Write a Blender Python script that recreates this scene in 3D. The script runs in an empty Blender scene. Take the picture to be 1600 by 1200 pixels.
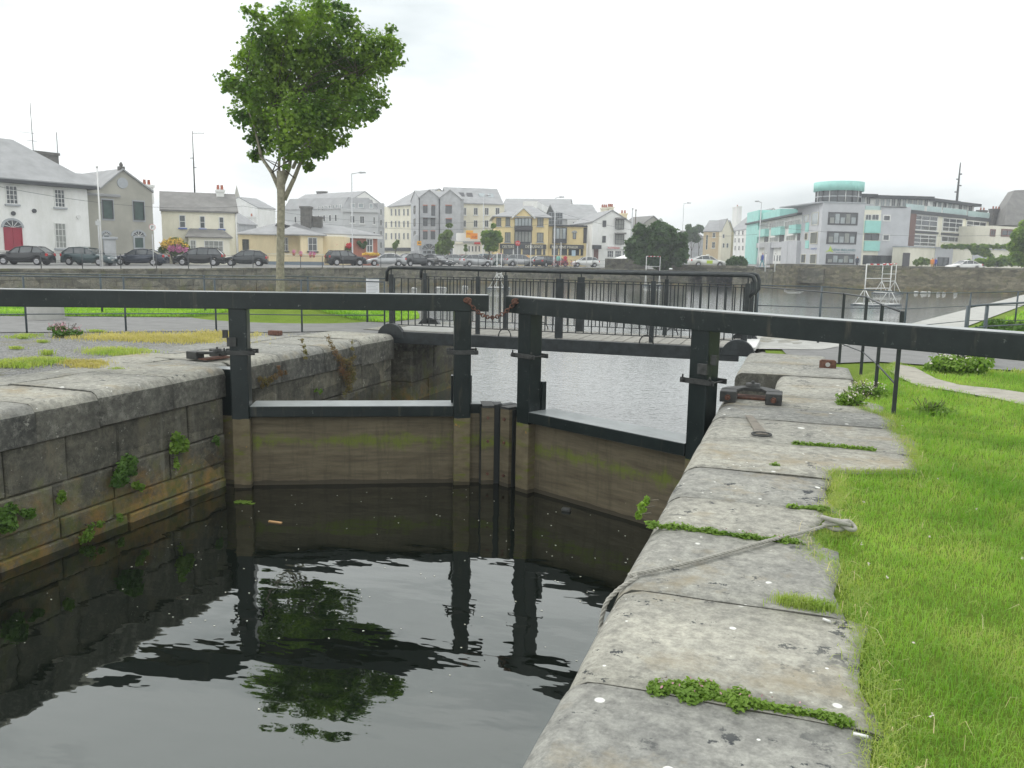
import bpy, bmesh, math, random
from math import sin, cos, pi, radians as R_
import numpy as np
from mathutils import Vector, Matrix
random.seed(7); RNG = np.random.default_rng(7)
SC = bpy.context.scene; COL = SC.collection

# ------------------------------------------------------------------ camera, world, light
FPX, YAW, PITCH, ROLL, EYE = 1300.0, 18.7, 8.7, 1.0, 1.6
_y, _p, _r = R_(YAW), R_(PITCH), R_(ROLL)
FWD = Vector((-sin(_y)*cos(_p), cos(_y)*cos(_p), -sin(_p)))
_rt = Vector((cos(_y), sin(_y), 0)); _up = _rt.cross(FWD)
RT = _rt*cos(_r) + _up*sin(_r); UP = -_rt*sin(_r) + _up*cos(_r)
CP = Vector((0, 0, EYE)); FH = Vector((FWD.x, FWD.y, 0)).normalized()
cam_d = bpy.data.cameras.new('camera'); cam = bpy.data.objects.new('camera', cam_d); COL.objects.link(cam)
m = Matrix((RT, UP, -FWD)).transposed().to_4x4(); m.translation = CP; cam.matrix_world = m
cam_d.sensor_width = 36; cam_d.lens = FPX/1600*36; cam_d.clip_end = 3000; cam_d.clip_start = 0.05
SC.camera = cam

def ray(px, py): return FWD*FPX + RT*(px-800) - UP*(py-600)
def Z(px, py, z=0.0):
    d = ray(px, py); return CP + d*((z-EYE)/d.z)
def W(px, py, D):
    d = ray(px, py); return CP + d*(D/d.dot(FH))
def zat(p, py):
    d = ray(800, py)
    lo, hi = -5.0, 80.0
    for _ in range(50):
        mm = (lo+hi)/2; v = Vector((p[0], p[1], mm))-CP
        y = 600 - FPX*v.dot(UP)/v.dot(FWD)
        if y > py: lo = mm
        else: hi = mm
    return lo

w = bpy.data.worlds.new('World'); SC.world = w; w.use_nodes = True
nt = w.node_tree; N = nt.nodes; L = nt.links; N.clear()
out = N.new('ShaderNodeOutputWorld'); bg = N.new('ShaderNodeBackground')
sky = N.new('ShaderNodeTexSky'); sky.sky_type = 'NISHITA'; sky.sun_disc = False
SUN_EL, SUN_AZ = 52, -75
sky.sun_elevation = R_(SUN_EL); sky.sun_rotation = R_(SUN_AZ)
tc = N.new('ShaderNodeTexCoord'); mp = N.new('ShaderNodeMapping'); mp.inputs['Scale'].default_value = (1.0, 1.0, 3.6)
mp.inputs['Rotation'].default_value = (0, R_(6), 0)
ns = N.new('ShaderNodeTexNoise'); ns.inputs['Scale'].default_value = 2.1; ns.inputs['Detail'].default_value = 5; ns.inputs['Roughness'].default_value = .5
cr = N.new('ShaderNodeValToRGB'); e = cr.color_ramp.elements
e[0].position = .34; e[0].color = (4.6, 4.95, 4.95, 1); e[1].position = .56; e[1].color = (9.0, 9.15, 9.0, 1)
mx = N.new('ShaderNodeMixRGB'); mx.inputs[0].default_value = .93
L.new(tc.outputs['Generated'], mp.inputs[0]); L.new(mp.outputs[0], ns.inputs[0]); L.new(ns.outputs[0], cr.inputs[0])
L.new(sky.outputs[0], mx.inputs[1]); L.new(cr.outputs[0], mx.inputs[2]); L.new(mx.outputs[0], bg.inputs[0])
bg.inputs[1].default_value = .115; L.new(bg.outputs[0], out.inputs[0])
sun = bpy.data.lights.new('sun', 'SUN'); sun.energy = 0.8; sun.angle = R_(25); sun.color = (1, .97, .92)
so = bpy.data.objects.new('sun', sun); COL.objects.link(so)
az = R_(SUN_AZ); sd = Vector((sin(az)*cos(R_(SUN_EL)), cos(az)*cos(R_(SUN_EL)), sin(R_(SUN_EL))))
so.rotation_euler = sd.to_track_quat('Z', 'Y').to_euler()
SC.view_settings.view_transform = 'Standard'; SC.view_settings.look = 'None'; SC.view_settings.exposure = 0.7; SC.view_settings.gamma = 1
SC.render.engine = 'CYCLES'; SC.cycles.max_bounces = 8; SC.cycles.transparent_max_bounces = 8
SC.cycles.use_denoising = True; SC.cycles.volume_bounces = 0

# ------------------------------------------------------------------ materials
MATS = {}
def nm(name):
    mt = bpy.data.materials.new(name); mt.use_nodes = True
    t = mt.node_tree; return mt, t.nodes, t.links, t.nodes['Principled BSDF']
def pos(N, L, scale=(1, 1, 1), rot=(0, 0, 0)):
    g = N.new('ShaderNodeNewGeometry'); mp = N.new('ShaderNodeMapping'); mp.inputs['Scale'].default_value = scale; mp.inputs['Rotation'].default_value = rot
    L.new(g.outputs['Position'], mp.inputs[0]); return mp.outputs[0]
def noise(N, L, vec, s, det=4, rough=.55):
    n = N.new('ShaderNodeTexNoise'); n.inputs['Scale'].default_value = s; n.inputs['Detail'].default_value = det; n.inputs['Roughness'].default_value = rough
    L.new(vec, n.inputs[0]); return n.outputs[0]
def ramp(N, L, v, a, b, ca=(0, 0, 0, 1), cb=(1, 1, 1, 1)):
    r = N.new('ShaderNodeValToRGB'); e = r.color_ramp.elements; e[0].position = a; e[1].position = b
    e[0].color = ca; e[1].color = cb; L.new(v, r.inputs[0]); return r.outputs[0]
def mixc(N, L, f, a, b, bt='MIX'):
    x = N.new('ShaderNodeMixRGB'); x.blend_type = bt
    for i, v in ((0, f), (1, a), (2, b)):
        if isinstance(v, (int, float)): x.inputs[i].default_value = v
        elif isinstance(v, (tuple, list)): x.inputs[i].default_value = (*v[:3], 1)
        else: L.new(v, x.inputs[i])
    return x.outputs[0]
def math_(N, L, op, a, b=0.0):
    x = N.new('ShaderNodeMath'); x.operation = op
    for i, v in ((0, a), (1, b)):
        if isinstance(v, (int, float)): x.inputs[i].default_value = v
        else: L.new(v, x.inputs[i])
    return x.outputs[0]
def bump(N, L, bs, h, st, dist=.02):
    b = N.new('ShaderNodeBump'); b.inputs['Strength'].default_value = st; b.inputs['Distance'].default_value = dist
    L.new(h, b.inputs['Height']); L.new(b.outputs[0], bs.inputs['Normal'])
def mat(name, c, rough=.7, var=.12, scale=1.5, metal=0, spec=.5, bmp=0, bscale=20):
    if name in MATS: return MATS[name]
    mt, N, L, b = nm(name); v = pos(N, L); n = noise(N, L, v, scale, 5, .6)
    lo = tuple(x*(1-var) for x in c); hi = tuple(min(1, x*(1+var)) for x in c)
    cc = ramp(N, L, n, .3, .7, (*lo, 1), (*hi, 1))
    if scale == .4: cc = mixc(N, L, 1, cc, ramp(N, L, noise(N, L, pos(N, L, (1, 1, .35)), .5, 7, .8), .35, .62, (.86, .86, .83, 1), (1.03, 1.03, 1.03, 1)), 'MULTIPLY')
    L.new(cc, b.inputs['Base Color'])
    b.inputs['Roughness'].default_value = rough; b.inputs['Metallic'].default_value = metal; b.inputs['Specular IOR Level'].default_value = spec
    if bmp: bump(N, L, b, noise(N, L, v, bscale, 4), bmp)
    MATS[name] = mt; return mt

def stone_mat(name, light, dark, mode):
    mt, N, L, b = nm(name); v = pos(N, L)
    oi = N.new('ShaderNodeObjectInfo'); va = N.new('ShaderNodeVectorMath'); va.operation = 'ADD'; L.new(v, va.inputs[0])
    cx = N.new('ShaderNodeCombineXYZ'); L.new(math_(N, L, 'MULTIPLY', oi.outputs['Random'], 37.0), cx.inputs[0]); L.new(cx.outputs[0], va.inputs[1]); v = va.outputs[0]
    n1 = noise(N, L, v, 2.2, 6, .65); n2 = noise(N, L, v, 14, 6, .7); n3 = noise(N, L, v, 60, 4, .7)
    c = ramp(N, L, n1, .3, .7, (*dark, 1), (*light, 1))
    c = mixc(N, L, .75, c, ramp(N, L, n2, .34, .62, (.48, .48, .48, 1), (1.15, 1.15, 1.12, 1)), 'MULTIPLY')
    c = mixc(N, L, .6, c, ramp(N, L, n3, .3, .7, (.65, .65, .65, 1), (1.2, 1.2, 1.2, 1)), 'MULTIPLY')
    if mode in ('top', 'crust'):
        c = mixc(N, L, 1, c, ramp(N, L, oi.outputs['Random'], 0, 1, (.82, .83, .85, 1), (1.1, 1.08, 1.03, 1)), 'MULTIPLY')
    if mode == 'top':
        c = mixc(N, L, ramp(N, L, noise(N, L, v, 1.2, 6, .7), .54, .72), c, (.3, .255, .17))          # ochre stain
        g_ = N.new('ShaderNodeNewGeometry'); sx_ = N.new('ShaderNodeSeparateXYZ'); L.new(g_.outputs['Position'], sx_.inputs[0])
        dx_ = math_(N, L, 'ABSOLUTE', math_(N, L, 'SUBTRACT', sx_.outputs[0], .2)); edge_ = math_(N, L, 'MULTIPLY', ramp(N, L, dx_, .02, .16, (1, 1, 1, 1), (0, 0, 0, 1)), .085)
        m_ = math_(N, L, 'MULTIPLY', ramp(N, L, math_(N, L, 'ADD', noise(N, L, v, 6.5, 5, .75), edge_), .6, .635), ramp(N, L, noise(N, L, v, .9, 2), .42, .58))
        c = mixc(N, L, m_, c, (.05, .055, .058))                                                  # black lichen blots
        for sc, th, dn in ((7.5, .16, .55), (19, .15, .52), (3.3, .12, .5)):
            vo = N.new('ShaderNodeTexVoronoi'); vo.inputs['Scale'].default_value = sc; L.new(v, vo.inputs[0])
            sp = ramp(N, L, vo.outputs['Distance'], th*.8, th, (1, 1, 1, 1), (0, 0, 0, 1))
            sel = N.new('ShaderNodeSeparateColor'); L.new(vo.outputs['Color'], sel.inputs[0])
            sp = math_(N, L, 'MULTIPLY', math_(N, L, 'MULTIPLY', sp, ramp(N, L, sel.outputs[0], .7, .71)), ramp(N, L, noise(N, L, v, 1.6+sc*.1, 3), .54, .56))
            c = mixc(N, L, sp, c, (.78, .78, .74))
    if mode in ('face', 'pier'):
        st = pos(N, L, (1, 1, .35)); ns_ = noise(N, L, st, 3.2, 6, .7)
        c = mixc(N, L, ramp(N, L, ns_, .54, .7), c, (.17, .155, .115) if mode == 'face' else (.17, .15, .1))
        wv = noise(N, L, pos(N, L, (1, 1, .08)), 5.5, 4, .6)
        c = mixc(N, L, math_(N, L, 'MULTIPLY', ramp(N, L, wv, .62, .72), .5), c, (.3, .3, .26))       # lime runs
        c = mixc(N, L, math_(N, L, 'MULTIPLY', ramp(N, L, noise(N, L, v, 11, 6, .85), .5, .64), .55), c, (.27, .26, .21))
        c = mixc(N, L, ramp(N, L, noise(N, L, v, 22, 5, .85), .56, .68), c, (.03, .032, .028))
        c = mixc(N, L, ramp(N, L, noise(N, L, v, 5, 5, .8), .62, .66), c, (.27, .265, .235))          # lichen patches
        c = mixc(N, L, ramp(N, L, noise(N, L, v, 24, 3, .8), .68, .71), c, (.42, .42, .38))
        g = N.new('ShaderNodeNewGeometry'); s = N.new('ShaderNodeSeparateXYZ'); L.new(g.outputs['Position'], s.inputs[0])
        low = math_(N, L, 'ADD', math_(N, L, 'MULTIPLY', s.outputs[2], -1.25), math_(N, L, 'MULTIPLY', noise(N, L, v, 2.6, 5, .7), 1.6))
        lowm = ramp(N, L, low, 1.0, 2.6)
        lowm = math_(N, L, 'MULTIPLY', math_(N, L, 'SUBTRACT', low, 2.0), 1.5)
        cl = N.new('ShaderNodeClamp'); L.new(lowm, cl.inputs[0])
        moss = mixc(N, L, ramp(N, L, noise(N, L, v, 3.3, 4, .7), .42, .6), (.1, .12, .022), (.27, .165, .045))
        c = mixc(N, L, math_(N, L, 'MULTIPLY', math_(N, L, 'MULTIPLY', cl.outputs[0], .85), ramp(N, L, noise(N, L, v, 4.5, 6, .8), .4, .55, (.15, .15, .15, 1), (1, 1, 1, 1))), c, moss)
    if mode == 'crust':
        c = mixc(N, L, math_(N, L, 'MULTIPLY', ramp(N, L, noise(N, L, v, 13, 6, .85), .5, .62), .75), c, (.27, .265, .23))
        c = mixc(N, L, ramp(N, L, noise(N, L, v, 26, 5, .85), .56, .66), c, (.025, .028, .026))
        c = mixc(N, L, ramp(N, L, noise(N, L, v, 3.1, 5, .8), .64, .67), c, (.3, .3, .26))
    if mode in ('face', 'pier'):
        vo = N.new('ShaderNodeTexVoronoi'); vo.inputs['Scale'].default_value = 1.3 if mode == 'pier' else 1.1; L.new(pos(N, L, (1, 1, 2.6)), vo.inputs[0]); sel = N.new('ShaderNodeSeparateColor'); L.new(vo.outputs['Color'], sel.inputs[0])
        c = mixc(N, L, 1, c, ramp(N, L, sel.outputs[0], 0, 1, (.62, .62, .6, 1), (1.3, 1.27, 1.2, 1)), 'MULTIPLY')
        v2 = N.new('ShaderNodeTexVoronoi'); v2.feature = 'DISTANCE_TO_EDGE'; v2.inputs['Scale'].default_value = 1.3; L.new(pos(N, L, (1, 1, 2.6)), v2.inputs[0])
        if mode == 'pier': c = mixc(N, L, ramp(N, L, v2.outputs['Distance'], .01, .05, (.35, .35, .35, 1), (0, 0, 0, 1)), c, (.05, .05, .04))
        c = mixc(N, L, math_(N, L, 'MULTIPLY', ramp(N, L, noise(N, L, v, 1.1, 5, .75), .55, .65), .6), c, (.12, .13, .045))
    L.new(c, b.inputs['Base Color']); b.inputs['Roughness'].default_value = .88; b.inputs['Specular IOR Level'].default_value = .3
    h = math_(N, L, 'ADD', math_(N, L, 'MULTIPLY', n2, .7), math_(N, L, 'MULTIPLY', n3, .4)); bump(N, L, b, h, .55, .02)
    MATS[name] = mt; return mt
M_TOP = stone_mat('coping_top_stone', (.42, .415, .375), (.29, .29, .27), 'top')
M_CRUST = stone_mat('coping_face_crust', (.15, .148, .13), (.062, .064, .06), 'crust')
M_SIDE = stone_mat('coping_end_stone', (.17, .165, .14), (.09, .09, .08), 'crust')
M_FACE = stone_mat('wall_stone', (.165, .158, .13), (.068, .07, .062), 'face')
M_PIER = stone_mat('pier_stone', (.29, .28, .235), (.12, .118, .1), 'pier')
M_QUAY = stone_mat('quay_stone', (.34, .31, .23), (.17, .155, .11), 'pier')

def gate_mat(name):
    mt, N, L, b = nm(name); v = pos(N, L); g = N.new('ShaderNodeNewGeometry'); s = N.new('ShaderNodeSeparateXYZ'); L.new(g.outputs['Position'], s.inputs[0])
    edge = math_(N, L, 'ADD', s.outputs[2], math_(N, L, 'MULTIPLY', noise(N, L, v, 9, 3), .03))
    f = N.new('ShaderNodeMath'); f.operation = 'GREATER_THAN'; L.new(edge, f.inputs[0]); f.inputs[1].default_value = -.665
    pc = ramp(N, L, noise(N, L, v, 3.5, 6, .7), .35, .75, (.006, .012, .012, 1), (.017, .025, .025, 1))
    pc = mixc(N, L, ramp(N, L, noise(N, L, v, 11, 6, .85), .62, .7), pc, (.16, .175, .165))
    pc = mixc(N, L, math_(N, L, 'MULTIPLY', ramp(N, L, noise(N, L, pos(N, L, (1, 1, .15)), 7, 4, .7), .58, .7), .45), pc, (.09, .08, .06))
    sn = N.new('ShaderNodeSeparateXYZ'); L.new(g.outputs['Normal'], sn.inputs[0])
    top_sheen = math_(N, L, 'MULTIPLY', ramp(N, L, sn.outputs[2], .75, .95), ramp(N, L, noise(N, L, v, 3, 5, .7), .2, .6, (.55, .55, .55, 1), (1, 1, 1, 1)))
    pc = mixc(N, L, top_sheen, pc, (.3, .325, .325))  # glossy sky sheen of the upward faces, painted in as a pale colour
    mud = ramp(N, L, noise(N, L, pos(N, L, (1, 1, 2.2)), 4, 6, .7), .3, .7, (.095, .08, .045, 1), (.2, .165, .1, 1))
    mud = mixc(N, L, ramp(N, L, noise(N, L, pos(N, L, (1, 1, 3)), 2.6, 5, .7), .54, .66), mud, (.13, .15, .025))
    mud = mixc(N, L, ramp(N, L, noise(N, L, v, 8, 3, .7), .69, .71), mud, (.35, .2, .04))
    wet = ramp(N, L, math_(N, L, 'ADD', s.outputs[2], math_(N, L, 'MULTIPLY', noise(N, L, v, 5, 2), .06)), 0, 1)
    wt = N.new('ShaderNodeMath'); wt.operation = 'LESS_THAN'; wt.inputs[1].default_value = -1.58; L.new(math_(N, L, 'ADD', s.outputs[2], math_(N, L, 'MULTIPLY', noise(N, L, v, 4, 2), .06)), wt.inputs[0])
    mud = mixc(N, L, math_(N, L, 'MULTIPLY', wt.outputs[0], .75), mud, (.03, .025, .014))
    L.new(mixc(N, L, f.outputs[0], mud, pc), b.inputs['Base Color'])
    rr = math_(N, L, 'SUBTRACT', .8, math_(N, L, 'MULTIPLY', f.outputs[0], .5)); L.new(rr, b.inputs['Roughness']); b.inputs['Specular IOR Level'].default_value = .35
    bump(N, L, b, noise(N, L, pos(N, L, (1, 1, .6)), 18, 5), .12, .006)
    MATS[name] = mt; return mt
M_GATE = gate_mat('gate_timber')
def panel_mat():
    mt, N, L, b = nm('gate_panel_planks'); v = pos(N, L)
    c = ramp(N, L, noise(N, L, pos(N, L, (.5, .5, 5)), 3, 6, .7), .3, .7, (.075, .06, .035, 1), (.175, .145, .09, 1))
    g = N.new('ShaderNodeNewGeometry'); s = N.new('ShaderNodeSeparateXYZ'); L.new(g.outputs['Position'], s.inputs[0])
    band = math_(N, L, 'ABSOLUTE', math_(N, L, 'ADD', s.outputs[2], 1.03)); band = ramp(N, L, math_(N, L, 'ADD', band, math_(N, L, 'MULTIPLY', noise(N, L, v, 3.4, 6, .85), .8)), .36, .5, (1, 1, 1, 1), (0, 0, 0, 1))
    c = mixc(N, L, band, c, (.13, .16, .02))
    c = mixc(N, L, math_(N, L, 'MULTIPLY', ramp(N, L, noise(N, L, pos(N, L, (1, 1, .12)), 6, 5, .75), .52, .68), .5), c, (.05, .045, .025))
    c = mixc(N, L, ramp(N, L, noise(N, L, v, 14, 5, .9), .66, .72), c, (.36, .33, .22))
    wt = N.new('ShaderNodeMath'); wt.operation = 'LESS_THAN'; wt.inputs[1].default_value = -1.57; L.new(math_(N, L, 'ADD', s.outputs[2], math_(N, L, 'MULTIPLY', noise(N, L, v, 3, 2), .06)), wt.inputs[0])
    c = mixc(N, L, math_(N, L, 'MULTIPLY', wt.outputs[0], .7), c, (.03, .025, .014))
    L.new(c, b.inputs['Base Color']); b.inputs['Roughness'].default_value = .75; bump(N, L, b, noise(N, L, pos(N, L, (.4, .4, 6)), 9, 5), .3, .01); return mt
M_PANEL = panel_mat()
M_BLACK = mat('black_paint', (.022, .028, .03), .42, .5, 9, bmp=.15)
M_IRON = mat('weathered_iron', (.05, .052, .05), .6, .4, 14, .3, bmp=.3)
M_RUST = mat('rust', (.13, .062, .042), .85, .5, 22, bmp=.6, bscale=60)
M_GREY = mat('grey_rail_paint', (.055, .075, .085), .45, .3, 6)
M_RUBBER = mat('rubber', (.015, .02, .02), .55, .2)
def grass_ground():
    mt, N, L, b = nm('grass_ground'); v = pos(N, L)
    c = ramp(N, L, noise(N, L, v, 1.1, 6, .7), .3, .7, (.15, .24, .03, 1), (.25, .35, .06, 1))
    c = mixc(N, L, .6, c, ramp(N, L, noise(N, L, v, 30, 5, .7), .3, .7, (.55, .6, .5, 1), (1.25, 1.2, 1.1, 1)), 'MULTIPLY')
    L.new(c, b.inputs['Base Color']); b.inputs['Roughness'].default_value = 1; b.inputs['Specular IOR Level'].default_value = .1
    bump(N, L, b, noise(N, L, v, 25, 5, .8), 1, .05); return mt
M_GG = grass_ground()
def gravel():
    mt, N, L, b = nm('gravel'); v = pos(N, L); vo = N.new('ShaderNodeTexVoronoi'); vo.inputs['Scale'].default_value = 42; L.new(v, vo.inputs[0])
    s = N.new('ShaderNodeSeparateColor'); L.new(vo.outputs['Color'], s.inputs[0])
    c = ramp(N, L, s.outputs[0], 0, 1, (.12, .12, .115, 1), (.34, .34, .33, 1))
    c = mixc(N, L, ramp(N, L, noise(N, L, v, .9, 6, .75), .52, .66), c, (.2, .19, .11))
    c = mixc(N, L, ramp(N, L, noise(N, L, v, 1.7, 6, .8), .62, .7), c, (.13, .17, .05))
    L.new(c, b.inputs['Base Color']); b.inputs['Roughness'].default_value = .95; bump(N, L, b, vo.outputs['Distance'], .8, .03); return mt
M_GRAVEL = gravel()
M_ASPH = mat('asphalt_path', (.2, .2, .195), .9, .16, 2.5, bmp=.3, bscale=90)
M_ASPH2 = mat('road_asphalt', (.22, .22, .215), .9, .12, .4)
M_CONC = mat('pale_concrete', (.4, .4, .375), .9, .14, 3, bmp=.25, bscale=50)
M_DIRT = mat('worn_dirt', (.36, .34, .29), .95, .2, 5, bmp=.5, bscale=50)

def water(name, col, ior, bumps, rough=.015):
    mt, N, L, b = nm(name); b.inputs['Base Color'].default_value = (*col, 1)
    b.inputs['Roughness'].default_value = rough; b.inputs['IOR'].default_value = ior; b.inputs['Specular IOR Level'].default_value = .5; b.inputs['Specular Tint'].default_value = (.93, 1, .96, 1)
    h = None
    for sc, stx, amp in bumps:
        x = math_(N, L, 'MULTIPLY', noise(N, L, pos(N, L, stx, (0, 0, R_(-18.7))), sc, 2, .5), amp)
        h = x if h is None else math_(N, L, 'ADD', h, x)
    bump(N, L, b, h, 1.0, 1.0); return mt
M_LOCKW = water('dark_lock_water', (.003, .005, .003), 2.15, ((.75, (1, 1.7, 1), .015), (2.6, (1, 2.0, 1), .0022)))
M_BASINW = water('grey_basin_water', (.075, .083, .082), 1.85, ((9, (1, 1.7, 1), .0065), (3, (1, 2, 1), .008)))

def leafmat(name, a, b_, trans=.35):
    mt, N, L, b = nm(name); v = pos(N, L)
    c = ramp(N, L, noise(N, L, v, 1.1, 5, .7), .36, .66, (*a, 1), (*b_, 1)); L.new(c, b.inputs['Base Color'])
    b.inputs['Roughness'].default_value = .55; b.inputs['Specular IOR Level'].default_value = .25
    t = N.new('ShaderNodeBsdfTranslucent'); L.new(mixc(N, L, 1, c, (1.3, 1.5, .5), 'MULTIPLY'), t.inputs[0])
    ms = N.new('ShaderNodeMixShader'); ms.inputs[0].default_value = trans; L.new(b.outputs[0], ms.inputs[1]); L.new(t.outputs[0], ms.inputs[2])
    L.new(ms.outputs[0], N['Material Output'].inputs[0]); return mt
M_GRASS = leafmat('grass_blades', (.17, .33, .045), (.4, .56, .13), .5)
M_GRASSD = leafmat('dry_grass', (.45, .38, .15), (.62, .52, .25), .35)
M_GRASSM = leafmat('mixed_grass', (.26, .37, .08), (.5, .5, .2), .45)
M_LEAF = leafmat('maple_leaves', (.065, .14, .028), (.26, .36, .06), .5)
M_LEAF2 = leafmat('dark_leaves', (.03, .075, .02), (.075, .14, .035), .3)
M_LEAF3 = leafmat('light_leaves', (.1, .16, .03), (.17, .24, .06), .3)
M_FERN = leafmat('wall_plant_leaves', (.05, .12, .02), (.12, .22, .04), .3)
M_CLOVER = leafmat('clover_leaves', (.12, .22, .03), (.26, .38, .07), .4)
M_RED_L = leafmat('reddish_leaves', (.2, .1, .06), (.2, .22, .07), .3)
M_BARK = mat('bark', (.27, .25, .19), .9, .35, 12, bmp=.5)
M_BARKD = mat('dark_bark', (.1, .085, .06), .9, .3, 12, bmp=.5)

# ------------------------------------------------------------------ mesh helpers
class MB:
    def __init__(s): s.v = []; s.f = []; s.mi = []; s.sm = []
    def add(s, vs, fs, mi=0, smooth=False):
        o = len(s.v); s.v += [tuple(x) for x in vs]; s.f += [tuple(i+o for i in f) for f in fs]; s.mi += [mi]*len(fs); s.sm += [smooth]*len(fs); return s
    def box(s, a, b, T=None, mi=0):
        vs = [(x, y, z) for x in (a[0], b[0]) for y in (a[1], b[1]) for z in (a[2], b[2])]
        if T: vs = [T(*q) for q in vs]
        return s.add(vs, [(0, 1, 3, 2), (4, 6, 7, 5), (0, 4, 5, 1), (2, 3, 7, 6), (0, 2, 6, 4), (1, 5, 7, 3)], mi)
    def tube(s, pts, r, n=8, T=None, mi=0, caps=True):
        pts = [Vector(p) for p in pts]; rs = r if isinstance(r, (list, tuple)) else [r]*len(pts)
        vs = []; fs = []; prev = None
        for i, p in enumerate(pts):
            d = (pts[min(i+1, len(pts)-1)]-pts[max(i-1, 0)])
            d = d.normalized() if d.length > 1e-9 else Vector((0, 0, 1))
            if prev is None: a = d.orthogonal().normalized()
            else:
                a = prev - d*prev.dot(d); a = a.normalized() if a.length > 1e-6 else d.orthogonal().normalized()
            prev = a; b = d.cross(a)
            for k in range(n):
                t = 2*pi*k/n; vs.append(p+(a*cos(t)+b*sin(t))*rs[i])
        for i in range(len(pts)-1):
            for k in range(n):
                fs.append((i*n+k, i*n+(k+1) % n, (i+1)*n+(k+1) % n, (i+1)*n+k))
        if T: vs = [T(*q) for q in vs]
        o = len(s.v); s.add(vs, fs, mi, True)
        if caps: s.f += [tuple(o+k for k in reversed(range(n))), tuple(o+(len(pts)-1)*n+k for k in range(n))]; s.mi += [mi]*2; s.sm += [False]*2
        return s
    def prism(s, poly, h0, h1, T=None, mi=0, ax=2):
        # poly list of 2D, extruded along ax between h0,h1
        def mk(p, h):
            return (p[0], p[1], h) if ax == 2 else ((p[0], h, p[1]) if ax == 1 else (h, p[0], p[1]))
        n = len(poly); vs = [mk(p, h0) for p in poly]+[mk(p, h1) for p in poly]
        if T: vs = [T(*q) for q in vs]
        fs = [tuple(reversed(range(n))), tuple(range(n, 2*n))]+[(i, (i+1) % n, n+(i+1) % n, n+i) for i in range(n)]
        return s.add(vs, fs, mi)
    def lathe(s, prof, n=16, c=(0, 0), T=None, mi=0):
        vs = []; fs = []
        for r, z in prof:
            for k in range(n): t = 2*pi*k/n; vs.append((c[0]+r*cos(t), c[1]+r*sin(t), z))
        for i in range(len(prof)-1):
            for k in range(n): fs.append((i*n+k, i*n+(k+1) % n, (i+1)*n+(k+1) % n, (i+1)*n+k))
        if T: vs = [T(*q) for q in vs]
        return s.add(vs, fs, mi, True)
    def build(s, name, m, parent=None, bevel=0, fix=True):
        me = bpy.data.meshes.new(name); me.from_pydata(s.v, [], s.f)
        for x in (m if isinstance(m, (list, tuple)) else [m]): me.materials.append(x)
        me.polygons.foreach_set('material_index', s.mi); me.polygons.foreach_set('use_smooth', s.sm)
        if fix and len(s.f) < 60000:
            bm = bmesh.new(); bm.from_mesh(me); bmesh.ops.recalc_face_normals(bm, faces=bm.faces)
            bm.to_mesh(me); bm.free()
        me.update(); o = bpy.data.objects.new(name, me); COL.objects.link(o)
        if parent: o.parent = parent
        if bevel:
            b = o.modifiers.new('bevel', 'BEVEL'); b.width = bevel; b.segments = 2; b.limit_method = 'ANGLE'; b.angle_limit = R_(40)
        return o
def tag(o, label=None, cat=None, group=None, kind=None):
    if label: o['label'] = label
    if cat: o['category'] = cat
    if group: o['group'] = group
    if kind: o['kind'] = kind
    return o
def thing(name, label, cat, group=None):
    o = bpy.data.objects.new(name, None); COL.objects.link(o); o.empty_display_size = .2; return tag(o, label, cat, group)
def struct(name, mb, m, **k): return tag(mb.build(name, m, **k), kind='structure')
def copy_tree(o, parent=None):
    c = o.copy(); COL.objects.link(c); c.parent = parent
    for ch in list(o.children): copy_tree(ch, c)
    return c
def frame(o, ux, uy):
    ux = Vector(ux); uy = Vector(uy); o = Vector(o)
    return lambda a, b, c: o+ux*a+uy*b+Vector((0, 0, c))
def poly_sheet(name, pts, z, m):
    mb = MB(); mb.add([(p[0], p[1], z if len(p) < 3 else p[2]) for p in pts], [tuple(range(len(pts)))])
    me_o = mb.build(name, m, fix=False); bm = bmesh.new(); bm.from_mesh(me_o.data); bmesh.ops.triangulate(bm, faces=bm.faces)
    for f in bm.faces:
        if f.normal.z < 0: f.normal_flip()
    bm.to_mesh(me_o.data); bm.free(); return tag(me_o, kind='structure')

# ------------------------------------------------------------------ setting: ground and water
WL, WB = -1.66, -1.5          # lock water, basin water
XL, XR = -7.42, -0.78
MIT = Vector((-3.93, 11.12, 0)); HL = Vector((-7.31, 9.53, 0)); HR = Vector((-.84, 9.56, 0))
poly_sheet('lock_water', [(XL-.9, -8), (XR+.7, -8), (XR+.7, 9.4), (HR.x, HR.y+.07), (MIT.x, MIT.y+.08), (HL.x, HL.y+.07), (XL-.9, 9.5)], WL, M_LOCKW)
poly_sheet('basin_water', [(XL-.9, 9.52), (HL.x, HL.y+.09), (MIT.x, MIT.y+.1), (HR.x, HR.y+.09), (XR+.7, 9.42), (3, 12), (140, 60), (150, 260), (-200, 260), (-200, 12), (-9, 12)], WB, M_BASINW)
edgeR = [(XR, 19.3), (2.6, 23.6), (12.1, 53.8), (21, 82), (60, 90)]
poly_sheet('right_bank_ground', [(-.25, -8), (60, -8)]+edgeR[::-1][:]+[(XR+.35, 15.3), (-.1, 15.2)], -.035, M_GG)
eL = [Z(*p)[:2] for p in ((655, 482), (540, 470), (300, 466), (0, 479))]
poly_sheet('left_bank_ground', [(-8.6, -8), (-9.0, 15), (-8.3, 18.6)]+eL+[(-60, 2), (-60, -8)], -.03, M_GRAVEL)
lawnL = [Z(*p)[:2] for p in ((655, 497), (600, 502.5), (480, 497), (300, 494.5), (100, 493), (0, 492), (-160, 490))]
poly_sheet('left_lawn', lawnL+[(-40, 10)]+[Z(*p)[:2] for p in ((0, 479.5), (300, 466.5), (540, 470.5), (650, 482.5))], -.012, M_GG)
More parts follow.
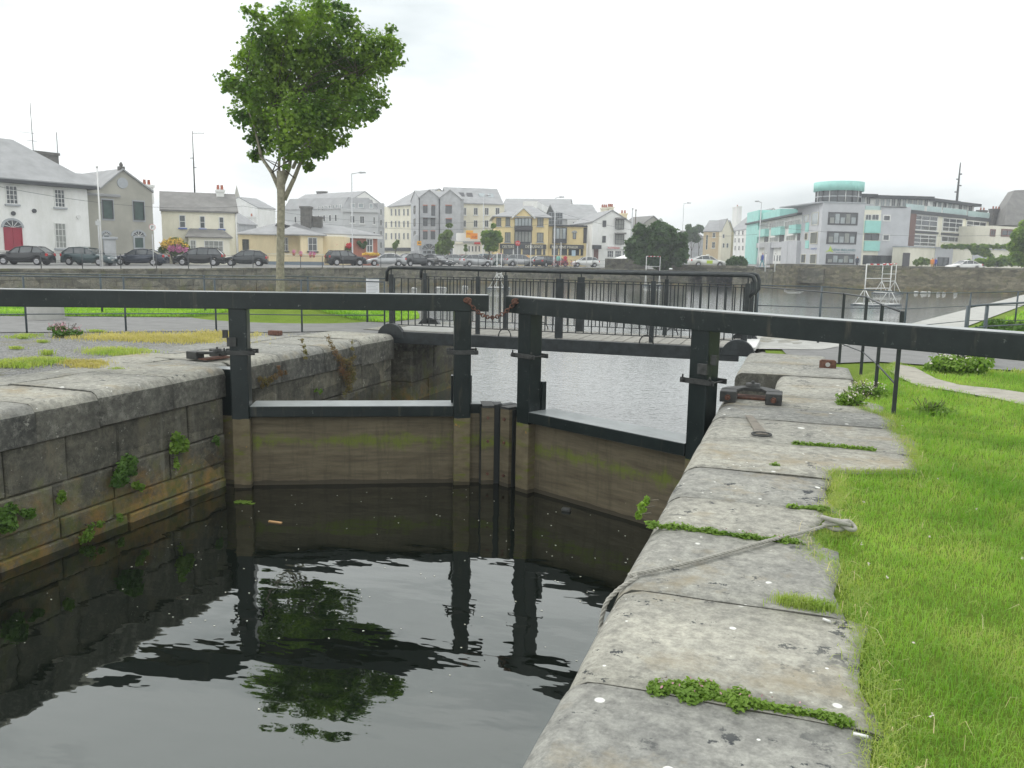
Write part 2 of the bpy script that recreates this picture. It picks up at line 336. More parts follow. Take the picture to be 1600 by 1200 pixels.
pathL = [Z(*p)[:2] for p in ((-200, 519), (0, 518), (200, 517), (340, 516), (420, 518), (520, 516), (600, 520), (612, 515), (640, 507), (655, 500), (655, 497.5), (600, 503), (480, 497.5), (300, 495), (100, 493.5), (0, 492.5), (-160, 490.5))]
poly_sheet('left_path', pathL, -.016, M_ASPH)
poly_sheet('right_path', [(-.1, 15.3), (.6, 14.3), (1.3, 14.9), (4, 14.6), (20, 12), (20, 16.5), (5, 18.6), (2.6, 21.5), (.6, 20.2), (-.55, 19.2)], -.012, M_ASPH)
poly_sheet('basin_kerb', [(XR, 15.9), (.5, 16.4), (1.7, 19.2), (3.6, 22.4), (13, 52.5), (22.5, 81), (21, 82), (12.1, 53.8), (2.6, 23.6), (XR, 19.3)], -.004, M_CONC)
poly_sheet('worn_track', [Z(*p)[:2] for p in ((1395, 566), (1430, 573), (1462, 590), (1500, 600), (1560, 606), (1640, 618), (1640, 640), (1560, 622), (1480, 608), (1430, 600), (1405, 588), (1385, 575))], -.010, M_DIRT)
# bank walls into the basin
mb = MB()
for a, b in zip(edgeR[:-1], edgeR[1:]):
    d = Vector((b[0]-a[0], b[1]-a[1], 0)); d.normalize(); n_ = Vector((d.y, -d.x, 0))
    T = frame((a[0], a[1], 0), d, n_); ln = (Vector(b)-Vector(a)).length
    mb.box((0, .004, -2.2), (ln, .5, -.012), T)
struct('right_bank_edge', mb, M_PIER)
mb = MB(); ll = [(-8.3, 18.6)]+list(eL)+[(-60, 2)]
for a, b in zip(ll[:-1], ll[1:]):
    d = Vector((b[0]-a[0], b[1]-a[1], 0)); ln = d.length; d.normalize(); T = frame((a[0], a[1], 0), d, (-d.y, d.x, 0))
    mb.box((0, .004, -2.2), (ln, .45, -.034), T)
struct('left_bank_edge', mb, M_PIER)
# far land: wall line left then the channel under the road bridge, then right
wl = [(-70, 20), (-45.8, 38.1), (-41.7, 50.3), (-42.1, 58.4), (-38.2, 73.3), (-34.5, 90), (-30.3, 107.3)]
c1 = W(1040, 420, 104); c2 = W(1075, 420, 103); c3 = W(1150, 424, 99); c4 = Z(1208, 448, WB)
wl += [(c1.x, c1.y), (c2.x, c2.y)]
dirb = Vector((FH.x+.05, FH.y, 0)).normalized()
farL = c2+dirb*160; farR = c3+dirb*160
GZ = .28; GZR = .85
poly_sheet('far_left_ground', wl+[(farL.x, farL.y), (farL.x-100, 700), (-900, 700), (-900, 20)], GZ, M_ASPH2)
rw = [Z(1150, 449, WB), Z(1208, 448.5, WB), Z(1250, 447.5, WB), Z(1450, 455, WB), Z(1600, 460, WB), Z(1900, 470, WB)]
poly_sheet('far_right_ground', [(c3.x, c3.y)]+[(p.x, p.y) for p in rw]+[(300, 40), (700, 400), (600, 700), (farR.x, 700), (farR.x, farR.y)], GZR, M_ASPH2)
mb = MB(); mb.box((-900, 255, -1), (900, 700, .2)); struct('distant_ground', mb, M_GG)

def masonry(mb, P0, P1, z0, z1, thick, courses, blen, jit=.012, inward=None):
    """coursed blocks between P0 and P1; outward normal = inward*-1"""
    P0 = Vector((P0[0], P0[1], 0)); P1 = Vector((P1[0], P1[1], 0)); d = P1-P0; ln = d.length; d.normalize()
    n_ = Vector((-d.y, d.x, 0)) if inward is None else Vector(inward)
    T = frame(P0, d, n_)
    mb.box((.02, .05, z0), (ln-.02, thick, z1-.01), T)
    zs = [z1+(z0-z1)*k/courses for k in range(courses+1)] if isinstance(courses, int) else courses
    for a, b in zip(zs[:-1], zs[1:]):
        x = random.uniform(-blen, 0)
        while x < ln:
            l = blen*random.uniform(.65, 1.35); xa = max(0, x); xb = min(ln, x+l); x += l
            if xb-xa < .03: continue
            o = random.uniform(-jit, jit); g = .006
            ya = o; 
            ch = .018
            # chamfered block face
            A = [(xa+g, .06, b+g), (xb-g, .06, b+g), (xb-g, .06, a-g), (xa+g, .06, a-g)]
            B = [(xa+g, ya+ch, b+g), (xb-g, ya+ch, b+g), (xb-g, ya+ch, a-g), (xa+g, ya+ch, a-g)]
            C = [(xa+g+ch, ya+random.uniform(-jit, jit)*.5, b+g+ch), (xb-g-ch, ya+random.uniform(-jit, jit)*.5, b+g+ch), (xb-g-ch, ya, a-g-ch), (xa+g+ch, ya, a-g-ch)]
            vs = [T(*q) for q in A+B+C]
            fs = [(8, 9, 10, 11)]
            for k in range(4):
                k2 = (k+1) % 4; fs += [(k, k2, 4+k2, 4+k), (4+k, 4+k2, 8+k2, 8+k)]
            mb.add(vs, fs)

# far quay walls (things)
def quaywall(name, label, pts, z0, z1, courses, blen, m, cope=.14, flip=1):
    t = thing(name, label, 'wall'); mb = MB(); cb = MB()
    for a, b in zip(pts[:-1], pts[1:]):
        d = Vector((b[0]-a[0], b[1]-a[1], 0)).normalized(); n_ = Vector((-d.y, d.x, 0))*flip
        masonry(mb, a, b, z0, z1-cope, .6, courses, blen, .03, n_)
        T = frame((a[0], a[1], 0), d, n_); ln = (Vector(b[:2])-Vector(a[:2])).length; x = 0
        while x < ln:
            l = min(random.uniform(1, 1.8), ln-x); cb.box((x+.01, -.06+random.uniform(-.01, .01), z1-cope), (x+l-.01, .62, z1+random.uniform(-.012, .012)), T); x += l
    mb.build('masonry', m, t); cb.build('coping', M_PIER, t); return t
quaywall('quay_wall', 'long low grey quay wall below the parked cars on the far left side', wl[1:], -2.0, GZ+.06, 4, 1.5, M_PIER)
quaywall('quay_wall', 'tall rubble stone quay wall below the teal and grey office building', [(p.x, p.y) for p in rw[1:]], -2.0, W(1450, 416.5, 96).z, 10, 1.0, M_QUAY, .2)
quaywall('quay_pier', 'smooth concrete pier with yellow top edge beside the road bridge', [(c3.x, c3.y), (rw[0].x, rw[0].y), (rw[1].x-.1, rw[1].y)], -2.0, W(1180, 424.5, 97).z, 3, 3, M_PIER)

# ------------------------------------------------------------------ lock side walls with coping stones
def coping_stone(y0, y1, xe, sgn, wout, h, r=.13, zt=0.0, n=10, parent=None):
    """xe: edge x; sgn +1 : stone extends to +x (right bank); wout(y): outer width"""
    ang = [k/5*pi/2 for k in range(6)]
    nseg = max(3, int((y1-y0)/.25)); vs = []; fs = []; mis = []
    g = .003+random.random()*.003; tz = zt+random.uniform(-.005, .005); dx = random.uniform(-.008, .008)
    rows = []
    for i in range(nseg+1):
        t = i/nseg; y = y0+g+(y1-y0-2*g)*t; en = (t == 0 or t == 1); pull = .005 if en else 0
        sec = [(0+pull, -h), (0+pull, -h*.75), (0+pull, -h*.5), (0+pull, -r)]
        sec += [(r-r*cos(a)+pull, -r+r*sin(a)-pull*sin(a)) for a in ang[1:]]
        wo = wout(y); sec += [(r+(wo-r)*q, -pull*.6) for q in (.15, .35, .55, .75, .93)]+[(wo, -.01-pull), (wo, -.2), (wo, -h)]
        row = []
        for j, (a, z) in enumerate(sec):
            jit = .0045 if 0 < j < len(sec)-3 else 0
            row.append((xe+sgn*(a+dx+random.uniform(-jit, jit)), y, tz+z+random.uniform(-jit, jit)*.7))
        rows.append(row)
    m_ = len(rows[0])
    for r_ in rows: vs += r_
    for i in range(nseg):
        for j in range(m_-1):
            fs.append((i*m_+j, (i+1)*m_+j, (i+1)*m_+j+1, i*m_+j+1)); mis.append(1 if j < (4 if sgn < 0 else 3) else 0)
    fs.append(tuple(range(m_))); mis.append(1); fs.append(tuple(nseg*m_+j for j in reversed(range(m_)))); mis.append(1)
    mb = MB(); mb.v = vs; mb.f = fs; mb.mi = mis; mb.sm = [True]*(len(fs)-2)+[False]*2
    return mb.build('coping_stone', [M_TOP, M_CRUST if sgn < 0 else M_SIDE], parent)
tR = thing('lock_wall', 'right lock wall with pale lichen spotted coping stones beside the grass', 'lock wall')
WT = ((1.95, 1.17), (2.93, 1.1), (3.88, 1.14), (4.86, 1.06), (5.62, 1.0), (7.05, 1.1), (7.62, 1.78), (8.75, 1.86), (9.55, 1.78), (99, 1.75))
def wR(y): return next(w_ for lim, w_ in WT if y < lim)+.035*sin(y*7)+.02*sin(y*17)
ys = [-8, -6.6, -5.2, -4, -2.7, -1.6, -.4, .8, 1.95, 2.93, 3.88, 4.86, 5.62, 6.5, 7.62, 8.75, 9.55, 10.4]
for a, b in zip(ys[:-1], ys[1:]): coping_stone(a, b, XR, 1, wR, .42, parent=tR, r=.15)
coping_stone(10.4, 12.35, -.2, 1, lambda y: 1.0, .42, parent=tR)
coping_stone(12.35, 13.7, XR, 1, lambda y: 1.6, .5, parent=tR); coping_stone(13.7, 15.25, XR, 1, lambda y: 1.3, .5, parent=tR)
coping_stone(15.25, 17.3, XR+.12, 1, lambda y: 1.0, .42, parent=tR, zt=-.06); coping_stone(17.3, 19.3, XR, 1, lambda y: 1.0, .42, parent=tR)
mb = MB(); cz = [-.42, -.92, -1.3, -1.62, -2.2]
masonry(mb, (XR+.02, -8), (XR+.02, 10.4), -2.4, -.42, .5, cz, 1.1, .01, (1, 0, 0))
masonry(mb, (-.18, 10.4), (-.18, 12.4), -2.4, -.42, .4, cz, 1.1, .01, (1, 0, 0))
masonry(mb, (XR+.02, 12.38), (XR+.02, 19.3), -2.4, -.5, .5, cz, 1.1, .01, (1, 0, 0))
masonry(mb, (XR+.02, 12.37), (-.15, 12.37), -2.4, -.42, .2, cz, .6, .01, (0, 1, 0))
masonry(mb, (-.2, 10.42), (XR+.02, 10.42), -2.4, -.42, .1, cz, .6, .01, (0, -1, 0))
mb.build('masonry', M_PIER, tR)
tL = thing('lock_wall', 'left lock wall of dark blackened stones with ferns and moss on it', 'lock wall')
ysl = [-8, -6.5, -5.1, -3.6, -2.2, -.9, .5, 2, 3.4, 4.6, 5.6, 6.46, 7.3, 8.5, 9.55]
for i, (a, b) in enumerate(zip(ysl[:-1], ysl[1:])): coping_stone(a, b, XL, -1, lambda y: 1.35+.1*sin(y*3), .41, parent=tL, r=.13, zt=.012 if a > 7 else 0)
ysl = [10.1, 11.3, 12.6, 13.9, 15.25]
for a, b in zip(ysl[:-1], ysl[1:]): coping_stone(a, b, -7.72, -1, lambda y: 1.5, .45+.05*(a > 13), parent=tL, r=.16)
coping_stone(9.56, 10.1, -7.8, -1, lambda y: 1.0, .41, parent=tL)
coping_stone(15.95, 17.0, -7.62, -1, lambda y: 1.2, .42, parent=tL); coping_stone(17.0, 18.6, -7.62, -1, lambda y: 1.2, .42, parent=tL)
# flat paving slabs behind the coping
for k, (y0, y1, x0, x1) in enumerate([(3.2, 5.2, -9.9, -8.84), (5.25, 7.0, -9.7, -8.84), (7.05, 8.9, -9.5, -8.84), (8.95, 10.6, -9.9, -8.86), (10.65, 12.4, -10.0, -9.26), (12.45, 14.2, -10.0, -9.26)]):
    MB().prism([(x0, y0), (x1, y0), (x1, y1), (x0+.2, y1)], -.2, -.008+random.uniform(-.004, .004)).build('paving_slab', M_TOP, tL, bevel=.012)
mb = MB()
masonry(mb, (XL-.03, -8), (XL-.03, 9.5), -2.4, -.41, .5, [-.41, -.92, -1.31, -1.55, -2.2], 1.05, .026, (-1, 0, 0))
masonry(mb, (-7.78, 9.55), (-7.78, 10.15), -2.4, -.42, .4, [-.42, -.92, -1.3, -1.62, -2.2], 1.1, .01, (-1, 0, 0))
masonry(mb, (-7.75, 10.12), (-7.75, 15.2), -2.4, -.45, .4, [-.45, -.95, -1.4, -2.2], 1.25, .012, (-1, 0, 0))
masonry(mb, (-7.64, 15.95), (-7.64, 18.6), -2.4, -.42, .5, [-.42, -1.1, -1.7, -2.2], 1.2, .01, (-1, 0, 0))
masonry(mb, (XL-.03, 9.5), (-7.9, 9.5), -2.4, -.42, .1, [-.42, -.92, -1.3, -1.62, -2.2], .5, .01, (0, -1, 0))
masonry(mb, (-7.66, 15.95), (-8.6, 15.95), -2.4, -.42, .2, [-.42, -1.1, -2.2], .5, .01, (0, 1, 0))
mb.box((-8.7, 15.1, -2.4), (-8.4, 16.1, -.05)); mb.box((-8.7, 18.2, -2.4), (-8.0, 18.8, -.05))
mb.build('masonry', M_FACE, tL)

# ------------------------------------------------------------------ lock gates
def lock_gate(label, heel, side):
    t = thing('lock_gate', label, 'lock gate', 'the pair of mitred lock gates')
    e_ = (MIT-heel); ln = e_.length; e_.normalize(); d_ = Vector((e_.y, -e_.x, 0))*(1 if e_.x > 0 else -1)   # towards the camera
    T = frame(heel, e_, d_)
    hw = .12
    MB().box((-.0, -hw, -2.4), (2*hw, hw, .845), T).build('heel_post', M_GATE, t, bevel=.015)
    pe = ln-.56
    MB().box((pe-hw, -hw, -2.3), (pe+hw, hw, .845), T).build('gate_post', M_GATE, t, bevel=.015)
    # tapering balance beam; rounded arris
    b = MB(); L2 = 6.6
    sec = lambda s_: [(-.13-s_, .845-.01), (.13+s_, .845-.01), (.13+s_, 1.05), (.12+s_, 1.065), (-.12-s_, 1.065), (-.13-s_, 1.05)]
    n_ = 14; vs = []
    for i in range(n_+1):
        u = ln-.2-(ln-.2+L2)*i/n_
        vs += [T(u, a+random.uniform(-.002, .002), c+(.004 if side < 0 else -.055)*i/n_) for a, c in sec(.02*i/n_)]
    fs = [(i*6+k, i*6+(k+1) % 6, (i+1)*6+(k+1) % 6, (i+1)*6+k) for i in range(n_) for k in range(6)]+[tuple(range(6)), tuple(n_*6+k for k in range(6))]
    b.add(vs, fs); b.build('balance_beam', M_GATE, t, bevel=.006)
    p = MB(); z = -2.3
    while z < -.66:
        p.box((2*hw+.003, -.12, z), (ln-.27, -.02+random.uniform(-.0015, .0015), min(z+.23, -.64)-.0006), T); z += .23
    p.build('gate_panel', M_PANEL, t)
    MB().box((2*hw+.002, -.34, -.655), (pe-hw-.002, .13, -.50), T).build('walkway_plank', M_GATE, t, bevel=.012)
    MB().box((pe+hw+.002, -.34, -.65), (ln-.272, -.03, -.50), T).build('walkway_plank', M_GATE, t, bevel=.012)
    q = MB(); q.box((ln-.28, .02, -2.3), (ln-.1, .10, -.54), T); q.box((ln-.27, -.3, -2.3), (ln-.25, .02, -.54), T); q.box((ln-.27, -.3, -2.3), (ln-.1, -.26, -.54), T)
    q.build('mitre_post', M_PANEL, t, bevel=.004)
    MB().box((ln-.3, -.05, -2.3), (ln-.272, .04, -.54), T).build('dark_batten', M_RUBBER, t)
    for zz in (-.68, -1.02, -1.5): MB().tube([(ln-.19, .10, zz), (ln-.19, .125, zz)], .022, 8, T).build('bolt', M_RUST, t)
    MB().box((ln-.27, -.3, -.535), (ln-.1, .1, -.505), T).build('mitre_cap', M_IRON, t, bevel=.003)
    MB().box((ln-.098, -.22, -2.3), (ln+.02, .055, -.5), T).build('seal_strip', M_RUBBER, t)
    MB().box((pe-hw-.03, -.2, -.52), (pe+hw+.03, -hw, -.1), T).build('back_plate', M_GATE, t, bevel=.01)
    for ce, zz in ((hw, .24), (pe, .26)):
        for sgn in (1, -1):
            s = MB(); s.box((ce-hw-.1, sgn*(hw+.004)-(.02 if sgn < 0 else 0), zz-.03), (ce+hw+.1, sgn*(hw+.004)+(.02 if sgn > 0 else 0), zz+.03), T)
            so_ = s.build('strap', M_IRON, t, bevel=.003)
            if sgn > 0:
                for sx in (-1, 1): MB().tube([(ce+sx*(hw+.06), -hw-.05, zz), (ce+sx*(hw+.06), hw+.06, zz)], .012, 6, T).tube([(ce+sx*(hw+.06), hw+.02, zz), (ce+sx*(hw+.06), hw+.05, zz)], .026, 6, T).tube([(ce+sx*(hw+.06), hw+.03, zz+.03), (ce+sx*(hw+.06), hw+.03, zz+.07)], .01, 6, T).build('bolt', M_IRON, so_)
    # lifting lug on the heel post
    l = MB(); l.box((-.02, hw+.006, .33), (.1, hw+.05, .45), T); l.box((-.09, hw-.06, .44), (-.02, hw-.02, .55), T); l.build('lug', M_IRON, t, bevel=.004)
    return t, T, ln
gL, TL, lnL = lock_gate('left lock gate closed across to the mitre with its black beam running left', HL, -1)
gR, TR, lnR = lock_gate('right lock gate with walkway and its black beam running out to the right', HR, 1)
MB().box((-7.74, 9.62, -2.4), (-7.40, 9.86, -.02)).build('quoin_timber', M_GATE, gL, bevel=.01)

# chain hanging between the beams
t = thing('chain', 'rusty iron chain hanging between the ends of the two black beams', 'chain')
A = TL(lnL-.42, .145, 1.02); B = TR(lnR-.2, .145, 1.02); A = TL(lnL-.5, .15, .99); B = TR(lnR-.42, .15, 1.0)
def cat(u, sag=.23): return A.lerp(B, u)+Vector((0, 0, -sag*4*u*(1-u)))
nl = 20
for i in range(nl):
    p0, p1 = cat(i/nl), cat((i+1)/nl); c_ = (p0+p1)/2; d_ = (p1-p0); hl = d_.length*.68; d_.normalize()
    s_ = d_.cross(Vector((0, 0, 1))).normalized(); u_ = s_.cross(d_); a_ = s_ if i % 2 else u_
    pts = [c_+d_*hl*cos(q*2*pi/12)+a_*.024*sin(q*2*pi/12) for q in range(13)]
    MB().tube(pts, .0085, 6).build('link', M_RUST, t)
for P in (A, B):
    pts = [P+RT*.05*cos(q*2*pi/12)+UP*.03*sin(q*2*pi/12)+Vector((0, -.0, .0)) for q in range(13)]
    MB().tube(pts, .013, 6).tube([P+Vector((0, .09, 0)), P-Vector((0, .03, 0))], .022, 8).build('shackle', M_RUST, t)

# gate anchors on the coping
def anchor(label, c, sgn):
    t = thing('gate_anchor', label, 'anchor', 'iron gate anchors on the coping'); T = frame(c, (sgn, 0, 0), (0, 1, 0))
    pr = [(-.34, .12), (-.3, -.02), (-.12, -.2), (.12, -.2), (.3, -.02), (.34, .12), (.16, .12), (.1, -.04), (-.1, -.04), (-.16, .12)]
    pr = [(a, -b) for a, b in pr]
    MB().prism(pr, .09, .13, T).build('collar', M_IRON, t, bevel=.006)
    for s in (-1, 1):
        bl = MB().box((s*.34 if s < 0 else .16, -.32, .0), (-.16 if s < 0 else .34, -.02, .125), T).build('block', M_IRON, t, bevel=.01)
        MB().tube([(s*.25, -.32, .06), (s*.25, -.36, .06)], .034, 6, T).tube([(s*.25, -.32, .06), (s*.25, -.41, .06)], .018, 8, T).build('nut', M_RUST, bl)
    MB().lathe([(0, .17), (.08, .17), (.085, .13)], 16, (0, .14), T).lathe([(0, .2), (.02, .2), (.02, .17)], 8, (0, .14), T).build('pin_cap', M_IRON, t)
    MB().box((-.3, -.04, .002), (.3, .2, .026), T).build('base_plate', M_RUST, t, bevel=.003)
    return t
anchor('iron gate anchor with two blocks on the right coping', Vector((-.42, 9.98, 0)), 1)
a2 = anchor('iron gate anchor with two blocks on the left coping', Vector((0, 0, 0)), 1)
a2.location = (-8.2, 10.25, .02); a2.rotation_euler = (0, 0, R_(-105)); a2.scale = (.8, .8, .9)
t = thing('mooring_ring', 'iron ring lying in a worn slot of the right coping', 'ring')
c = Z(1190, 679, .012); MB().tube([c+Vector((.085*cos(q*pi/10), .085*sin(q*pi/10), .004)) for q in range(21)], .01, 8).build('ring', M_IRON, t)
MB().prism([(c.x-.05, c.y+.03), (c.x+.06, c.y+.05), (c.x-.13, c.y+.95), (c.x-.2, c.y+.95)], .006, .014).build('slot_strap', mat('worn_slot_iron', (.2, .18, .15), .8, .3, 9), t)
# rusty brackets
b = Z(1293, 576, 0); MB().prism([(-.12, 0), (.12, 0), (.12, .11), (.09, .13), (-.09, .13), (-.12, .11)], b.y, b.y+.08, frame((b.x, 0, 0), (1, 0, 0), (0, 1, 0)), ax=1).tube([(b.x, b.y-.01, .06), (b.x, b.y+.0, .06)], .035, 10, mi=1)
tag(MB().prism([(-.12, 0), (.12, 0), (.12, .11), (.09, .13), (-.09, .13), (-.12, .11)], b.y, b.y+.08, frame((b.x, 0, 0), (1, 0, 0), (0, 1, 0)), ax=1).tube([(b.x, b.y-.01, .06), (b.x, b.y+.001, .06)], .035, 10, mi=1).build('rusty_bracket', [M_RUST, M_CONC], bevel=.004), 'rusty iron bracket with a round hole at the foot of the right railing', 'bracket')
b = Z(430, 522, .02); tag(MB().box((b.x-.13, b.y-.06, .0), (b.x+.13, b.y+.06, .09)).build('rusty_block', M_RUST, bevel=.01), 'small rusty brown iron block on the far left coping', 'block')

# ------------------------------------------------------------------ footbridge
fb = thing('footbridge', 'black steel lifting footbridge with railings across the lock mouth', 'footbridge')
BN, BF = 15.45, 17.35; bx0, bx1 = -8.1, -.62
M_DECK = mat('deck_boards', (.3, .29, .26), .9, .2, 6, bmp=.2)
mb = MB(); x = bx0+.1
while x < bx1-.35: mb.box((x, BN+.06, .0), (x+.2, BF-.06, .05+random.uniform(-.003, .003))); x += .215
mb.build('deck', M_DECK, fb, bevel=.004)
MB().box((bx0+.1, BN+.09, .055), (bx0+1.5, BF-.09, .059)).build('deck_sheet', M_CONC, fb)
MB().box((bx1-.33, BN+.06, .0), (bx1-.02, BF-.06, .058)).build('end_plate', mat('white_paint', (.72, .72, .7), .6), fb)
for yy in (BN, BF):
    MB().box((bx0+.2, yy-.05, -.2), (bx1-.3, yy+.05, .04)).build('beam', M_BLACK, fb, bevel=.006)
    for xc in (bx0+.22, bx1-.32):
        prf = [(xc+.3*cos(a), -.1+.3*sin(a)) for a in [pi*k/14 for k in range(15)]]
        MB().prism(prf, yy-.065, yy+.065, ax=1).build('quadrant', M_BLACK, fb, bevel=.01)
nb = 46
for yy in (BN+.12, BF-.12):
    rl = MB(); x0, x1 = bx0+.16, bx1-.2
    rl.tube([(x0-.1, yy-.0, 1.05), (x0-.1, yy, 1.25), (x0-.05, yy, 1.32), (x0+.03, yy, 1.34), ((x0+x1)/2, yy, 1.33), (x1-.02, yy, 1.34), (x1+.06, yy, 1.32), (x1+.1, yy, 1.22), (x1+.1, yy, 1.05), (x1+.02, yy, .95)], .037, 10)
    ro = rl.build('handrail', M_BLACK, fb)
    MB().box((x0, yy-.02, 1.12), (x1, yy+.02, 1.135)).build('top_rail', M_BLACK, ro)
    MB().box((x0, yy-.02, .16), (x1, yy+.02, .175)).build('bottom_rail', M_BLACK, ro)
    for px_ in (x0+.0, x0+(x1-x0)*.27, (x0+x1)/2+.05, x0+(x1-x0)*.76, x1-.02):
        hw = .075 if abs(px_-(x0+x1)/2) < .2 else .042
        MB().box((px_-hw, yy-.03, .03), (px_+hw, yy+.03, 1.2)).tube([(px_, yy, 1.2), (px_, yy, 1.32)], .015, 6).build('post', M_BLACK, ro, bevel=.005)
    for k in range(nb):
        xx = x0+(x1-x0)*(k+.5)/nb
        MB().tube([(xx, yy, .175), (xx, yy, 1.12)], .0125, 6, caps=False).build('baluster', M_BLACK, ro)
for xx in (bx0+2.7, bx0+5.5, bx0+2.9, bx0+5.7):
    yy = BN+.0 if xx in (bx0+2.7, bx0+5.5) else BF
    MB().tube([(xx+.13*cos(a), yy, .04+.16*sin(a)) for a in [pi*k/8 for k in range(9)]], .012, 6).build('lifting_hoop', M_IRON, fb)

# ------------------------------------------------------------------ fences near the lock
def fence(name, label, posts, rails, m=M_GREY, r=.02, cap=None, base=0.0, group=None, square=False):
    t = thing(name, label, 'railing', group); tops = []
    for px, pb, pt in posts:
        b = Z(px, pb, base); zt = zat((b.x, b.y), pt); tops.append((b, zt))
        if square: MB().box((b.x-r, b.y-r, base-.02), (b.x+r, b.y+r, zt)).build('post', m, t, bevel=.003)
        else: MB().tube([(b.x, b.y, base-.02), (b.x, b.y, zt)], r, 8).build('post', m, t)
    for fr, rr in rails:
        MB().tube([(b.x, b.y, base+(zt-base)*fr) for b, zt in tops], rr, 6).build('rail', m, t)
    return t, tops
fence('railing', 'thin grey two rail fence between the gravel and the left path', [(-130, 521, 427), (42, 518, 430), (197, 516, 432), (338, 515, 434.5), (472, 517, 436.5), (601, 516, 439.5)], ((.985, .014), (.31, .011)), M_GREY, .019)
_, tp = fence('railing', 'grey rail fence between the left path and the lawn edge carrying a notice', [(-40, 491, 425), (160, 491, 428), (321, 492, 429.5), (482, 495, 431), (574, 502, 434), (616, 507, 434.5)], ((.985, .014), (.5, .010)), M_GREY, .026)
b, zt = tp[4]; t = thing('notice_board', 'small white printed notice panel fixed to the grey fence post', 'notice')
q = frame((b.x, b.y-.04, 0), (cos(_y), sin(_y), 0), (sin(_y), -cos(_y), 0))
z1 = zat((b.x, b.y), 435.5); z0 = zat((b.x, b.y), 462)
MB().box((.0, .0, z0), (.31, .02, z1), q).build('panel', mat('white_sign', (.75, .76, .78), .5, .03), t, bevel=.002)
for k in range(9): MB().box((.03, .021, z1-.08-.035*k), (.28-.05*((k*3) % 4 == 1), .0225, z1-.072-.035*k), q).build('text_line', mat('ink', (.35, .37, .4), .6), t)
fence('railing', 'dark railing with posts descending from the bridge to the right coping', [(1177, 530, 447), (1311, 567, 458), (1345, 583, 463), (1368, 606, 475), (1396, 645, 486)], ((.99, .014), (.28, .010)), M_BLACK, .021, square=True)
fence('railing', 'thin dark rail fence in front of the basin water on the right bank', [(1180, 529, 445), (1278, 535, 447), (1412, 524, 457), (1512, 512, 457), (1585, 512, 455), (1680, 514, 453)], ((.99, .014), (.62, .010), (.2, .010)), M_GREY, .022)
fence('railing', 'grey handrail curving away at the right edge beside the grass', [(1504, 568, 478), (1534, 562, 475), (1610, 558, 471), (1700, 556, 468)], ((.99, .018), (.6, .010), (.18, .012)), M_GREY, .03)
# granite bollard
c = Z(70, 499, 0); b_ = MB().lathe([(0, .62), (.33, .62), (.37, .58), (.385, .5), (.39, .2), (.4, 0), (.4, -.05)], 28, (c.x-.3, c.y+.3)).build('stone_bollard', M_CONC); tag(b_, 'squat round granite bollard beside the left path', 'bollard')

# ------------------------------------------------------------------ buildings
M_SLATE = mat('slate_roof', (.32, .325, .33), .75, .16, .9, bmp=.2, bscale=8)
M_SLATED = mat('old_slate_roof', (.2, .195, .185), .8, .2, 1.2, bmp=.2, bscale=8)
M_WHITE = mat('white_render', (.84, .84, .82), .85, .04, .4)
M_CREAM = mat('cream_render', (.83, .79, .65), .85, .05, .4)
M_CREAM2 = mat('pale_cream_render', (.82, .79, .67), .85, .05, .4)
M_YEL = mat('yellow_render', (.84, .68, .36), .85, .06, .4)
M_PEACH = mat('peach_render', (.86, .74, .5), .85, .06, .4)
M_ORNG = mat('apricot_render', (.68, .55, .36), .85, .06, .4)
M_GRND = mat('grey_render', (.38, .37, .32), .9, .14, .5)
M_GRAP = mat('pale_grey_render', (.54, .55, .55), .9, .07, .5)
M_STONE = mat('grey_cut_stone', (.45, .46, .47), .9, .16, 1.4, bmp=.4, bscale=5)
M_CLAD = mat('grey_stone_cladding', (.52, .53, .55), .75, .08, .9)
M_BRICK = mat('red_brick', (.42, .17, .12), .9, .15, 2.5)
M_BROWN = mat('brown_cladding', (.16, .085, .07), .7, .15, 1)
M_TEAL = mat('teal_copper_panels', (.34, .68, .62), .6, .1, .7)
M_WF = mat('white_window_frame', (.72, .72, .7), .5, .04)
M_DF = mat('dark_window_frame', (.06, .06, .065), .5, .2)
M_GLASS = mat('window_glass', (.05, .06, .065), .08, .4, .5, spec=.8)
M_GLASSL = mat('pale_window_glass', (.3, .34, .35), .1, .3, .5, spec=.8)
M_CURT = mat('curtained_window', (.25, .26, .24), .3, .25, .6)
M_BAL = mat('glass_balustrade', (.42, .55, .54), .15, .1)
M_TRIM = mat('dark_trim', (.05, .055, .06), .6, .2)
M_SILL = mat('grey_sill', (.38, .4, .42), .8, .1)
M_BLUE = mat('blue_sill', (.1, .16, .4), .7, .1)
M_CHIM = mat('dark_chimney_stone', (.13, .125, .115), .9, .3, 3, bmp=.4)
M_POT = mat('clay_pot', (.4, .13, .08), .8, .2)
M_DOOR = mat('crimson_door_paint', (.33, .02, .045), .5, .1)
M_GDARK = mat('green_boarding', (.05, .085, .075), .6, .3)
M_PIPE = mat('pole_grey', (.5, .51, .52), .6, .1)

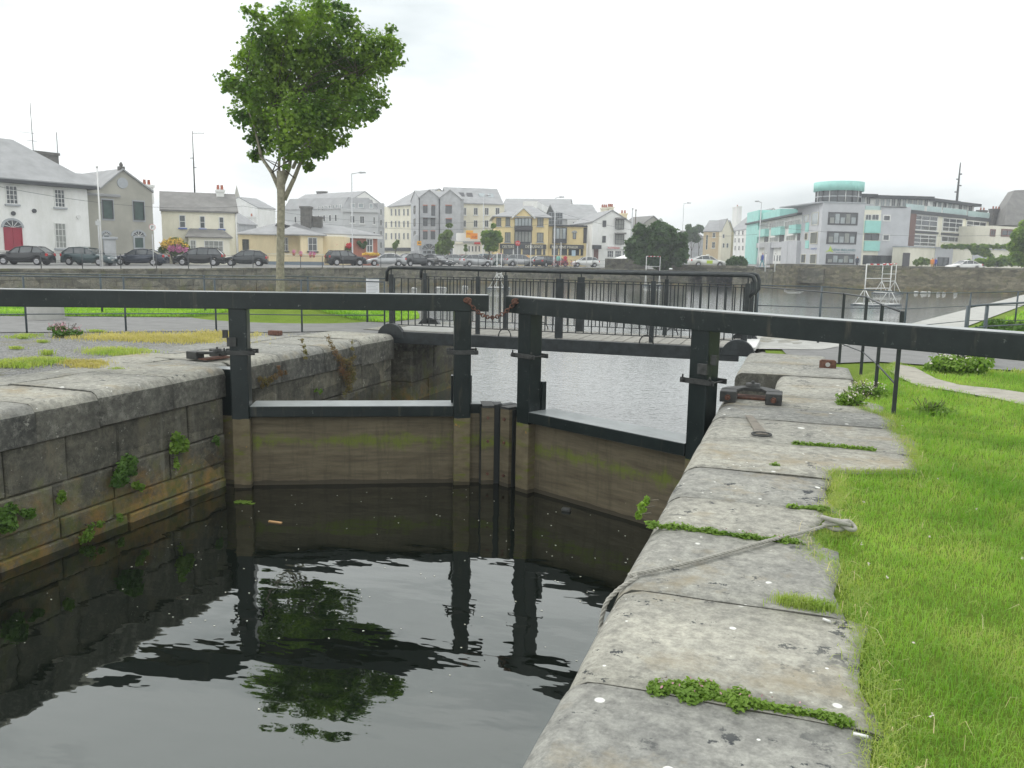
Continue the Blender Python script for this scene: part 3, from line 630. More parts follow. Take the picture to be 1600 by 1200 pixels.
class Fac:
    """a vertical facade: base line between two places, u runs right along it, n towards the viewer"""
    def __init__(s, xl, Dl, xr, Dr, z0=GZ, y=400):
        a = W(xl, y, Dl); b = W(xr, y, Dr); s.P0 = Vector((a.x, a.y, 0)); b = Vector((b.x, b.y, 0)); s.L = (b-s.P0).length
        s.u = (b-s.P0).normalized(); s.n = Vector((s.u.y, -s.u.x, 0)); s.z0 = z0; s.T = frame(s.P0, s.u, s.n)
    def uv(s, px, py, off=0.0):
        d = ray(px, py); o = s.P0+s.n*off; t = (o-CP).dot(s.n)/d.dot(s.n); P = CP+d*t; return (P-s.P0).dot(s.u), P.z
def solveDr(xl, yl, Dl, xr, yr):
    """distance at xr so that a level line through (xl,yl,Dl) also passes (xr,yr)"""
    z = W(xl, yl, Dl).z; d = ray(xr, yr); return d.dot(FH)*(z-EYE)/d.z
def window(F, parent, x0, y0, x1, y1, nx=1, ny=2, fm=None, gm=None, sill=None, off=0.0, arch=False, fw=.07, name='window'):
    fm = fm or M_WF; gm = gm or M_GLASS
    u0, za = F.uv(x0, (y0+y1)/2, off)[0], 0; u1 = F.uv(x1, (y0+y1)/2, off)[0]; zt = F.uv((x0+x1)/2, y0, off)[1]; zb = F.uv((x0+x1)/2, y1, off)[1]
    if u1 < u0: u0, u1 = u1, u0
    o = off; m = MB(); fw = min(fw, (u1-u0)*.14)
    m.box((u0, o, zb), (u0+fw, o+.09, zt), F.T).box((u1-fw, o, zb), (u1, o+.09, zt), F.T).box((u0+fw, o, zt-fw), (u1-fw, o+.09, zt), F.T).box((u0+fw, o, zb), (u1-fw, o+.09, zb+fw), F.T)
    for k in range(1, nx): uu = u0+(u1-u0)*k/nx; m.box((uu-fw*.3, o, zb+fw), (uu+fw*.3, o+.075, zt-fw), F.T)
    for k in range(1, ny): zz = zb+(zt-zb)*k/ny; m.box((u0+fw, o, zz-fw*.3), (u1-fw, o+.07, zz+fw*.3), F.T)
    w_ = m.build(name, fm, parent)
    MB().box((u0+fw, o, zb+fw), (u1-fw, o+.03, zt-fw), F.T).build('pane', gm, w_)
    if sill: MB().box((u0-.12, o, zb-.14), (u1+.12, o+.2, zb-.004), F.T).build('sill', sill, w_)
    if arch:
        r = (u1-u0)/2; c = (u0+u1)/2; pr = [(c+r*cos(a), zt+.004+r*.8*sin(a)) for a in [pi*k/10 for k in range(11)]]
        MB().prism(pr, o, o+.05, F.T, ax=1).build('fanlight', M_GLASS, w_)
        for k in range(5): a = pi*(k+.5)/5; MB().tube([F.T(c, o+.06, zt), F.T(c+r*cos(a), o+.06, zt+r*.8*sin(a))], .025, 4).build('glazing_bar', M_WF, w_)
        pr2 = [(c+r*cos(a), zt+.004+r*.8*sin(a)) for a in [pi*k/10 for k in range(11)]]+[(c+(r+.18)*cos(a), zt+.004+(r*.8+.18)*sin(a)) for a in [pi*k/10 for k in reversed(range(11))]]
        MB().prism(pr2, o, o+.1, F.T, ax=1).build('arch_surround', M_SILL, w_)
    return w_
def panel(F, parent, x0, y0, x1, y1, m, t=.1, name='panel', off=0.0):
    um = (x0+x1)/2; ym = (y0+y1)/2; u0 = F.uv(x0, ym, off)[0]; u1 = F.uv(x1, ym, off)[0]; zt = F.uv(um, y0, off)[1]; zb = F.uv(um, y1, off)[1]
    if u1 < u0: u0, u1 = u1, u0
    return MB().box((u0, off, zb), (u1, off+t, zt), F.T).build(name, m, parent)
def walls(F, parent, u0, u1, dep, zt, m, z0=None, name='wall'):
    return MB().box((u0, -dep, (F.z0 if z0 is None else z0)-.3), (u1, 0, zt), F.T).build(name, m, parent)
def gable_roof(F, parent, u0, u1, dep, ze, zr, m, ov=.35, th=.18, wallm=None, lo=0):
    """ridge along the facade"""
    mb = MB(); h = dep/2; s = (zr-ze)/h
    pr = [(ov, ze-ov*s), (-h, zr), (-dep-ov, ze-ov*s), (-dep-ov, ze-ov*s+th), (-h, zr+th), (ov, ze-ov*s+th)]
    n = 6; vs = [F.T(u0-ov*.6, a, b) for a, b in pr]+[F.T(u1+ov*.6, a, b) for a, b in pr]
    mb.add(vs, [(0, 1, 4, 5), (1, 2, 3, 4), (6, 11, 10, 7), (7, 10, 9, 8)]+[(i, (i+1) % n, n+(i+1) % n, n+i) for i in range(n)])
    r = mb.build('roof', m, parent)
    if wallm:
        g = MB()
        for uu in (u0, u1-.25): g.add([F.T(uu, 0, ze), F.T(uu, -dep, ze), F.T(uu, -h, zr-.02), F.T(uu+.25, 0, ze), F.T(uu+.25, -dep, ze), F.T(uu+.25, -h, zr-.02)], [(0, 1, 2), (5, 4, 3), (0, 3, 4, 1), (1, 4, 5, 2), (2, 5, 3, 0)])
        g.build('gable_wall', wallm, parent)
    return r
def front_gable(F, parent, u0, u1, dep, ze, zr, m, wallm, ov=.25, th=.16, um=None):
    um = (u0+u1)/2 if um is None else um
    MB().prism([(u0, ze), (u1, ze), (um, zr)], -dep, 0, F.T, ax=1).build('gable_wall', wallm, parent)
    mb = MB()
    for a, z, b in ((u0, ze, -1), (u1, ze, 1)):
        s = (zr-ze)/abs(um-a)
        q = [(a+b*ov, ze-ov*s+.01), (um, zr+.01), (um, zr+th+.01), (a+b*ov, ze-ov*s+th+.01)]
        mb.prism(q, -dep, ov, F.T, ax=1)
    return mb.build('roof', m, parent)
def hip_roof(F, parent, u0, u1, dep, ze, zr, m, ov=.4, r0=None, r1=None, th=.12):
    h = dep/2; r0 = u0+h if r0 is None else r0; r1 = u1-h if r1 is None else r1
    e = [(u0-ov, ov), (u1+ov, ov), (u1+ov, -dep-ov), (u0-ov, -dep-ov)]
    vs = [F.T(a, b, ze+th) for a, b in e]+[F.T(r0, -h, zr), F.T(r1, -h, zr)]+[F.T(a, b, ze) for a, b in e]
    return MB().add(vs, [(0, 1, 5, 4), (1, 2, 5), (2, 3, 4, 5), (3, 0, 4), (6, 9, 8, 7), (0, 6, 7, 1), (1, 7, 8, 2), (2, 8, 9, 3), (3, 9, 6, 0)]).build('roof', m, parent)
def chimney(F, parent, px0, py0, px1, zb, dep, m=None, off=-4, pots=2, cap=True):
    u0, z1 = F.uv(px0, py0, off); u1 = F.uv(px1, py0, off)[0]; w_ = u1-u0
    c = MB().box((u0, off-dep, zb), (u1, off, z1-.25), F.T)
    c.box((u0-.1, off-dep-.1, z1-.25), (u1+.1, off+.1, z1), F.T)
    c = c.build('chimney', m or M_CHIM, parent)
    for k in range(pots): uu = u0+w_*(k+.5)/pots; MB().lathe([(.16, z1), (.13, z1+.45), (.15, z1+.5), (.1, z1+.5)], 8, (uu, off-dep/2), F.T).build('chimney_pot', M_POT, c)
    return c
def text(body, F, px, py, size_px, parent, m, off=.1, x1=None, name='lettering'):
    cu = bpy.data.curves.new(name, 'FONT'); cu.body = body; cu.extrude = .01; cu.materials.append(m); cu.resolution_u = 2
    o = bpy.data.objects.new(name, cu); COL.objects.link(o)
    bpy.context.view_layer.update(); u, z = F.uv(px, py, off); D = (F.T(u, off, z)-CP).dot(FH); s = size_px*D/FPX
    cu.size = s*1.35
    if x1:
        ue = F.uv(x1, py, off)[0]; bpy.context.view_layer.update(); wd = max(o.dimensions.x, .01); sx = (ue-u)/wd
    else: sx = 1
    M = Matrix((F.u*sx, Vector((0, 0, 1)), F.n)).transposed().to_4x4(); M.translation = F.T(u, off, z)
    me = bpy.data.meshes.new_from_object(o.evaluated_get(bpy.context.evaluated_depsgraph_get())); me.name = name; bpy.data.objects.remove(o)
    me.transform(M); o = bpy.data.objects.new(name, me); COL.objects.link(o); o.parent = parent
    if not me.materials: me.materials.append(m)
    return o

# A white house with the crimson door
t = thing('white_house', 'white two storey house with crimson arched door and grey hipped roof', 'house')
F = Fac(-150, 64, 142, 76.5); ze = F.uv(142, 291)[1]; ze = W(30, 283.5, 69.5).z
walls(F, t, 0, F.L, 11, ze-.05, M_WHITE)
MB().box((-.45, -11.45, ze-.05), (F.L+.75, .75, ze+.22), F.T).build('eaves', M_TRIM, t)
zr = F.uv(19, 217, -5)[1]; ur = F.uv(21, 217, -5.3)[0]
hip_roof(F, t, 0, F.L+.35, 11, ze+.22, zr, M_SLATE, ov=.5, r1=ur)
for a in ((8.3, 290, 27, 319), (84.5, 296, 100.8, 324)): window(F, t, *a, 3, 4, sill=M_SILL)
window(F, t, 85.5, 348.5, 103, 388, 3, 4, gm=M_CURT, sill=M_SILL)
d = window(F, t, 6.5, 355.5, 35, 400, 2, 1, fm=M_DOOR, gm=M_DOOR, arch=True, name='door')
window(F, t, -70, 348, -50, 388, 3, 4, sill=M_SILL); window(F, t, -70, 285, -52, 314, 3, 4, sill=M_SILL)
for a in ((17, 330, 23.5, 337), (51, 327, 55, 332), (120, 337, 124, 341)):
    u, z = F.uv((a[0]+a[2])/2, (a[1]+a[3])/2); MB().lathe([(.0, .3), (.12, .28), (.2, .12), (.2, 0)], 12, (0, 0), frame(F.T(u, 0, z), F.u, (0, 0, 1))) ; mb = MB(); r = .18
    mb.add([F.T(u+r*cos(q*pi/6), .12, z+r*sin(q*pi/6)) for q in range(12)]+[F.T(u+r*cos(q*pi/6), 0, z+r*sin(q*pi/6)) for q in range(12)], [tuple(range(12))]+[(i, (i+1) % 12, 12+(i+1) % 12, 12+i) for i in range(12)]).build('wall_lamp', M_TRIM if a[0] < 100 else M_WF, t)
panel(F, t, -150, 391, 142, 409, mat('plinth_paint', (.55, .55, .52), .8, .1), .12, 'plinth')
chimney(F, t, 53, 235, 91, ze, 1.6, M_CHIM, -9, 0)
for px_, pt in ((52, 160), (90, 207)):
    u, z = F.uv(px_, 237, -9.8); zt = F.uv(px_, pt, -9.8)[1]
    an = MB().tube([F.T(u, -9.8, z-.3), F.T(u, -9.8, zt)], .035, 5)
    if px_ < 60: an.tube([F.T(u-1.2, -9.8, zt-2.9), F.T(u+.2, -9.8, zt-2.9)], .02, 4).tube([F.T(u-.5, -9.8, zt-3.6), F.T(u+.4, -9.8, zt-3.6)], .02, 4)
    an.build('aerial', M_IRON, t)

# B grey rendered gabled hall
t = thing('grey_gabled_house', 'grey rendered gable fronted building with boarded windows beside the white house', 'house')
F = Fac(141, 77.5, 242, 82); zg = W(236, 299, 82).z; uA = F.uv(159, 300)[0]; uC = F.uv(236, 300)[0]; za = F.uv(191, 266)[1]
walls(F, t, 0, F.L, 10, zg, M_GRND)
front_gable(F, t, uA, F.L-.1, 10, zg, za, M_SLATE, M_GRND, .2, um=F.uv(191, 266)[0])
gable_roof(F, t, 0, uA+1.5, 10, F.uv(150, 296)[1]-.5, F.uv(150, 276, -5)[1], M_SLATE, .2, wallm=M_GRND)
u, z = F.uv(191, 260); MB().box((u-.25, -.5, za-.1), (u+.25, 0, z), F.T).lathe([(.12, z), (.2, z+.15), (.06, z+.4)], 8, (u, -.25), F.T).build('finial', M_CHIM, t)
u, z = F.uv(191, 286); mb = MB(); mb.add([F.T(u+.5*cos(q*pi/10), .1, z+.5*sin(q*pi/10)) for q in range(20)]+[F.T(u+.5*cos(q*pi/10), 0, z+.5*sin(q*pi/10)) for q in range(20)], [tuple(range(20))]+[(i, (i+1) % 20, 20+(i+1) % 20, 20+i) for i in range(20)]).build('roundel', M_SILL, t)
for a in ((160, 312.5, 176.5, 342), (208.5, 315, 225, 344)):
    panel(F, t, a[0]-1.6, a[1]-2, a[2]+1.6, a[3]+2.5, M_SILL, .05, 'surround'); window(F, t, *a, 1, 1, fm=M_DF, gm=M_GDARK, off=.05)
for a in ((161, 367, 172, 396), (208, 369, 226, 389.5)):
    window(F, t, *a, 1, 1, fm=M_SILL, gm=M_GDARK, arch=True, fw=.16)
chimney(F, t, 226, 288, 239.5, zg-1, 1.0, M_WHITE, -3, 2)
# C cream cottage
t = thing('cream_cottage', 'cream two storey cottage with blue window sills and a glazed porch', 'house')
F = Fac(255, 86, 372, solveDr(255, 328, 86, 372, 332)); ze = W(255, 328, 86).z; zr = F.uv(245, 301, -4)[1]
walls(F, t, 0, F.L, 8, ze, M_CREAM)
gable_roof(F, t, 0, F.L, 8, ze, zr, M_SLATED, .25, wallm=M_GRND)  # grey on the gable walls paints in the shade of the left end
for a in ((280, 336, 290, 356), (312, 337.5, 320.5, 357), (342, 339, 350, 357.7)): window(F, t, *a, 1, 2, sill=M_BLUE)
pz0 = F.uv(325, 372)[1]; pu0 = F.uv(294, 380)[0]; pu1 = F.uv(357, 380)[0]
MB().box((pu0, 0.003, GZ-.3), (pu1, 2.2, pz0), F.T).build('porch_wall', M_CREAM2, t)
MB().add([F.T(pu0-.3, 2.5, pz0), F.T(pu1+.3, 2.5, pz0), F.T(pu1-.6, .004, pz0+.85), F.T(pu0+.2, .004, pz0+.85), F.T(pu0-.3, 2.5, pz0+.1), F.T(pu1+.3, 2.5, pz0+.1), F.T(pu1-.6, .004, pz0+.95), F.T(pu0+.2, .004, pz0+.95), F.T(pu0-.3, .004, pz0), F.T(pu1+.3, .004, pz0)], [(0, 1, 9, 8), (4, 5, 6, 7), (0, 1, 5, 4), (1, 9, 6, 5), (8, 0, 4, 7), (8, 9, 6, 7)]).build('porch_roof', M_SLATED, t)
window(F, t, 297, 375, 306.5, 391, 2, 2, gm=M_CURT, off=2.2); window(F, t, 319, 376, 349, 393, 4, 2, gm=M_CURT, off=2.2)
chimney(F, t, 338, 296, 350, zr-1.2, .9, M_WHITE, -3.2, 2)
u, z = F.uv(371, 335); MB().tube([F.T(F.L-.1, .1, ze), F.T(F.L-.1, .1, GZ)], .07, 6).build('downpipe', M_WF, t)
# tall mast behind the cottage, gull perch bits
def mast(name, label, px, D, yt, yb, r, cat='mast', arms=()):
    a = W(px, yb, D); z0 = a.z; zt = zat((a.x, a.y), yt); t = thing(name, label, cat)
    MB().tube([(a.x, a.y, z0), (a.x, a.y, (z0+zt)/2), (a.x, a.y, zt)], [r, r*.8, r*.4], 6).build('shaft', M_IRON, t)
    for k, (yy, l) in enumerate(arms):
        z = zat((a.x, a.y), yy); MB().tube([Vector((a.x, a.y, z)), Vector((a.x, a.y, z))+RT*l], r*.5, 5).build('antenna', M_IRON, t)
    return t
mast('radio_mast', 'thin tall aerial mast rising behind the cream cottage roof', 304.5, 100, 204, 306, .09, arms=((208, 1.4), (247, -.4), (262, .3)))
# church spire
t = thing('church_spire', 'distant pointed stone church spire left of the maple tree', 'spire')
a = W(371, 330, 220); zb = W(371, 324, 220).z; zt = W(371, 289, 220).z; s = .93
MB().box((a.x-s, a.y-s, 0), (a.x+s, a.y+s, zb)).build('tower', M_STONE, t)
MB().add([(a.x-s, a.y-s, zb), (a.x+s, a.y-s, zb), (a.x+s, a.y+s, zb), (a.x-s, a.y+s, zb), (a.x, a.y, zt)], [(0, 1, 4), (1, 2, 4), (2, 3, 4), (3, 0, 4)]).build('spire', M_GRND, t)
# back roofs
t = thing('stone_house', 'old grey stone gabled house behind the cottage and bungalow', 'house'); F = Fac(374, 140, 402, 145)
z = W(376, 350, 140).z; walls(F, t, 0, F.L, 8, z, M_STONE); gable_roof(F, t, 0, F.L, 8, z, F.uv(386, 333, -4)[1], M_SLATE, .2, wallm=M_STONE); chimney(F, t, 393, 338, 401, z, 1, M_WHITE, -2, 1)
t = thing('white_house', 'plain white gabled house behind the tree trunk and bungalow', 'house'); F = Fac(405, 175, 432, 180)
z = W(406, 325, 175).z; walls(F, t, 0, F.L, 10, z, M_WHITE); gable_roof(F, t, 0, F.L, 10, z, F.uv(415, 313, -5)[1], M_SLATE, .1, wallm=M_WHITE)
# E yellow bungalow
t = thing('bungalow', 'peach coloured bungalow with slate hip roof and dark chimney', 'bungalow')
F = Fac(373, 98, 470, 98.5); ze = W(373, 366.5, 98).z
walls(F, t, 0, F.L+5, 9, ze, M_PEACH); hip_roof(F, t, 0, F.L+2, 9, ze, F.uv(440, 346, -4.5)[1], M_SLATE, .4)
F2 = Fac(470, 96.5, 505, 97.5); walls(F2, t, 0, F2.L, 9, ze, M_PEACH); hip_roof(F2, t, -2, F2.L, 9, ze, F2.uv(487, 349, -4.5)[1], M_SLATE, .4, r0=.2)
window(F, t, 379, 374, 389, 391, 2, 2, fm=M_TRIM, gm=M_GLASS, sill=M_SILL); window(F, t, 441.5, 371, 450.5, 392.5, 2, 2, gm=M_GLASS, sill=M_TRIM); window(F2, t, 481, 371, 495.5, 392.5, 2, 2, gm=M_GLASS, sill=M_TRIM)
chimney(F, t, 469, 322, 485, ze+.6, 1.4, M_CHIM, -5, 0); chimney(F, t, 488, 338, 502, ze+.6, 1.2, M_CHIM, -6, 0)
panel(F, t, 373, 404, 505, 412, mat('blue_grey_plinth', (.2, .25, .3), .8), .05, 'plinth')
t = thing('garden_wall', 'low cream garden wall in front of the peach bungalow', 'wall'); F3 = Fac(418, 93, 506, 94); zz = W(418, 397.5, 93).z
MB().box((0, -.25, GZ-.2), (F3.L, 0, zz), F3.T).build('wall', M_PEACH, t); MB().box((-.04, -.29, zz+.003), (F3.L+.04, .04, zz+.12), F3.T).build('capping', M_CREAM, t); MB().box((0, .002, GZ-.2), (F3.L, .03, GZ+.35), F3.T).build('plinth', MATS['blue_grey_plinth'], t)
# red brick bungalow
t = thing('brick_bungalow', 'red brick bungalow with slate roof and hanging baskets', 'bungalow')
F = Fac(504.5, 103, 590, 107); ze = W(506, 369.5, 103).z
walls(F, t, 0, F.L, 9, ze, M_BRICK); hip_roof(F, t, -2, F.L, 9, ze+.25, F.uv(515, 347, -4.5)[1], M_SLATE, .5, r0=1, r1=F.L-6)
MB().box((-.1, .003, ze-.1), (F.L+.5, .45, ze+.24), F.T).build('fascia', M_WF, t)
window(F, t, 510.5, 372, 527, 385, 2, 1, gm=M_GLASS, fw=.16); window(F, t, 572, 372.5, 582.5, 395, 2, 2, gm=M_GLASS, fw=.18)
panel(F, t, 535, 372, 550, 400, M_TRIM, .05, 'doorway')
for a in ((561, 380), (564.5, 384), (568, 386), (571, 381)):
    u, z = F.uv(*a, .3); MB().lathe([(0, z-.3), (.25, z-.1), (.3, z+.1), (.2, z+.3), (0, z+.35)], 7, (u, .3), F.T).build('hanging_basket', M_LEAF2, t)
# G grey mansard apartments
t = thing('apartment_block', 'grey apartment block with mansard roof behind the red brick bungalow', 'apartments')
F = Fac(537, 135, 591, 136); zt = W(537, 326, 135).z
walls(F, t, 0, F.L, 4.5, zt, M_GRAP)
zr = F.uv(560, 309, -1.5)[1]
MB().add([F.T(-.2, .2, zt), F.T(F.L, .2, zt), F.T(F.L, -4.5, zt), F.T(-.2, -4.5, zt), F.T(1, -1.2, zr), F.T(F.L-1.4, -1.2, zr), F.T(F.L-1.4, -4, zr), F.T(1, -4, zr)], [(0, 1, 5, 4), (1, 2, 6, 5), (2, 3, 7, 6), (3, 0, 4, 7), (4, 5, 6, 7), (0, 3, 2, 1)]).build('roof', M_SLATE, t)
MB().box((-.3, .003, zt-.5), (F.L+.2, .4, zt), F.T).build('cornice', M_GRAP, t)
for a in ((547, 337, 554.5, 348.5), (562, 337.5, 569.5, 349.5), (583, 339, 586.5, 350.5), (562, 362, 569, 373), (583, 362, 586.5, 374), (547, 362, 554, 373)): window(F, t, *a, 2, 1, sill=M_WF)
for a in ((548, 317.5, 555, 325), (560, 317.5, 568, 325), (577, 318, 583, 325.5)): window(F, t, *a, 1, 1, gm=M_GLASSL, off=.0)
FL = Fac(446, 142, 537, 135.2); zt2 = zt
walls(FL, t, 0, FL.L-.01, 8, zt2, M_GRAP); MB().add([FL.T(0, .2, zt), FL.T(FL.L, .2, zt), FL.T(FL.L, -8, zt), FL.T(0, -8, zt), FL.T(0, -1.2, zr), FL.T(FL.L, -1.2, zr), FL.T(FL.L, -7, zr), FL.T(0, -7, zr)], [(0, 1, 5, 4), (1, 2, 6, 5), (2, 3, 7, 6), (3, 0, 4, 7), (4, 5, 6, 7)]).build('roof', M_SLATE, t)
for k in range(7): x = 497+5.6*k; y = 322.5-.55*k; window(FL, t, x, y, x+3.4, y+7, 1, 1, gm=M_GLASSL)
for k in range(8): x = 460+9*k; window(FL, t, x, 338-.4*k, x+4, 348-.3*k, 1, 1)
F5 = Fac(591, 140, 601, 141); walls(F5, t, 0, F5.L, 3, W(592, 316, 138).z, M_STONE)
for yy in (326, 343, 360, 378): window(F5, t, 593.5, yy, 596.5, yy+10, 1, 1)
t = thing('apartment_block', 'cream gabled block with long slate roof and dark chimney behind the mansard apartments', 'apartments')
F = Fac(447, 205, 538, 190); z = W(465, 322, 200).z; walls(F, t, 0, F.L, 12, z, M_CREAM2); gable_roof(F, t, 0, F.L, 12, z, F.uv(480, 305, -6)[1], M_SLATE, .2, wallm=M_WHITE); chimney(F, t, 494.5, 299, 503, z+3, 1.6, M_CHIM, -6, 0)
# H cream slot window block
t = thing('apartment_block', 'cream four storey block with narrow slot windows beside the grey stone gables', 'apartments')
F = Fac(600, 172, 643, solveDr(608, 323, 170, 642, 320)); zt = W(608, 323, 171).z
walls(F, t, 0, F.L, 12, zt, M_CREAM); gable_roof(F, t, F.uv(608, 330)[0], F.L, 12, zt, zt+3.2, M_SLATE, .3, wallm=M_CREAM)
for y0, y1 in ((326.5, 337), (345, 355), (364, 374)):
    for xc in (612, 618.6, 624, 631.5, 637.8): window(F, t, xc-1.05, y0, xc+1.05, y1, 1, 1, fm=M_GRAP)
for y0, y1 in ((346.5, 356), (364, 374.5)): window(F, t, 602.6, y0, 604.7, y1, 1, 1, fm=M_GRAP)
panel(F, t, 600, 387, 642, 392, M_TRIM, .4, 'shop_canopy')
# I stone gables
t = thing('stone_apartment_block', 'grey cut stone block with twin gables and arched ground floor openings', 'apartments')
F = Fac(655, 150, 719, 150.5); zt = W(655, 309.5, 150).z; um = F.uv(686.7, 309)[0]
walls(F, t, 0, F.L, 16, zt, M_STONE); front_gable(F, t, .01, um, 16, zt, F.uv(671, 297.5)[1], M_SLATE, M_STONE, .2); front_gable(F, t, um, F.L, 16, zt, F.uv(703, 297.5)[1], M_SLATE, M_STONE, .2)
for a in ((661, 321.5, 668, 333), (674, 321.5, 680, 337), (661, 341, 668, 353), (673, 341, 680, 353.5), (661, 361.5, 668, 374), (673, 361.5, 680, 374), (696, 321.5, 706, 333.5), (696.5, 342.5, 706, 353.5), (696.5, 361.5, 706, 373)):
    w_ = window(F, t, *a, 2, 1, fm=M_DF, gm=M_GLASS); panel(F, w_, a[0]-.3, a[1]-1.5, a[2]+.3, a[1]-.2, M_POT, .12, 'brick_head')
panel(F, t, 660, 339, 682, 340.4, M_SILL, 1.0, 'balcony_slab')
for a in ((659.5, 390, 681.5, 398), (690, 391, 707, 399)): window(F, t, *a, 3, 1, fm=M_SILL, gm=M_GLASS, arch=True, fw=.2)
MB().tube([F.T(um, .15, zt-.1), F.T(um, .15, GZ)], .1, 6).build('downpipe', M_TRIM, t); MB().tube([F.T(0.02, .15, zt-.1), F.T(.02, .15, GZ)], .1, 6).build('downpipe', M_TRIM, t)
Fw = Fac(642, 162, 655, 150.2); zw = W(648.5, 311, 156).z; walls(Fw, t, 0, Fw.L-.01, 8, zt, M_STONE); front_gable(Fw, t, 0, Fw.L, 8, zt, Fw.uv(649, 298.5)[1], M_SLATE, M_STONE, .1)
for a in ((647, 321.5, 649.2, 334), (647, 341.5, 649.2, 353.5), (647, 361, 649.2, 373)): window(Fw, t, *a, 1, 1, fm=M_DF)
# J cream block
t = thing('apartment_block', 'large pale cream block with slate roof and small skylights behind the stone gables', 'apartments')
F = Fac(700, 156, 787, 158); zt = W(745, 318, 157).z; walls(F, t, 0, F.L, 14, zt, M_CREAM); zr = F.uv(730, 295, -7)[1]
gable_roof(F, t, 0, F.L-.4, 14, zt, zr, M_SLATE, .3, wallm=M_WHITE)
for x in (722, 740, 757, 774):
    window(F, t, x, 324.5, x+6.6, 336, 2, 1, fm=M_WF, sill=M_WF)
for x in (722, 740, 757): window(F, t, x, 344, x+6.2, 354.7, 2, 1, fm=M_WF, sill=M_WF)
rn = Vector((0, 1, (zr-zt)/7)).normalized()
for k, (x, y) in enumerate(((721, 306), (734, 306.5), (753, 307), (767, 308))):
    u, z = F.uv(x, y, -3.2); zz = zt+(zr-zt)*.46; MB().add([F.T(u-.55, -2.7, zz-.3), F.T(u+.55, -2.7, zz-.3), F.T(u+.55, -3.9, zz+.45), F.T(u-.55, -3.9, zz+.45), F.T(u-.55, -2.7, zz-.0), F.T(u+.55, -2.7, zz-.0), F.T(u+.55, -3.9, zz+.75), F.T(u-.55, -3.9, zz+.75)], [(4, 5, 6, 7), (0, 1, 5, 4), (1, 2, 6, 5), (3, 0, 4, 7), (2, 3, 7, 6)]).build('skylight', M_GLASSL if k > 1 else M_DF, t)
# white shop with the orange sign
t = thing('white_shop', 'low white shop with orange sign board below the cream block', 'shop')
F = Fac(709, 138, 758, 138.5); zt = W(720, 379, 138).z; walls(F, t, 0, F.L, 6, zt, M_WHITE); z2 = W(720, 364, 140).z
MB().box((.5, -5, zt), (F.L, -1.5, z2), F.T).build('upper_wall', M_WHITE, t)
MB().box((-.1, -6, zt+.003), (F.L+.1, .3, zt+.25), F.T).build('parapet', M_SILL, t)
o = 0.0; s1 = panel(F, t, 728, 360, 739, 371.5, mat('orange_sign', (.85, .45, .03), .5, .03), .3, 'sign'); s2 = panel(F, t, 735, 364.5, 746, 373.5, mat('orange_sign_deep', (.85, .3, .02), .5, .03), .42, 'sign')
M_RED = mat('red_sign', (.55, .03, .03), .5, .05); text('mero', F, 729, 366.5, 4.6, s1, M_RED, .32, 738.5); text('CUP', F, 737, 371.5, 3.2, s2, M_DOOR, .44, 745)
panel(F, t, 741, 378.5, 750, 381.5, M_RED, .35, 'sign'); panel(F, t, 711, 377.5, 723, 381, M_CREAM2, .4, 'sign')
for k in range(4): window(F, t, 732+5.3*k, 384.5, 734+5.3*k, 393, 1, 1, fm=M_SILL)
# K yellow pub
t = thing('yellow_pub', 'yellow three storey pub with white pediment and long black name board', 'pub')
F = Fac(773, 130, 856, 130.5); ze = W(780, 339, 130).z; walls(F, t, 0, F.L, 14, ze, M_YEL)
hip_roof(F, t, 0, F.L, 14, ze, F.uv(825, 321.5, -7)[1], M_SLATE, .5, r0=F.uv(818, 320, -7)[0], r1=F.uv(832, 320, -7)[0])
Fg = F; ua, ub = F.uv(802.5, 337)[0], F.uv(833, 337)[0]; zp = F.uv(817, 326, .3)[1]
MB().prism([(ua, ze-.1), (ub, ze-.1), ((ua+ub)/2, zp)], -4, .3, F.T, ax=1).build('pediment', M_YEL, t)
mb = MB()
for s_, a in ((-1, ua), (1, ub)): um = (ua+ub)/2; mb.prism([(a+s_*.3, ze-.25), (um, zp+.02), (um, zp+.3), (a+s_*.3, ze+.05)], -4, .55, F.T, ax=1)
mb.build('pediment_trim', M_WF, t)
bay = panel(F, t, 804, 340.5, 831, 381, M_TRIM, .25, 'window_bay')
for k in range(5): panel(F, bay, 805+5.2*k, 341.5, 809+5.2*k, 352.5, M_GLASSL, .05, 'pane', .253)
for k in range(5): panel(F, bay, 805+5.2*k, 362, 809+5.2*k, 378, M_CURT, .05, 'pane', .253)
panel(F, t, 803.5, 354, 831.5, 360, M_DF, .9, 'balcony')
for a in ((775.5, 340.5, 783, 353), (790, 340, 797, 353), (839.5, 340, 849, 353.5), (789, 363, 797.5, 378), (839, 363.5, 849, 378)): window(F, t, *a, 2, 1, fm=M_TRIM, gm=M_CURT, sill=M_SILL)
sf = panel(F, t, 781, 381.5, 853, 388.5, M_TRIM, .5, 'name_board')
text('CELTERS', F, 784.5, 387.3, 4.4, sf, M_CREAM, .53, 803); text('DETIUENCE', F, 820.5, 387.3, 4.4, sf, M_CREAM, .53, 848)
panel(F, t, 782, 389, 852, 398, M_GLASS, .1, 'shopfront'); 
for x in (784, 801, 814, 836, 846): panel(F, t, x, 389, x+2.2, 398, M_WF if x % 2 else M_YEL, .2, 'pilaster')
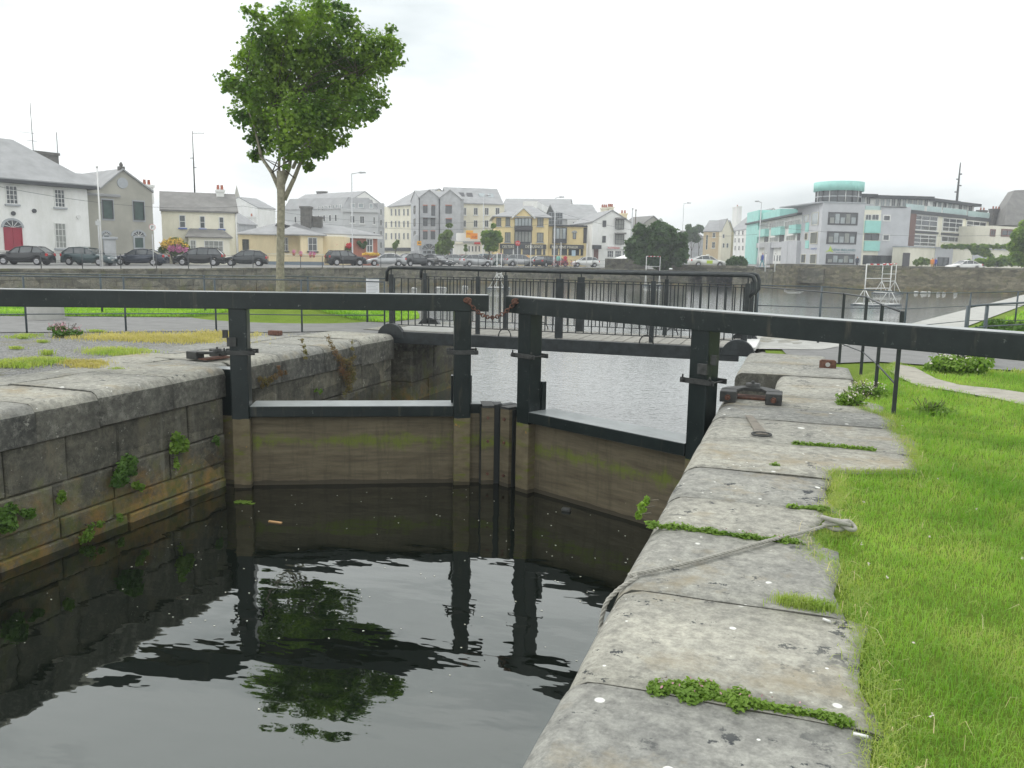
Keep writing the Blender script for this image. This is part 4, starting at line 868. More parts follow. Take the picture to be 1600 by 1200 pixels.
# L annex
t = thing('pub_annex', 'yellow two storey pub extension with bay window and second black name board', 'pub')
F = Fac(856.5, 131, 925, 131.5); ze = W(880, 354, 131).z; walls(F, t, 0, F.L, 10, ze, M_YEL); MB().box((-.1, -10, ze), (F.L+.1, .4, ze+.25), F.T).build('parapet', M_TRIM, t)
b_ = panel(F, t, 863, 355.5, 885, 380, M_TRIM, .6, 'window_bay')
for k in range(4): panel(F, b_, 864.5+5*k, 357, 868.6+5*k, 373, M_GLASSL if k % 2 else M_CURT, .05, 'pane', .603)
window(F, t, 895, 364, 900, 373.5, 1, 1, fm=M_TRIM, gm=M_GLASSL, arch=True); panel(F, t, 911.5, 356, 923.5, 380, M_DF, .1, 'glazed_stair')
sf = panel(F, t, 859.5, 382.5, 911.5, 388.5, M_TRIM, .5, 'name_board'); text('RED FINE MAKER', F, 862, 387.5, 4, sf, M_CREAM, .53, 903)
panel(F, t, 861, 389, 911, 399, M_GLASS, .1, 'shopfront'); panel(F, t, 893, 391, 899, 400, mat('pale_blue_poster', (.5, .65, .75), .5), .2, 'poster')
for x in (860, 872, 886, 905): panel(F, t, x, 389, x+1.8, 399, M_YEL, .2, 'pilaster')
t = thing('music_pub', 'building with white name board behind the yellow pub extension', 'pub')
F = Fac(852, 142, 928, 143); zt = W(900, 343, 142).z; walls(F, t, 0, F.L, 12, zt, M_GRAP); gable_roof(F, t, F.uv(872, 345)[0], F.L+1, 16, zt, F.uv(900, 321, -8)[1], M_SLATE, .2)
sg = panel(F, t, 886, 343.5, 925, 352.5, M_WF, .3, 'name_board'); text('monroe', F, 895, 351, 6.5, sg, M_TRIM, .33, 923)
window(F, t, 857, 332, 879, 351, 5, 3, fm=M_SILL, gm=M_GLASS, name='arched_window')
t = thing('long_roofed_hall', 'long pale building with wide slate roof behind the yellow pub', 'building')
F = Fac(779, 168, 884, 166); zt = W(830, 331, 167).z; walls(F, t, 0, F.L, 14, zt, M_GRAP); gable_roof(F, t, 0, F.L, 18, zt, F.uv(830, 312, -9)[1], M_SLATE, .2, wallm=M_WHITE)
panel(F, t, 837, 324, 857, 334, M_WHITE, 18, 'dormer')
# M white gabled pub
t = thing('white_gabled_pub', 'white gable fronted pub with chimneys right of the yellow pub', 'pub')
F = Fac(924.5, 128, 984, 129); ze = W(926, 347, 128).z; za = F.uv(957.5, 329.5)[1]; walls(F, t, 0, F.L, 14, ze, M_WHITE); front_gable(F, t, 0, F.L, 14, ze, za, M_SLATE, M_WHITE, .15)
for a in ((941.5, 344.5, 947, 354.5), (941, 368.5, 946.3, 379)): window(F, t, *a, 2, 1, fm=M_DF)
for a in ((961.5, 343, 975, 358.5), (961, 366, 975, 382)): b_ = window(F, t, *a, 3, 2, fm=M_DF, gm=M_CURT, off=.3); panel(F, b_, a[0]-.8, a[1]-2.5, a[2]+.8, a[1], M_SLATED, 1.0, 'bay_roof')
panel(F, t, 927.5, 389, 934.5, 408, M_BROWN, .12, 'door'); panel(F, t, 925, 383, 936.5, 389, M_TRIM, 1.2, 'canopy')
sf = panel(F, t, 948, 384.5, 984, 389.5, M_WF, .3, 'name_board'); text('McSWEENEY', F, 949.5, 388.7, 3.2, sf, M_RED, .33, 969)
for k in range(3): window(F, t, 948.5+12*k, 391.5, 958.5+12*k, 402, 3, 2, fm=M_WF, gm=M_GLASS)
chimney(F, t, 941, 324, 950, ze, 1, M_CREAM, -12, 3); chimney(F, t, 951, 323, 959, ze, 1, M_CREAM, -12, 3); chimney(F, t, 971, 333, 980, ze, 1, M_PEACH, -10, 2)
for k, (xa, xb, yr, ye, D, mm, lb) in enumerate(((918, 936, 327, 335, 175, M_STONE, 'small slate roofed house far behind the white gabled pub'), (1000, 1036, 338, 352, 178, M_GRND, 'grey gabled house behind the round leafy tree'), (1080, 1100, 362, 372, 230, M_STONE, 'low grey house far beyond the road bridge'))):
    t = thing('distant_house', lb, 'house'); F = Fac(xa, D, xb, D+2); z = W(xa, ye, D).z; walls(F, t, 0, F.L, 9, z, mm)
    (front_gable(F, t, 0, F.L, 9, z, F.uv((xa+xb)/2, yr)[1], M_SLATED, mm) if k == 1 else gable_roof(F, t, 0, F.L, 9, z, F.uv((xa+xb)/2, yr, -4.5)[1], M_SLATED, wallm=mm))
    window(F, t, xa+4, ye+4, xa+7, ye+9, 1, 2)
# P houses right of the tree
t = thing('apricot_house', 'apricot house with grey slate roof beyond the road bridge', 'house'); F = Fac(1097.5, 180, 1129, 178, GZR); ze = W(1099, 361.5, 180).z
walls(F, t, 0, F.L, 9, ze, M_ORNG); gable_roof(F, t, 0, F.L, 9, ze, F.uv(1112, 345.5, -4.5)[1], M_SLATE, .2, wallm=M_ORNG)
for a in ((1113.5, 363.5, 1118, 371), (1112.5, 378, 1117.5, 387.5)): window(F, t, *a, 2, 2, sill=M_WF)
window(F, t, 1103, 367, 1106, 390, 1, 3)
t = thing('cream_house', 'narrow cream house between the apricot and white houses', 'house'); F = Fac(1126, 176, 1141, 176, GZR); ze = W(1128, 360, 176).z
walls(F, t, 0, F.L, 9, ze, M_CREAM); front_gable(F, t, 0, F.L, 9, ze, F.uv(1133, 342.5)[1], M_SLATE, M_CREAM, .1)
for a in ((1129, 366, 1132, 372), (1129, 380, 1132, 387), (1135, 380, 1138, 387)): window(F, t, *a, 1, 2)
t = thing('white_house', 'white gabled house with tall chimney beside the teal copper wall', 'house'); F = Fac(1139, 222, 1168, 203, GZR); ze = W(1150, 360, 214).z
walls(F, t, 0, F.L, 11, ze, M_WHITE); gable_roof(F, t, 0, F.L, 11, ze, F.uv(1158, 336, -5.5)[1], M_SLATE, .1, wallm=M_WHITE); chimney(F, t, 1144.8, 324, 1152.3, ze-1, 1.2, M_WHITE, -2, 1)
for k in range(3):
    for j in range(3): window(F, t, 1148+6*k, 360+12*j, 1150+6*k, 367+12*j, 1, 2)
# Q teal and grey office / apartment building
t = thing('office_building', 'modern grey office building with round teal topped corner tower', 'offices')
FQ = Fac(1280, 140, 1417, 142, GZR); ztw = W(1285, 316.5, 140).z; uB = FQ.uv(1351, 330)[0]
FW = Fac(1167, 200, 1280, 140.2, GZR)
MB().prism([tuple(FQ.T(0, 0, 0)[:2]), tuple(FQ.T(uB, 0, 0)[:2]), tuple(FQ.T(uB, -16, 0)[:2]), tuple((FW.T(FW.L-16, -.05, 0))[:2]), tuple((FW.T(FW.L, -.05, 0))[:2])], GZR-.3, ztw).build('wall', M_CLAD, t); MB().box((-.15, -16, ztw), (uB+.1, .15, ztw+.2), FQ.T).build('parapet', M_SILL, t)
for a in ((1293.7, 331.8, 1340, 351.7), (1291.7, 361.7, 1338, 381.5), (1290.3, 397, 1335, 412.5)):
    w_ = window(FQ, t, *a, 1, 1, fm=M_DF, gm=M_GLASS, fw=.25)
    for k in range(5): panel(FQ, w_, a[0]+3+8.4*k, a[1]+(2 if k % 2 else 8), a[0]+9.5+8.4*k, a[3]-2, M_GLASSL if k % 3 else M_CURT, .03, 'pane', .035)
text('NEW IRELAND', FQ, 1299, 392, 3.8, t, mat('sign_teal', (.06, .2, .22), .5), .06, 1336); text('assurance', FQ, 1306, 395, 1.8, t, MATS['sign_teal'], .06, 1328)
u, z = FQ.uv(1295, 389.5); MB().prism([(u-.6, z-.5), (u, z-.1), (u+.2, z+.6), (u+.5, z+.1), (u+.8, z-.5), (u+.1, z-.3)], 0, .06, FQ.T, ax=1).build('logo', mat('logo_lime', (.45, .6, .08), .5), t)
ctu, _ = FQ.uv(1309.5, 310, -3.4); prf = lambda r, a, b: [(r, a), (r, b), (0, b)]
zc0 = ztw+.2; zc1 = W(1310, 299, 143).z; zc2 = W(1310, 285, 143).z
MB().lathe([(3.55, zc0), (3.55, zc1)], 36, (ctu, -3.4), FQ.T).build('tower_glazing', M_GLASS, t)
for k in range(36):
    a = 2*pi*k/36
    if k % 2 == 0: MB().tube([FQ.T(ctu+3.62*cos(a), -3.4+3.62*sin(a), zc0), FQ.T(ctu+3.62*cos(a), -3.4+3.62*sin(a), zc1)], .09, 4).build('tower_mullion', M_WF if k % 4 else M_DF, t)
MB().lathe([(3.58, (zc0+zc1)/2-.1), (3.66, (zc0+zc1)/2-.1), (3.66, (zc0+zc1)/2+.1), (3.58, (zc0+zc1)/2+.1)], 36, (ctu, -3.4), FQ.T).build('tower_rail', M_SILL, t)
MB().lathe([(0, zc1), (4.0, zc1), (4.0, zc2), (3.8, zc2+.05), (0, zc2+.05)], 40, (ctu, -3.4), FQ.T).build('tower_cap', M_TEAL, t)
for k in range(40): a = 2*pi*k/40; MB().tube([FQ.T(ctu+4.0*cos(a), -3.4+4.0*sin(a), zc1), FQ.T(ctu+4.0*cos(a), -3.4+4.0*sin(a), zc2)], .03, 4).build('cap_seam', M_TEAL, t)
u2 = FQ.uv(1375.5, 350)[0]; z2 = W(1390, 322.5, 141).z
walls(FQ, t, uB+.01, u2, 14, FQ.uv(1360, 328)[1], M_CREAM2); walls(FQ, t, u2+.01, FQ.L, 14, z2, M_CLAD)
for a in ((1350.5, 345, 1374.5, 364), (1349.5, 376.5, 1373, 392)): panel(FQ, t, *a, M_TEAL, .35, 'teal_panel')
for a in ((1352, 335, 1361, 344), (1362, 335, 1373, 344), (1350.5, 365, 1373, 375.5)): window(FQ, t, *a, 2, 1, fm=M_WF if a[1] < 350 else M_DF)
for a in ((1379, 335.5, 1391.5, 346), (1378.5, 366, 1390, 376.5)): window(FQ, t, *a, 1, 1, fm=M_WF, fw=.25)
window(FQ, t, 1348, 399, 1398, 413.5, 7, 1, fm=M_DF)
panel(FQ, t, 1376, 322.8, 1416, 324, M_TRIM, .2, 'parapet_trim')
# penthouse
z3 = W(1346, 303, 146).z
for x0, x1, y in ((1343, 1365, 302.5), (1365, 1453, 305.5)):
    ua, ub = FQ.uv(x0, y, -4)[0], FQ.uv(x1, y, -4)[0]; zt = FQ.uv((x0+x1)/2, y, -3)[1]
    MB().box((ua, -13, z2-.5), (ub, -4.5, zt-.5), FQ.T).build('penthouse_wall', M_WHITE, t); MB().box((ua-.3, -13.5, zt-.5), (ub+.4, -3.2, zt), FQ.T).build('penthouse_roof', M_TRIM, t)
    x = x0+2
    while x < x1-4: window(FQ, t, x, y+5, x+6.5, y+17, 2, 1, fm=M_WF, gm=M_GLASSL if int(x) % 3 else M_GLASS, off=-4.5); x += 8.5
panel(FQ, t, 1352, 322, 1376, 328, M_BAL, .06, 'glass_balustrade', -.4)
# left wing of the same building, receding
FW = Fac(1167, 200, 1280, 140.2, GZR); zl = ztw
uS = FW.uv(1252.5, 350)[0]; walls(FW, t, uS, FW.L-2.5, 9, ztw-.01, M_CLAD)
for a in ((1268.5, 332, 1279, 351.5), (1266.5, 362.5, 1277.5, 381), (1266, 397, 1275.5, 412), (1256.5, 336, 1263, 347), (1257.5, 364, 1262.5, 375), (1252, 397, 1259, 411)): window(FW, t, *a, 1, 1, fm=M_CREAM2, gm=M_GLASSL if a[1] < 340 else M_GLASS)
for a in ((1259, 348, 1264, 362), (1259, 376, 1264, 388)): panel(FW, t, *a, M_TEAL, .1, 'teal_panel')
text('ARISTLE', FW, 1266.5, 390, 2.6, t, M_BLUE, .06, 1276)
t = thing('apartment_building', 'white apartments with teal balconies running back from the grey corner tower', 'apartments')
zz = FW.uv(1250, 336)[1]; walls(FW, t, .0, uS-.01, 12, zz, M_WHITE)
MB().box((0, -12.4, zz), (uS-.02, .9, zz+.35), FW.T).build('roof_edge', M_TRIM, t)
zpp = FW.uv(1250, 327, -4)[1]; MB().box((FW.uv(1212, 330)[0], -11, zz+.35), (uS+3, -4, zpp), FW.T).build('set_back_storey', M_WHITE, t); MB().box((FW.uv(1212, 330)[0]-.2, -11.3, zpp), (uS+3.4, -3.5, zpp+.3), FW.T).build('set_back_roof', M_TRIM, t)
ut = FW.uv(1188, 350)[0]; MB().box((0.1, -8, GZR), (ut, .5, FW.uv(1178, 331)[1]), FW.T).build('teal_stair_tower', M_TEAL, t); MB().box((ut+.01, -8, zz+.36), (FW.uv(1215, 350)[0], -.3, FW.uv(1200, 330)[1]), FW.T).build('teal_stair_tower', M_TEAL, t)
for a in ((1187, 358.5, 1201.5, 370), (1211.5, 355, 1226.5, 367.5), (1240, 351.5, 1251.5, 364.5)): panel(FW, t, *a, M_TEAL, .9, 'balcony')
for a in ((1188, 349, 1201, 358), (1202.5, 347, 1225, 358), (1227, 344.5, 1251, 356)):
    window(FW, t, *a, 6, 1, fm=M_WF, gm=M_CURT, off=.02)
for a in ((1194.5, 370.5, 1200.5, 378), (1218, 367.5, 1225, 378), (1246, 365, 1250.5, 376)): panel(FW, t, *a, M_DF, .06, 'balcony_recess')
for a in ((1203, 370.5, 1216, 378), (1229, 367.5, 1243, 376)): window(FW, t, *a, 4, 1, fm=M_WF, gm=M_CURT)
for a in ((1185, 379.5, 1198, 387), (1208.5, 378.5, 1225, 387)): panel(FW, t, *a, M_CLAD, .5, 'grey_band')
for a in ((1199, 379, 1208, 412), (1226, 377, 1236, 412), (1236.5, 376.5, 1250.5, 412)): panel(FW, t, *a, M_CLAD, .7, 'stone_pier')
for x in (1189, 1193, 1197, 1210, 1214, 1218, 1222): window(FW, t, x, 399, x+1.6, 408, 1, 1, fm=M_SILL)
# QR white stepped blocks
t = thing('apartment_building', 'white stepped apartments with brown end panel and glass balconies beyond the offices', 'apartments')
FR = Fac(1412, 143, 1550, 165, GZR)
panel(FR, t, 1412.5, 330, 1427, 397, M_BROWN, .3, 'brown_panel')
for x0, x1, y in ((1413, 1471, 330), (1471, 1510, 335), (1510, 1546, 340)):
    ua, ub = FR.uv(x0, y)[0], FR.uv(x1, y)[0]; zt = FR.uv((x0+x1)/2, y)[1]
    MB().box((ua, -12, GZR-.3), (ub-.01, 0, zt-.6), FR.T).build('wall', M_CREAM2, t); MB().box((ua-.1, -12, zt-.6), (ub, .35, zt), FR.T).build('parapet', M_TRIM, t)
    panel(FR, t, x0+2, y-9, x1, y-.5, M_BAL, .06, 'glass_balustrade', -.3)
for x0, x1, y, nx_ in ((1453, 1493, 312, 4), (1493, 1526, 317, 3)):
    ua, ub = FR.uv(x0, y, -4)[0], FR.uv(x1, y, -4)[0]; zt = FR.uv((x0+x1)/2, y-1, -3)[1]
    MB().box((ua, -11, zt-4), (ub-1, -4, zt-.5), FR.T).build('penthouse_wall', M_WHITE, t); MB().box((ua-.2, -11.5, zt-.5), (ub, -3, zt), FR.T).build('penthouse_roof', M_TRIM, t)
    for k in range(nx_): window(FR, t, x0+4+8*k, y+3, x0+9.5+8*k, y+16, 2, 1, gm=M_GLASSL if k % 2 else M_GLASS, off=-4)
for a in ((1426, 336, 1464.5, 361), (1472, 340.5, 1503.5, 363), (1509, 345, 1540, 367), (1424.5, 366, 1462.5, 385.5), (1470, 369, 1502, 379), (1507.5, 372, 1538, 378)):
    window(FR, t, *a, 3, 3 if a[3]-a[1] > 15 else 1, fm=M_WF, gm=M_GLASS, fw=.2)
for a in ((1424, 361.5, 1465, 365), (1470, 364.5, 1503, 368), (1508, 368, 1540, 371)): panel(FR, t, *a, M_TRIM, .2, 'band')
FS = Fac(1419, 138, 1583, 152, GZR); zt = FS.uv(1430, 386.5)[1]; walls(FS, t, 0, FS.L, 3, zt, M_CREAM2, name='podium_wall'); MB().box((-.1, -3, zt), (FS.L, .2, zt+.2), FS.T).build('podium_edge', M_SILL, t)
for a in ((1460, 387.5, 1487.5, 416), (1519, 389, 1541, 416)): panel(FS, t, *a, M_CLAD, .1, 'grey_panel')
for a in ((1464.5, 402, 1482, 416), (1523, 404, 1540, 416), (1553, 409, 1564, 416)): window(FS, t, *a, 2, 1, fm=M_DF, off=.1)
panel(FS, t, 1410, 395, 1421, 416, M_DF, .05, 'dark_gate')
t = thing('white_terrace_house', 'white house with brown window band left of the big dark roof', 'house'); F = Fac(1546, 150, 1600, 156, GZR); z = W(1550, 352.5, 150).z
walls(F, t, 0, F.L, 8, z, M_CREAM2)
for a in ((1546.5, 358, 1555, 369.5), (1564, 358, 1584, 370)): window(F, t, *a, 2, 1, fm=M_BROWN, gm=M_GLASS, fw=.3)
chimney(F, t, 1534, 328, 1543.5, z-1, 1, M_CHIM, -9, 2); chimney(F, t, 1553.5, 326, 1567, z-1, 1, M_CHIM, -9, 3)
t = thing('dark_roofed_hall', 'large building with steep dark slate roof at the right edge', 'building'); F = Fac(1568, 160, 1760, 160, GZR)
walls(F, t, 2, F.L, 5, W(1600, 352, 160).z, M_GRND); ze = W(1600, 352, 160).z; za = F.uv(1590, 298, -6)[1]
MB().add([F.T(F.uv(1570, 350)[0]-.1, .2, ze), F.T(F.L, .2, ze), F.T(F.L, -14, ze), F.T(3.6, -14, ze), F.T(F.uv(1576, 318, -2)[0], -2.5, F.uv(1576, 318, -2.5)[1]), F.T(F.uv(1585, 300, -5)[0], -5, za), F.T(F.L, -5, za+1), F.T(F.L, -10, za+1), F.T(F.uv(1590, 300, -5)[0]+1, -10, za)], [(0, 1, 6, 5, 4), (0, 4, 5, 8, 3), (5, 6, 7, 8), (2, 3, 8, 7), (1, 2, 7, 6)]).build('roof', M_SLATED, t)
mast('lattice_mast', 'tall lattice radio mast rising behind the white stepped apartments', 1493.5, 200, 254, 330, .3, arms=((272, .6), (280, -.6), (290, .7), (300, -.7)))

# ------------------------------------------------------------------ vehicles
M_TYRE = mat('tyre_rubber', (.02, .02, .02), .8, .2); M_RIM = mat('alloy_rim', (.5, .5, .52), .35, .05, metal=.6)
M_CGL = mat('car_glass', (.09, .1, .105), .05, .3, spec=.9); M_CGL2 = mat('car_glass_reflecting', (.18, .22, .24), .05, .3, spec=.9)
M_HL = mat('headlight_lens', (.75, .76, .78), .15, .04); M_TL = mat('tail_light_lens', (.5, .02, .02), .25, .05); M_PLATE = mat('number_plate', (.7, .7, .66), .5, .03)
PAINT = {}
def paint(n, c):
    if n not in PAINT:
        mt, N, L, b = nm('car_paint_'+n); b.inputs['Base Color'].default_value = (*c, 1); b.inputs['Roughness'].default_value = .25; b.inputs['Metallic'].default_value = .25 if n != 'white' else 0; b.inputs['Coat Weight'].default_value = .5; PAINT[n] = mt
    return PAINT[n]
PC = dict(black=(.012, .014, .016), dark=(.03, .035, .038), teal=(.03, .06, .065), navy=(.02, .03, .05), silver=(.42, .43, .44), grey=(.16, .17, .18), white=(.75, .75, .73), red=(.22, .02, .025), blue=(.2, .33, .4))
# side profiles: (x, z) of bonnet/belt line and of roof, front = +x
KIND = {
 'hatch': dict(L=4.1, W=1.72, belt=[(2.05, .55), (1.95, .72), (1.5, .84), (.95, .93), (-1.0, 1.0), (-1.85, 1.02), (-2.0, .9), (-2.05, .6)], roof=[(1.0, .93), (.35, 1.38), (-.3, 1.5), (-1.3, 1.44), (-1.9, 1.02)], wh=.31, wx=1.27),
 'saloon': dict(L=4.6, W=1.76, belt=[(2.3, .5), (2.2, .68), (1.6, .82), (.95, .92), (-1.2, .98), (-2.1, 1.0), (-2.28, .9), (-2.3, .6)], roof=[(1.0, .92), (.3, 1.34), (-.35, 1.44), (-1.0, 1.38), (-1.75, 1.0)], wh=.31, wx=1.38),
 'mpv': dict(L=4.4, W=1.8, belt=[(2.2, .6), (2.12, .8), (1.7, .93), (1.25, 1.02), (-1.0, 1.06), (-2.1, 1.06), (-2.18, .9), (-2.2, .6)], roof=[(1.3, 1.02), (.55, 1.5), (-.2, 1.66), (-1.6, 1.6), (-2.1, 1.08)], wh=.33, wx=1.35),
 'suv': dict(L=4.4, W=1.85, belt=[(2.2, .65), (2.12, .9), (1.5, 1.02), (.95, 1.08), (-1.0, 1.1), (-2.1, 1.1), (-2.2, .95), (-2.2, .6)], roof=[(1.0, 1.08), (.4, 1.55), (-.2, 1.68), (-1.7, 1.64), (-2.12, 1.12)], wh=.37, wx=1.35)}
def car(label, px, D, head, kind, colr, z0=None, group='cars parked along the quay road', name='parked_car', py=414, lean=None):
    K = KIND[kind]; p = W(px, py, D); z0 = GZ if z0 is None else z0
    t = thing(name, label, 'car', group); t.location = (p.x, p.y, z0)
    # head: angle of the nose measured from image-left direction, positive = nose swings towards the viewer
    lf = -RT.copy(); lf.z = 0; lf.normalize(); tw = -FH; d = lf*cos(R_(head))+tw*sin(R_(head))
    t.rotation_euler = (0, 0, math.atan2(d.y, d.x))
    P = paint(colr, PC[colr]); Wd = K['W']/2; Lh = K['L']/2
    # lower body loft with wheel arches
    xs = sorted(set([b_[0] for b_ in K['belt']]+[K['wx']*s_+K['wh']*1.18*cos(pi*k/6)for s_ in (1, -1) for k in range(7)]+[-.5, .3]))
    def interp(tab, x):
        tb = sorted(tab)
        if x <= tb[0][0]: return tb[0][1]
        for (a, za), (b, zb) in zip(tb[:-1], tb[1:]):
            if a <= x <= b: return za+(zb-za)*(x-a)/max(1e-6, b-a)
        return tb[-1][1]
    rows = []
    for x in xs:
        zb = .2
        for s_ in (1, -1):
            q = abs(x-s_*K['wx']); rr = K['wh']*1.18
            if q < rr: zb = max(zb, K['wh']+math.sqrt(rr*rr-q*q))
        zt = interp(K['belt'], x); ed = 1-.16*max(0, (abs(x)-Lh*.72)/(Lh*.28))**2; w_ = Wd*ed; zb = min(zb, zt-.06)
        rows.append([(x, w_*.97, zb), (x, w_, (zb+zt)/2), (x, w_*.98, zt-.06), (x, w_*.9, zt), (x, 0, zt+.03), (x, -w_*.9, zt), (x, -w_*.98, zt-.06), (x, -w_, (zb+zt)/2), (x, -w_*.97, zb)])
    mb = MB(); n = 9; vs = [v for r_ in rows for v in r_]; fs = [(i*n+j, i*n+j+1, (i+1)*n+j+1, (i+1)*n+j) for i in range(len(rows)-1) for j in range(n-1)]
    fs += [(i*n+n-1, i*n, (i+1)*n, (i+1)*n+n-1) for i in range(len(rows)-1)]+[tuple(range(n)), tuple((len(rows)-1)*n+j for j in range(n))]
    mb.add(vs, fs, 0, True); body = None
    # roof shell and pillars
    rf = K['roof']; ring = []
    def sec(x, z): 
        k = (z-1.0)/.6; yy = Wd*(.9-.2*max(0, min(1, k)))
        return yy
    A = [(x, sec(x, z), z) for x, z in rf]
    for s_ in (1, -1): 
        for (x, y, z), (x2, y2, z2) in zip(A[:-1], A[1:]): mb.tube([(x, y*s_, z-.01), (x2, y2*s_, z2-.01)], .035, 5)
        for xx in (.1, -.85): zt = interp(rf, xx); mb.tube([(xx, Wd*.9*s_, interp(K['belt'], xx)), (xx-.08, sec(xx, zt)*s_, zt-.03)], .035, 4)
    top = [a for a in A if a[0] < rf[0][0]-.1 and a[0] > rf[-1][0]+.1]
    vs = []; 
    for x, y, z in top: vs += [(x, y, z), (x, y*.5, z+.035), (x, 0, z+.045), (x, -y*.5, z+.035), (x, -y, z)]
    mb.add(vs, [(i*5+j, i*5+j+1, (i+1)*5+j+1, (i+1)*5+j) for i in range(len(top)-1) for j in range(4)], 0, True)
    body = mb.build('body', P, t)
    g = MB(); gi = [(x, y*.965, z-.02) for x, y, z in A]; vs = []
    for x, y, z in gi: vs += [(x, Wd*.87, interp(K['belt'], x)-.02), (x, y, z), (x, -y, z), (x, -Wd*.87, interp(K['belt'], x)-.02)]
    g.add(vs, [(i*4+j, i*4+j+1, (i+1)*4+j+1, (i+1)*4+j) for i in range(len(gi)-1) for j in range(3)]).build('windows', M_CGL, t)
    for s_ in (1, -1):
        for w_ in (1, -1):
            wy = w_*(Wd-.1); T = lambda a, b, c_, s_=s_, wy=wy: Vector((s_*K['wx']+a, wy+c_, K['wh']+b))
            wt = MB().lathe([(0, -.1), (K['wh']*.9, -.1), (K['wh'], -.07), (K['wh'], .07), (K['wh']*.9, .1), (0, .1)], 16, (0, 0), T).build('wheel', M_TYRE, t)
            rm = MB().lathe([(0, .108*w_), (K['wh']*.62, .102*w_)], 12, (0, 0), T)
            for k in range(5): a = 2*pi*k/5; rm.tube([(s_*K['wx'], wy+.12*w_, K['wh']), (s_*K['wx']+K['wh']*.6*cos(a), wy+.11*w_, K['wh']+K['wh']*.6*sin(a))], .022, 4)
            rm.build('rim', M_RIM, wt)
        zb = interp(K['belt'], Lh*.93*s_)
        MB().box((s_*Lh-.02-.04*s_, -.26, .42), (s_*Lh+.02-.02*s_, .26, .53)).build('number_plate', M_PLATE, t)
    for w_ in (1, -1):
        zf = interp(K['belt'], Lh*.96); MB().box((Lh*.9, w_*Wd*.62-.16, zf-.14), (Lh*.985, w_*Wd*.62+.16, zf-.0)).build('headlight', M_HL, t, bevel=.03)
        zr = interp(K['belt'], -Lh*.96); MB().box((-Lh*.995, w_*Wd*.78-.12, zr-.2), (-Lh*.93, w_*Wd*.78+.12, zr+.02)).build('tail_light', M_TL, t, bevel=.03)
        MB().box((.78, w_*(Wd+.02)-.09, interp(K['belt'], .8)-.02), (.95, w_*(Wd+.02)+.09, interp(K['belt'], .8)+.12)).build('wing_mirror', P, t, bevel=.03)
    return t
car('black hatchback parked leftmost in front of the white house, nose left', 40, 67, 4, 'hatch', 'black')
car('dark teal hatchback parked tail first beside the white house corner', 140, 69.5, 176, 'hatch', 'teal')
car('navy saloon parked in front of the grey gabled building', 219, 73.5, 5, 'saloon', 'navy')
car('black people carrier parked in front of the cream cottage', 312, 77.5, 10, 'mpv', 'black')
car('dark hatchback parked between the cream cottage and peach bungalow', 384, 80, 10, 'hatch', 'dark')
car('black off-roader with red tail lights in front of the brick bungalow', 540, 95, 212, 'suv', 'black')
car('silver low saloon right of the black off-roader', 603, 97, 14, 'saloon', 'silver')
car('dark estate with red tail lights half hidden beside the silver saloon', 651, 100, 215, 'hatch', 'dark')
car('dark grey saloon parked right of the dark estate', 683, 104, 140, 'saloon', 'dark')
car('silver hatchback alone on the grass verge by the stop sign', 744, 109, 205, 'hatch', 'silver')
car('silver car between the white goal frame and the stop sign', 787, 122, 200, 'mpv', 'silver')
car('silver hatchback below the pub name board', 813, 120, 195, 'mpv', 'silver')
car('white hatchback nose left beside the black car near the pub', 838, 122, 20, 'hatch', 'white')
car('black hatchback with red lights in front of the pub annex', 853, 119, 235, 'hatch', 'black')
car('dark red car beside the cyclists', 868, 122, 225, 'hatch', 'red')
car('small white hatchback in front of the white gabled pub', 914, 124, 8, 'hatch', 'white')
car('silver car parked left of the red car below the white shop', 714, 128, 200, 'hatch', 'silver')
car('red car parked below the orange sign', 725, 132, 215, 'hatch', 'red')
car('pale blue van like car behind the silver hatchback', 752, 127, 10, 'mpv', 'blue')
car('teal car right of the small leafy street tree', 771, 123, 190, 'hatch', 'teal')
for k, (px_, c_, lb) in enumerate(((575, 'white', 'white car in the back row beside the brick bungalow'), (594, 'silver', 'silver car in the back row behind the low silver saloon'), (612, 'white', 'white car in the back row below the cream slot window block'), (631, 'silver', 'silver car in the back row left of the stone monument'), (640, 'white', 'white car in the back row right beside the stone monument'))):
    car(lb, px_+3, 128+k, (10, 190, 150, 20, 170)[k], 'hatch', c_)
car('white taxi with yellow green door sign crossing the road bridge', 1105, 106, 184, 'saloon', 'white', .72, name='taxi', group=None)
tx = [o for o in bpy.data.objects if o.get('label', '').startswith('white taxi')][0]
MB().box((-.35, -.9, .45), (.4, .9, .85)).build('door_sign', mat('taxi_lime', (.5, .65, .08), .5, .05), tx); MB().box((-.1, -.35, 1.46), (.1, .35, 1.6)).build('roof_sign', M_PLATE, tx)
car('white car half hidden behind the tall quay wall on the right', 1506, 116, 6, 'saloon', 'white', GZR-.1, name='white_car', group=None)
car('white car behind the dark stone wall beside the canopy', 984, 116, 10, 'mpv', 'white', GZ, name='white_car', group=None)

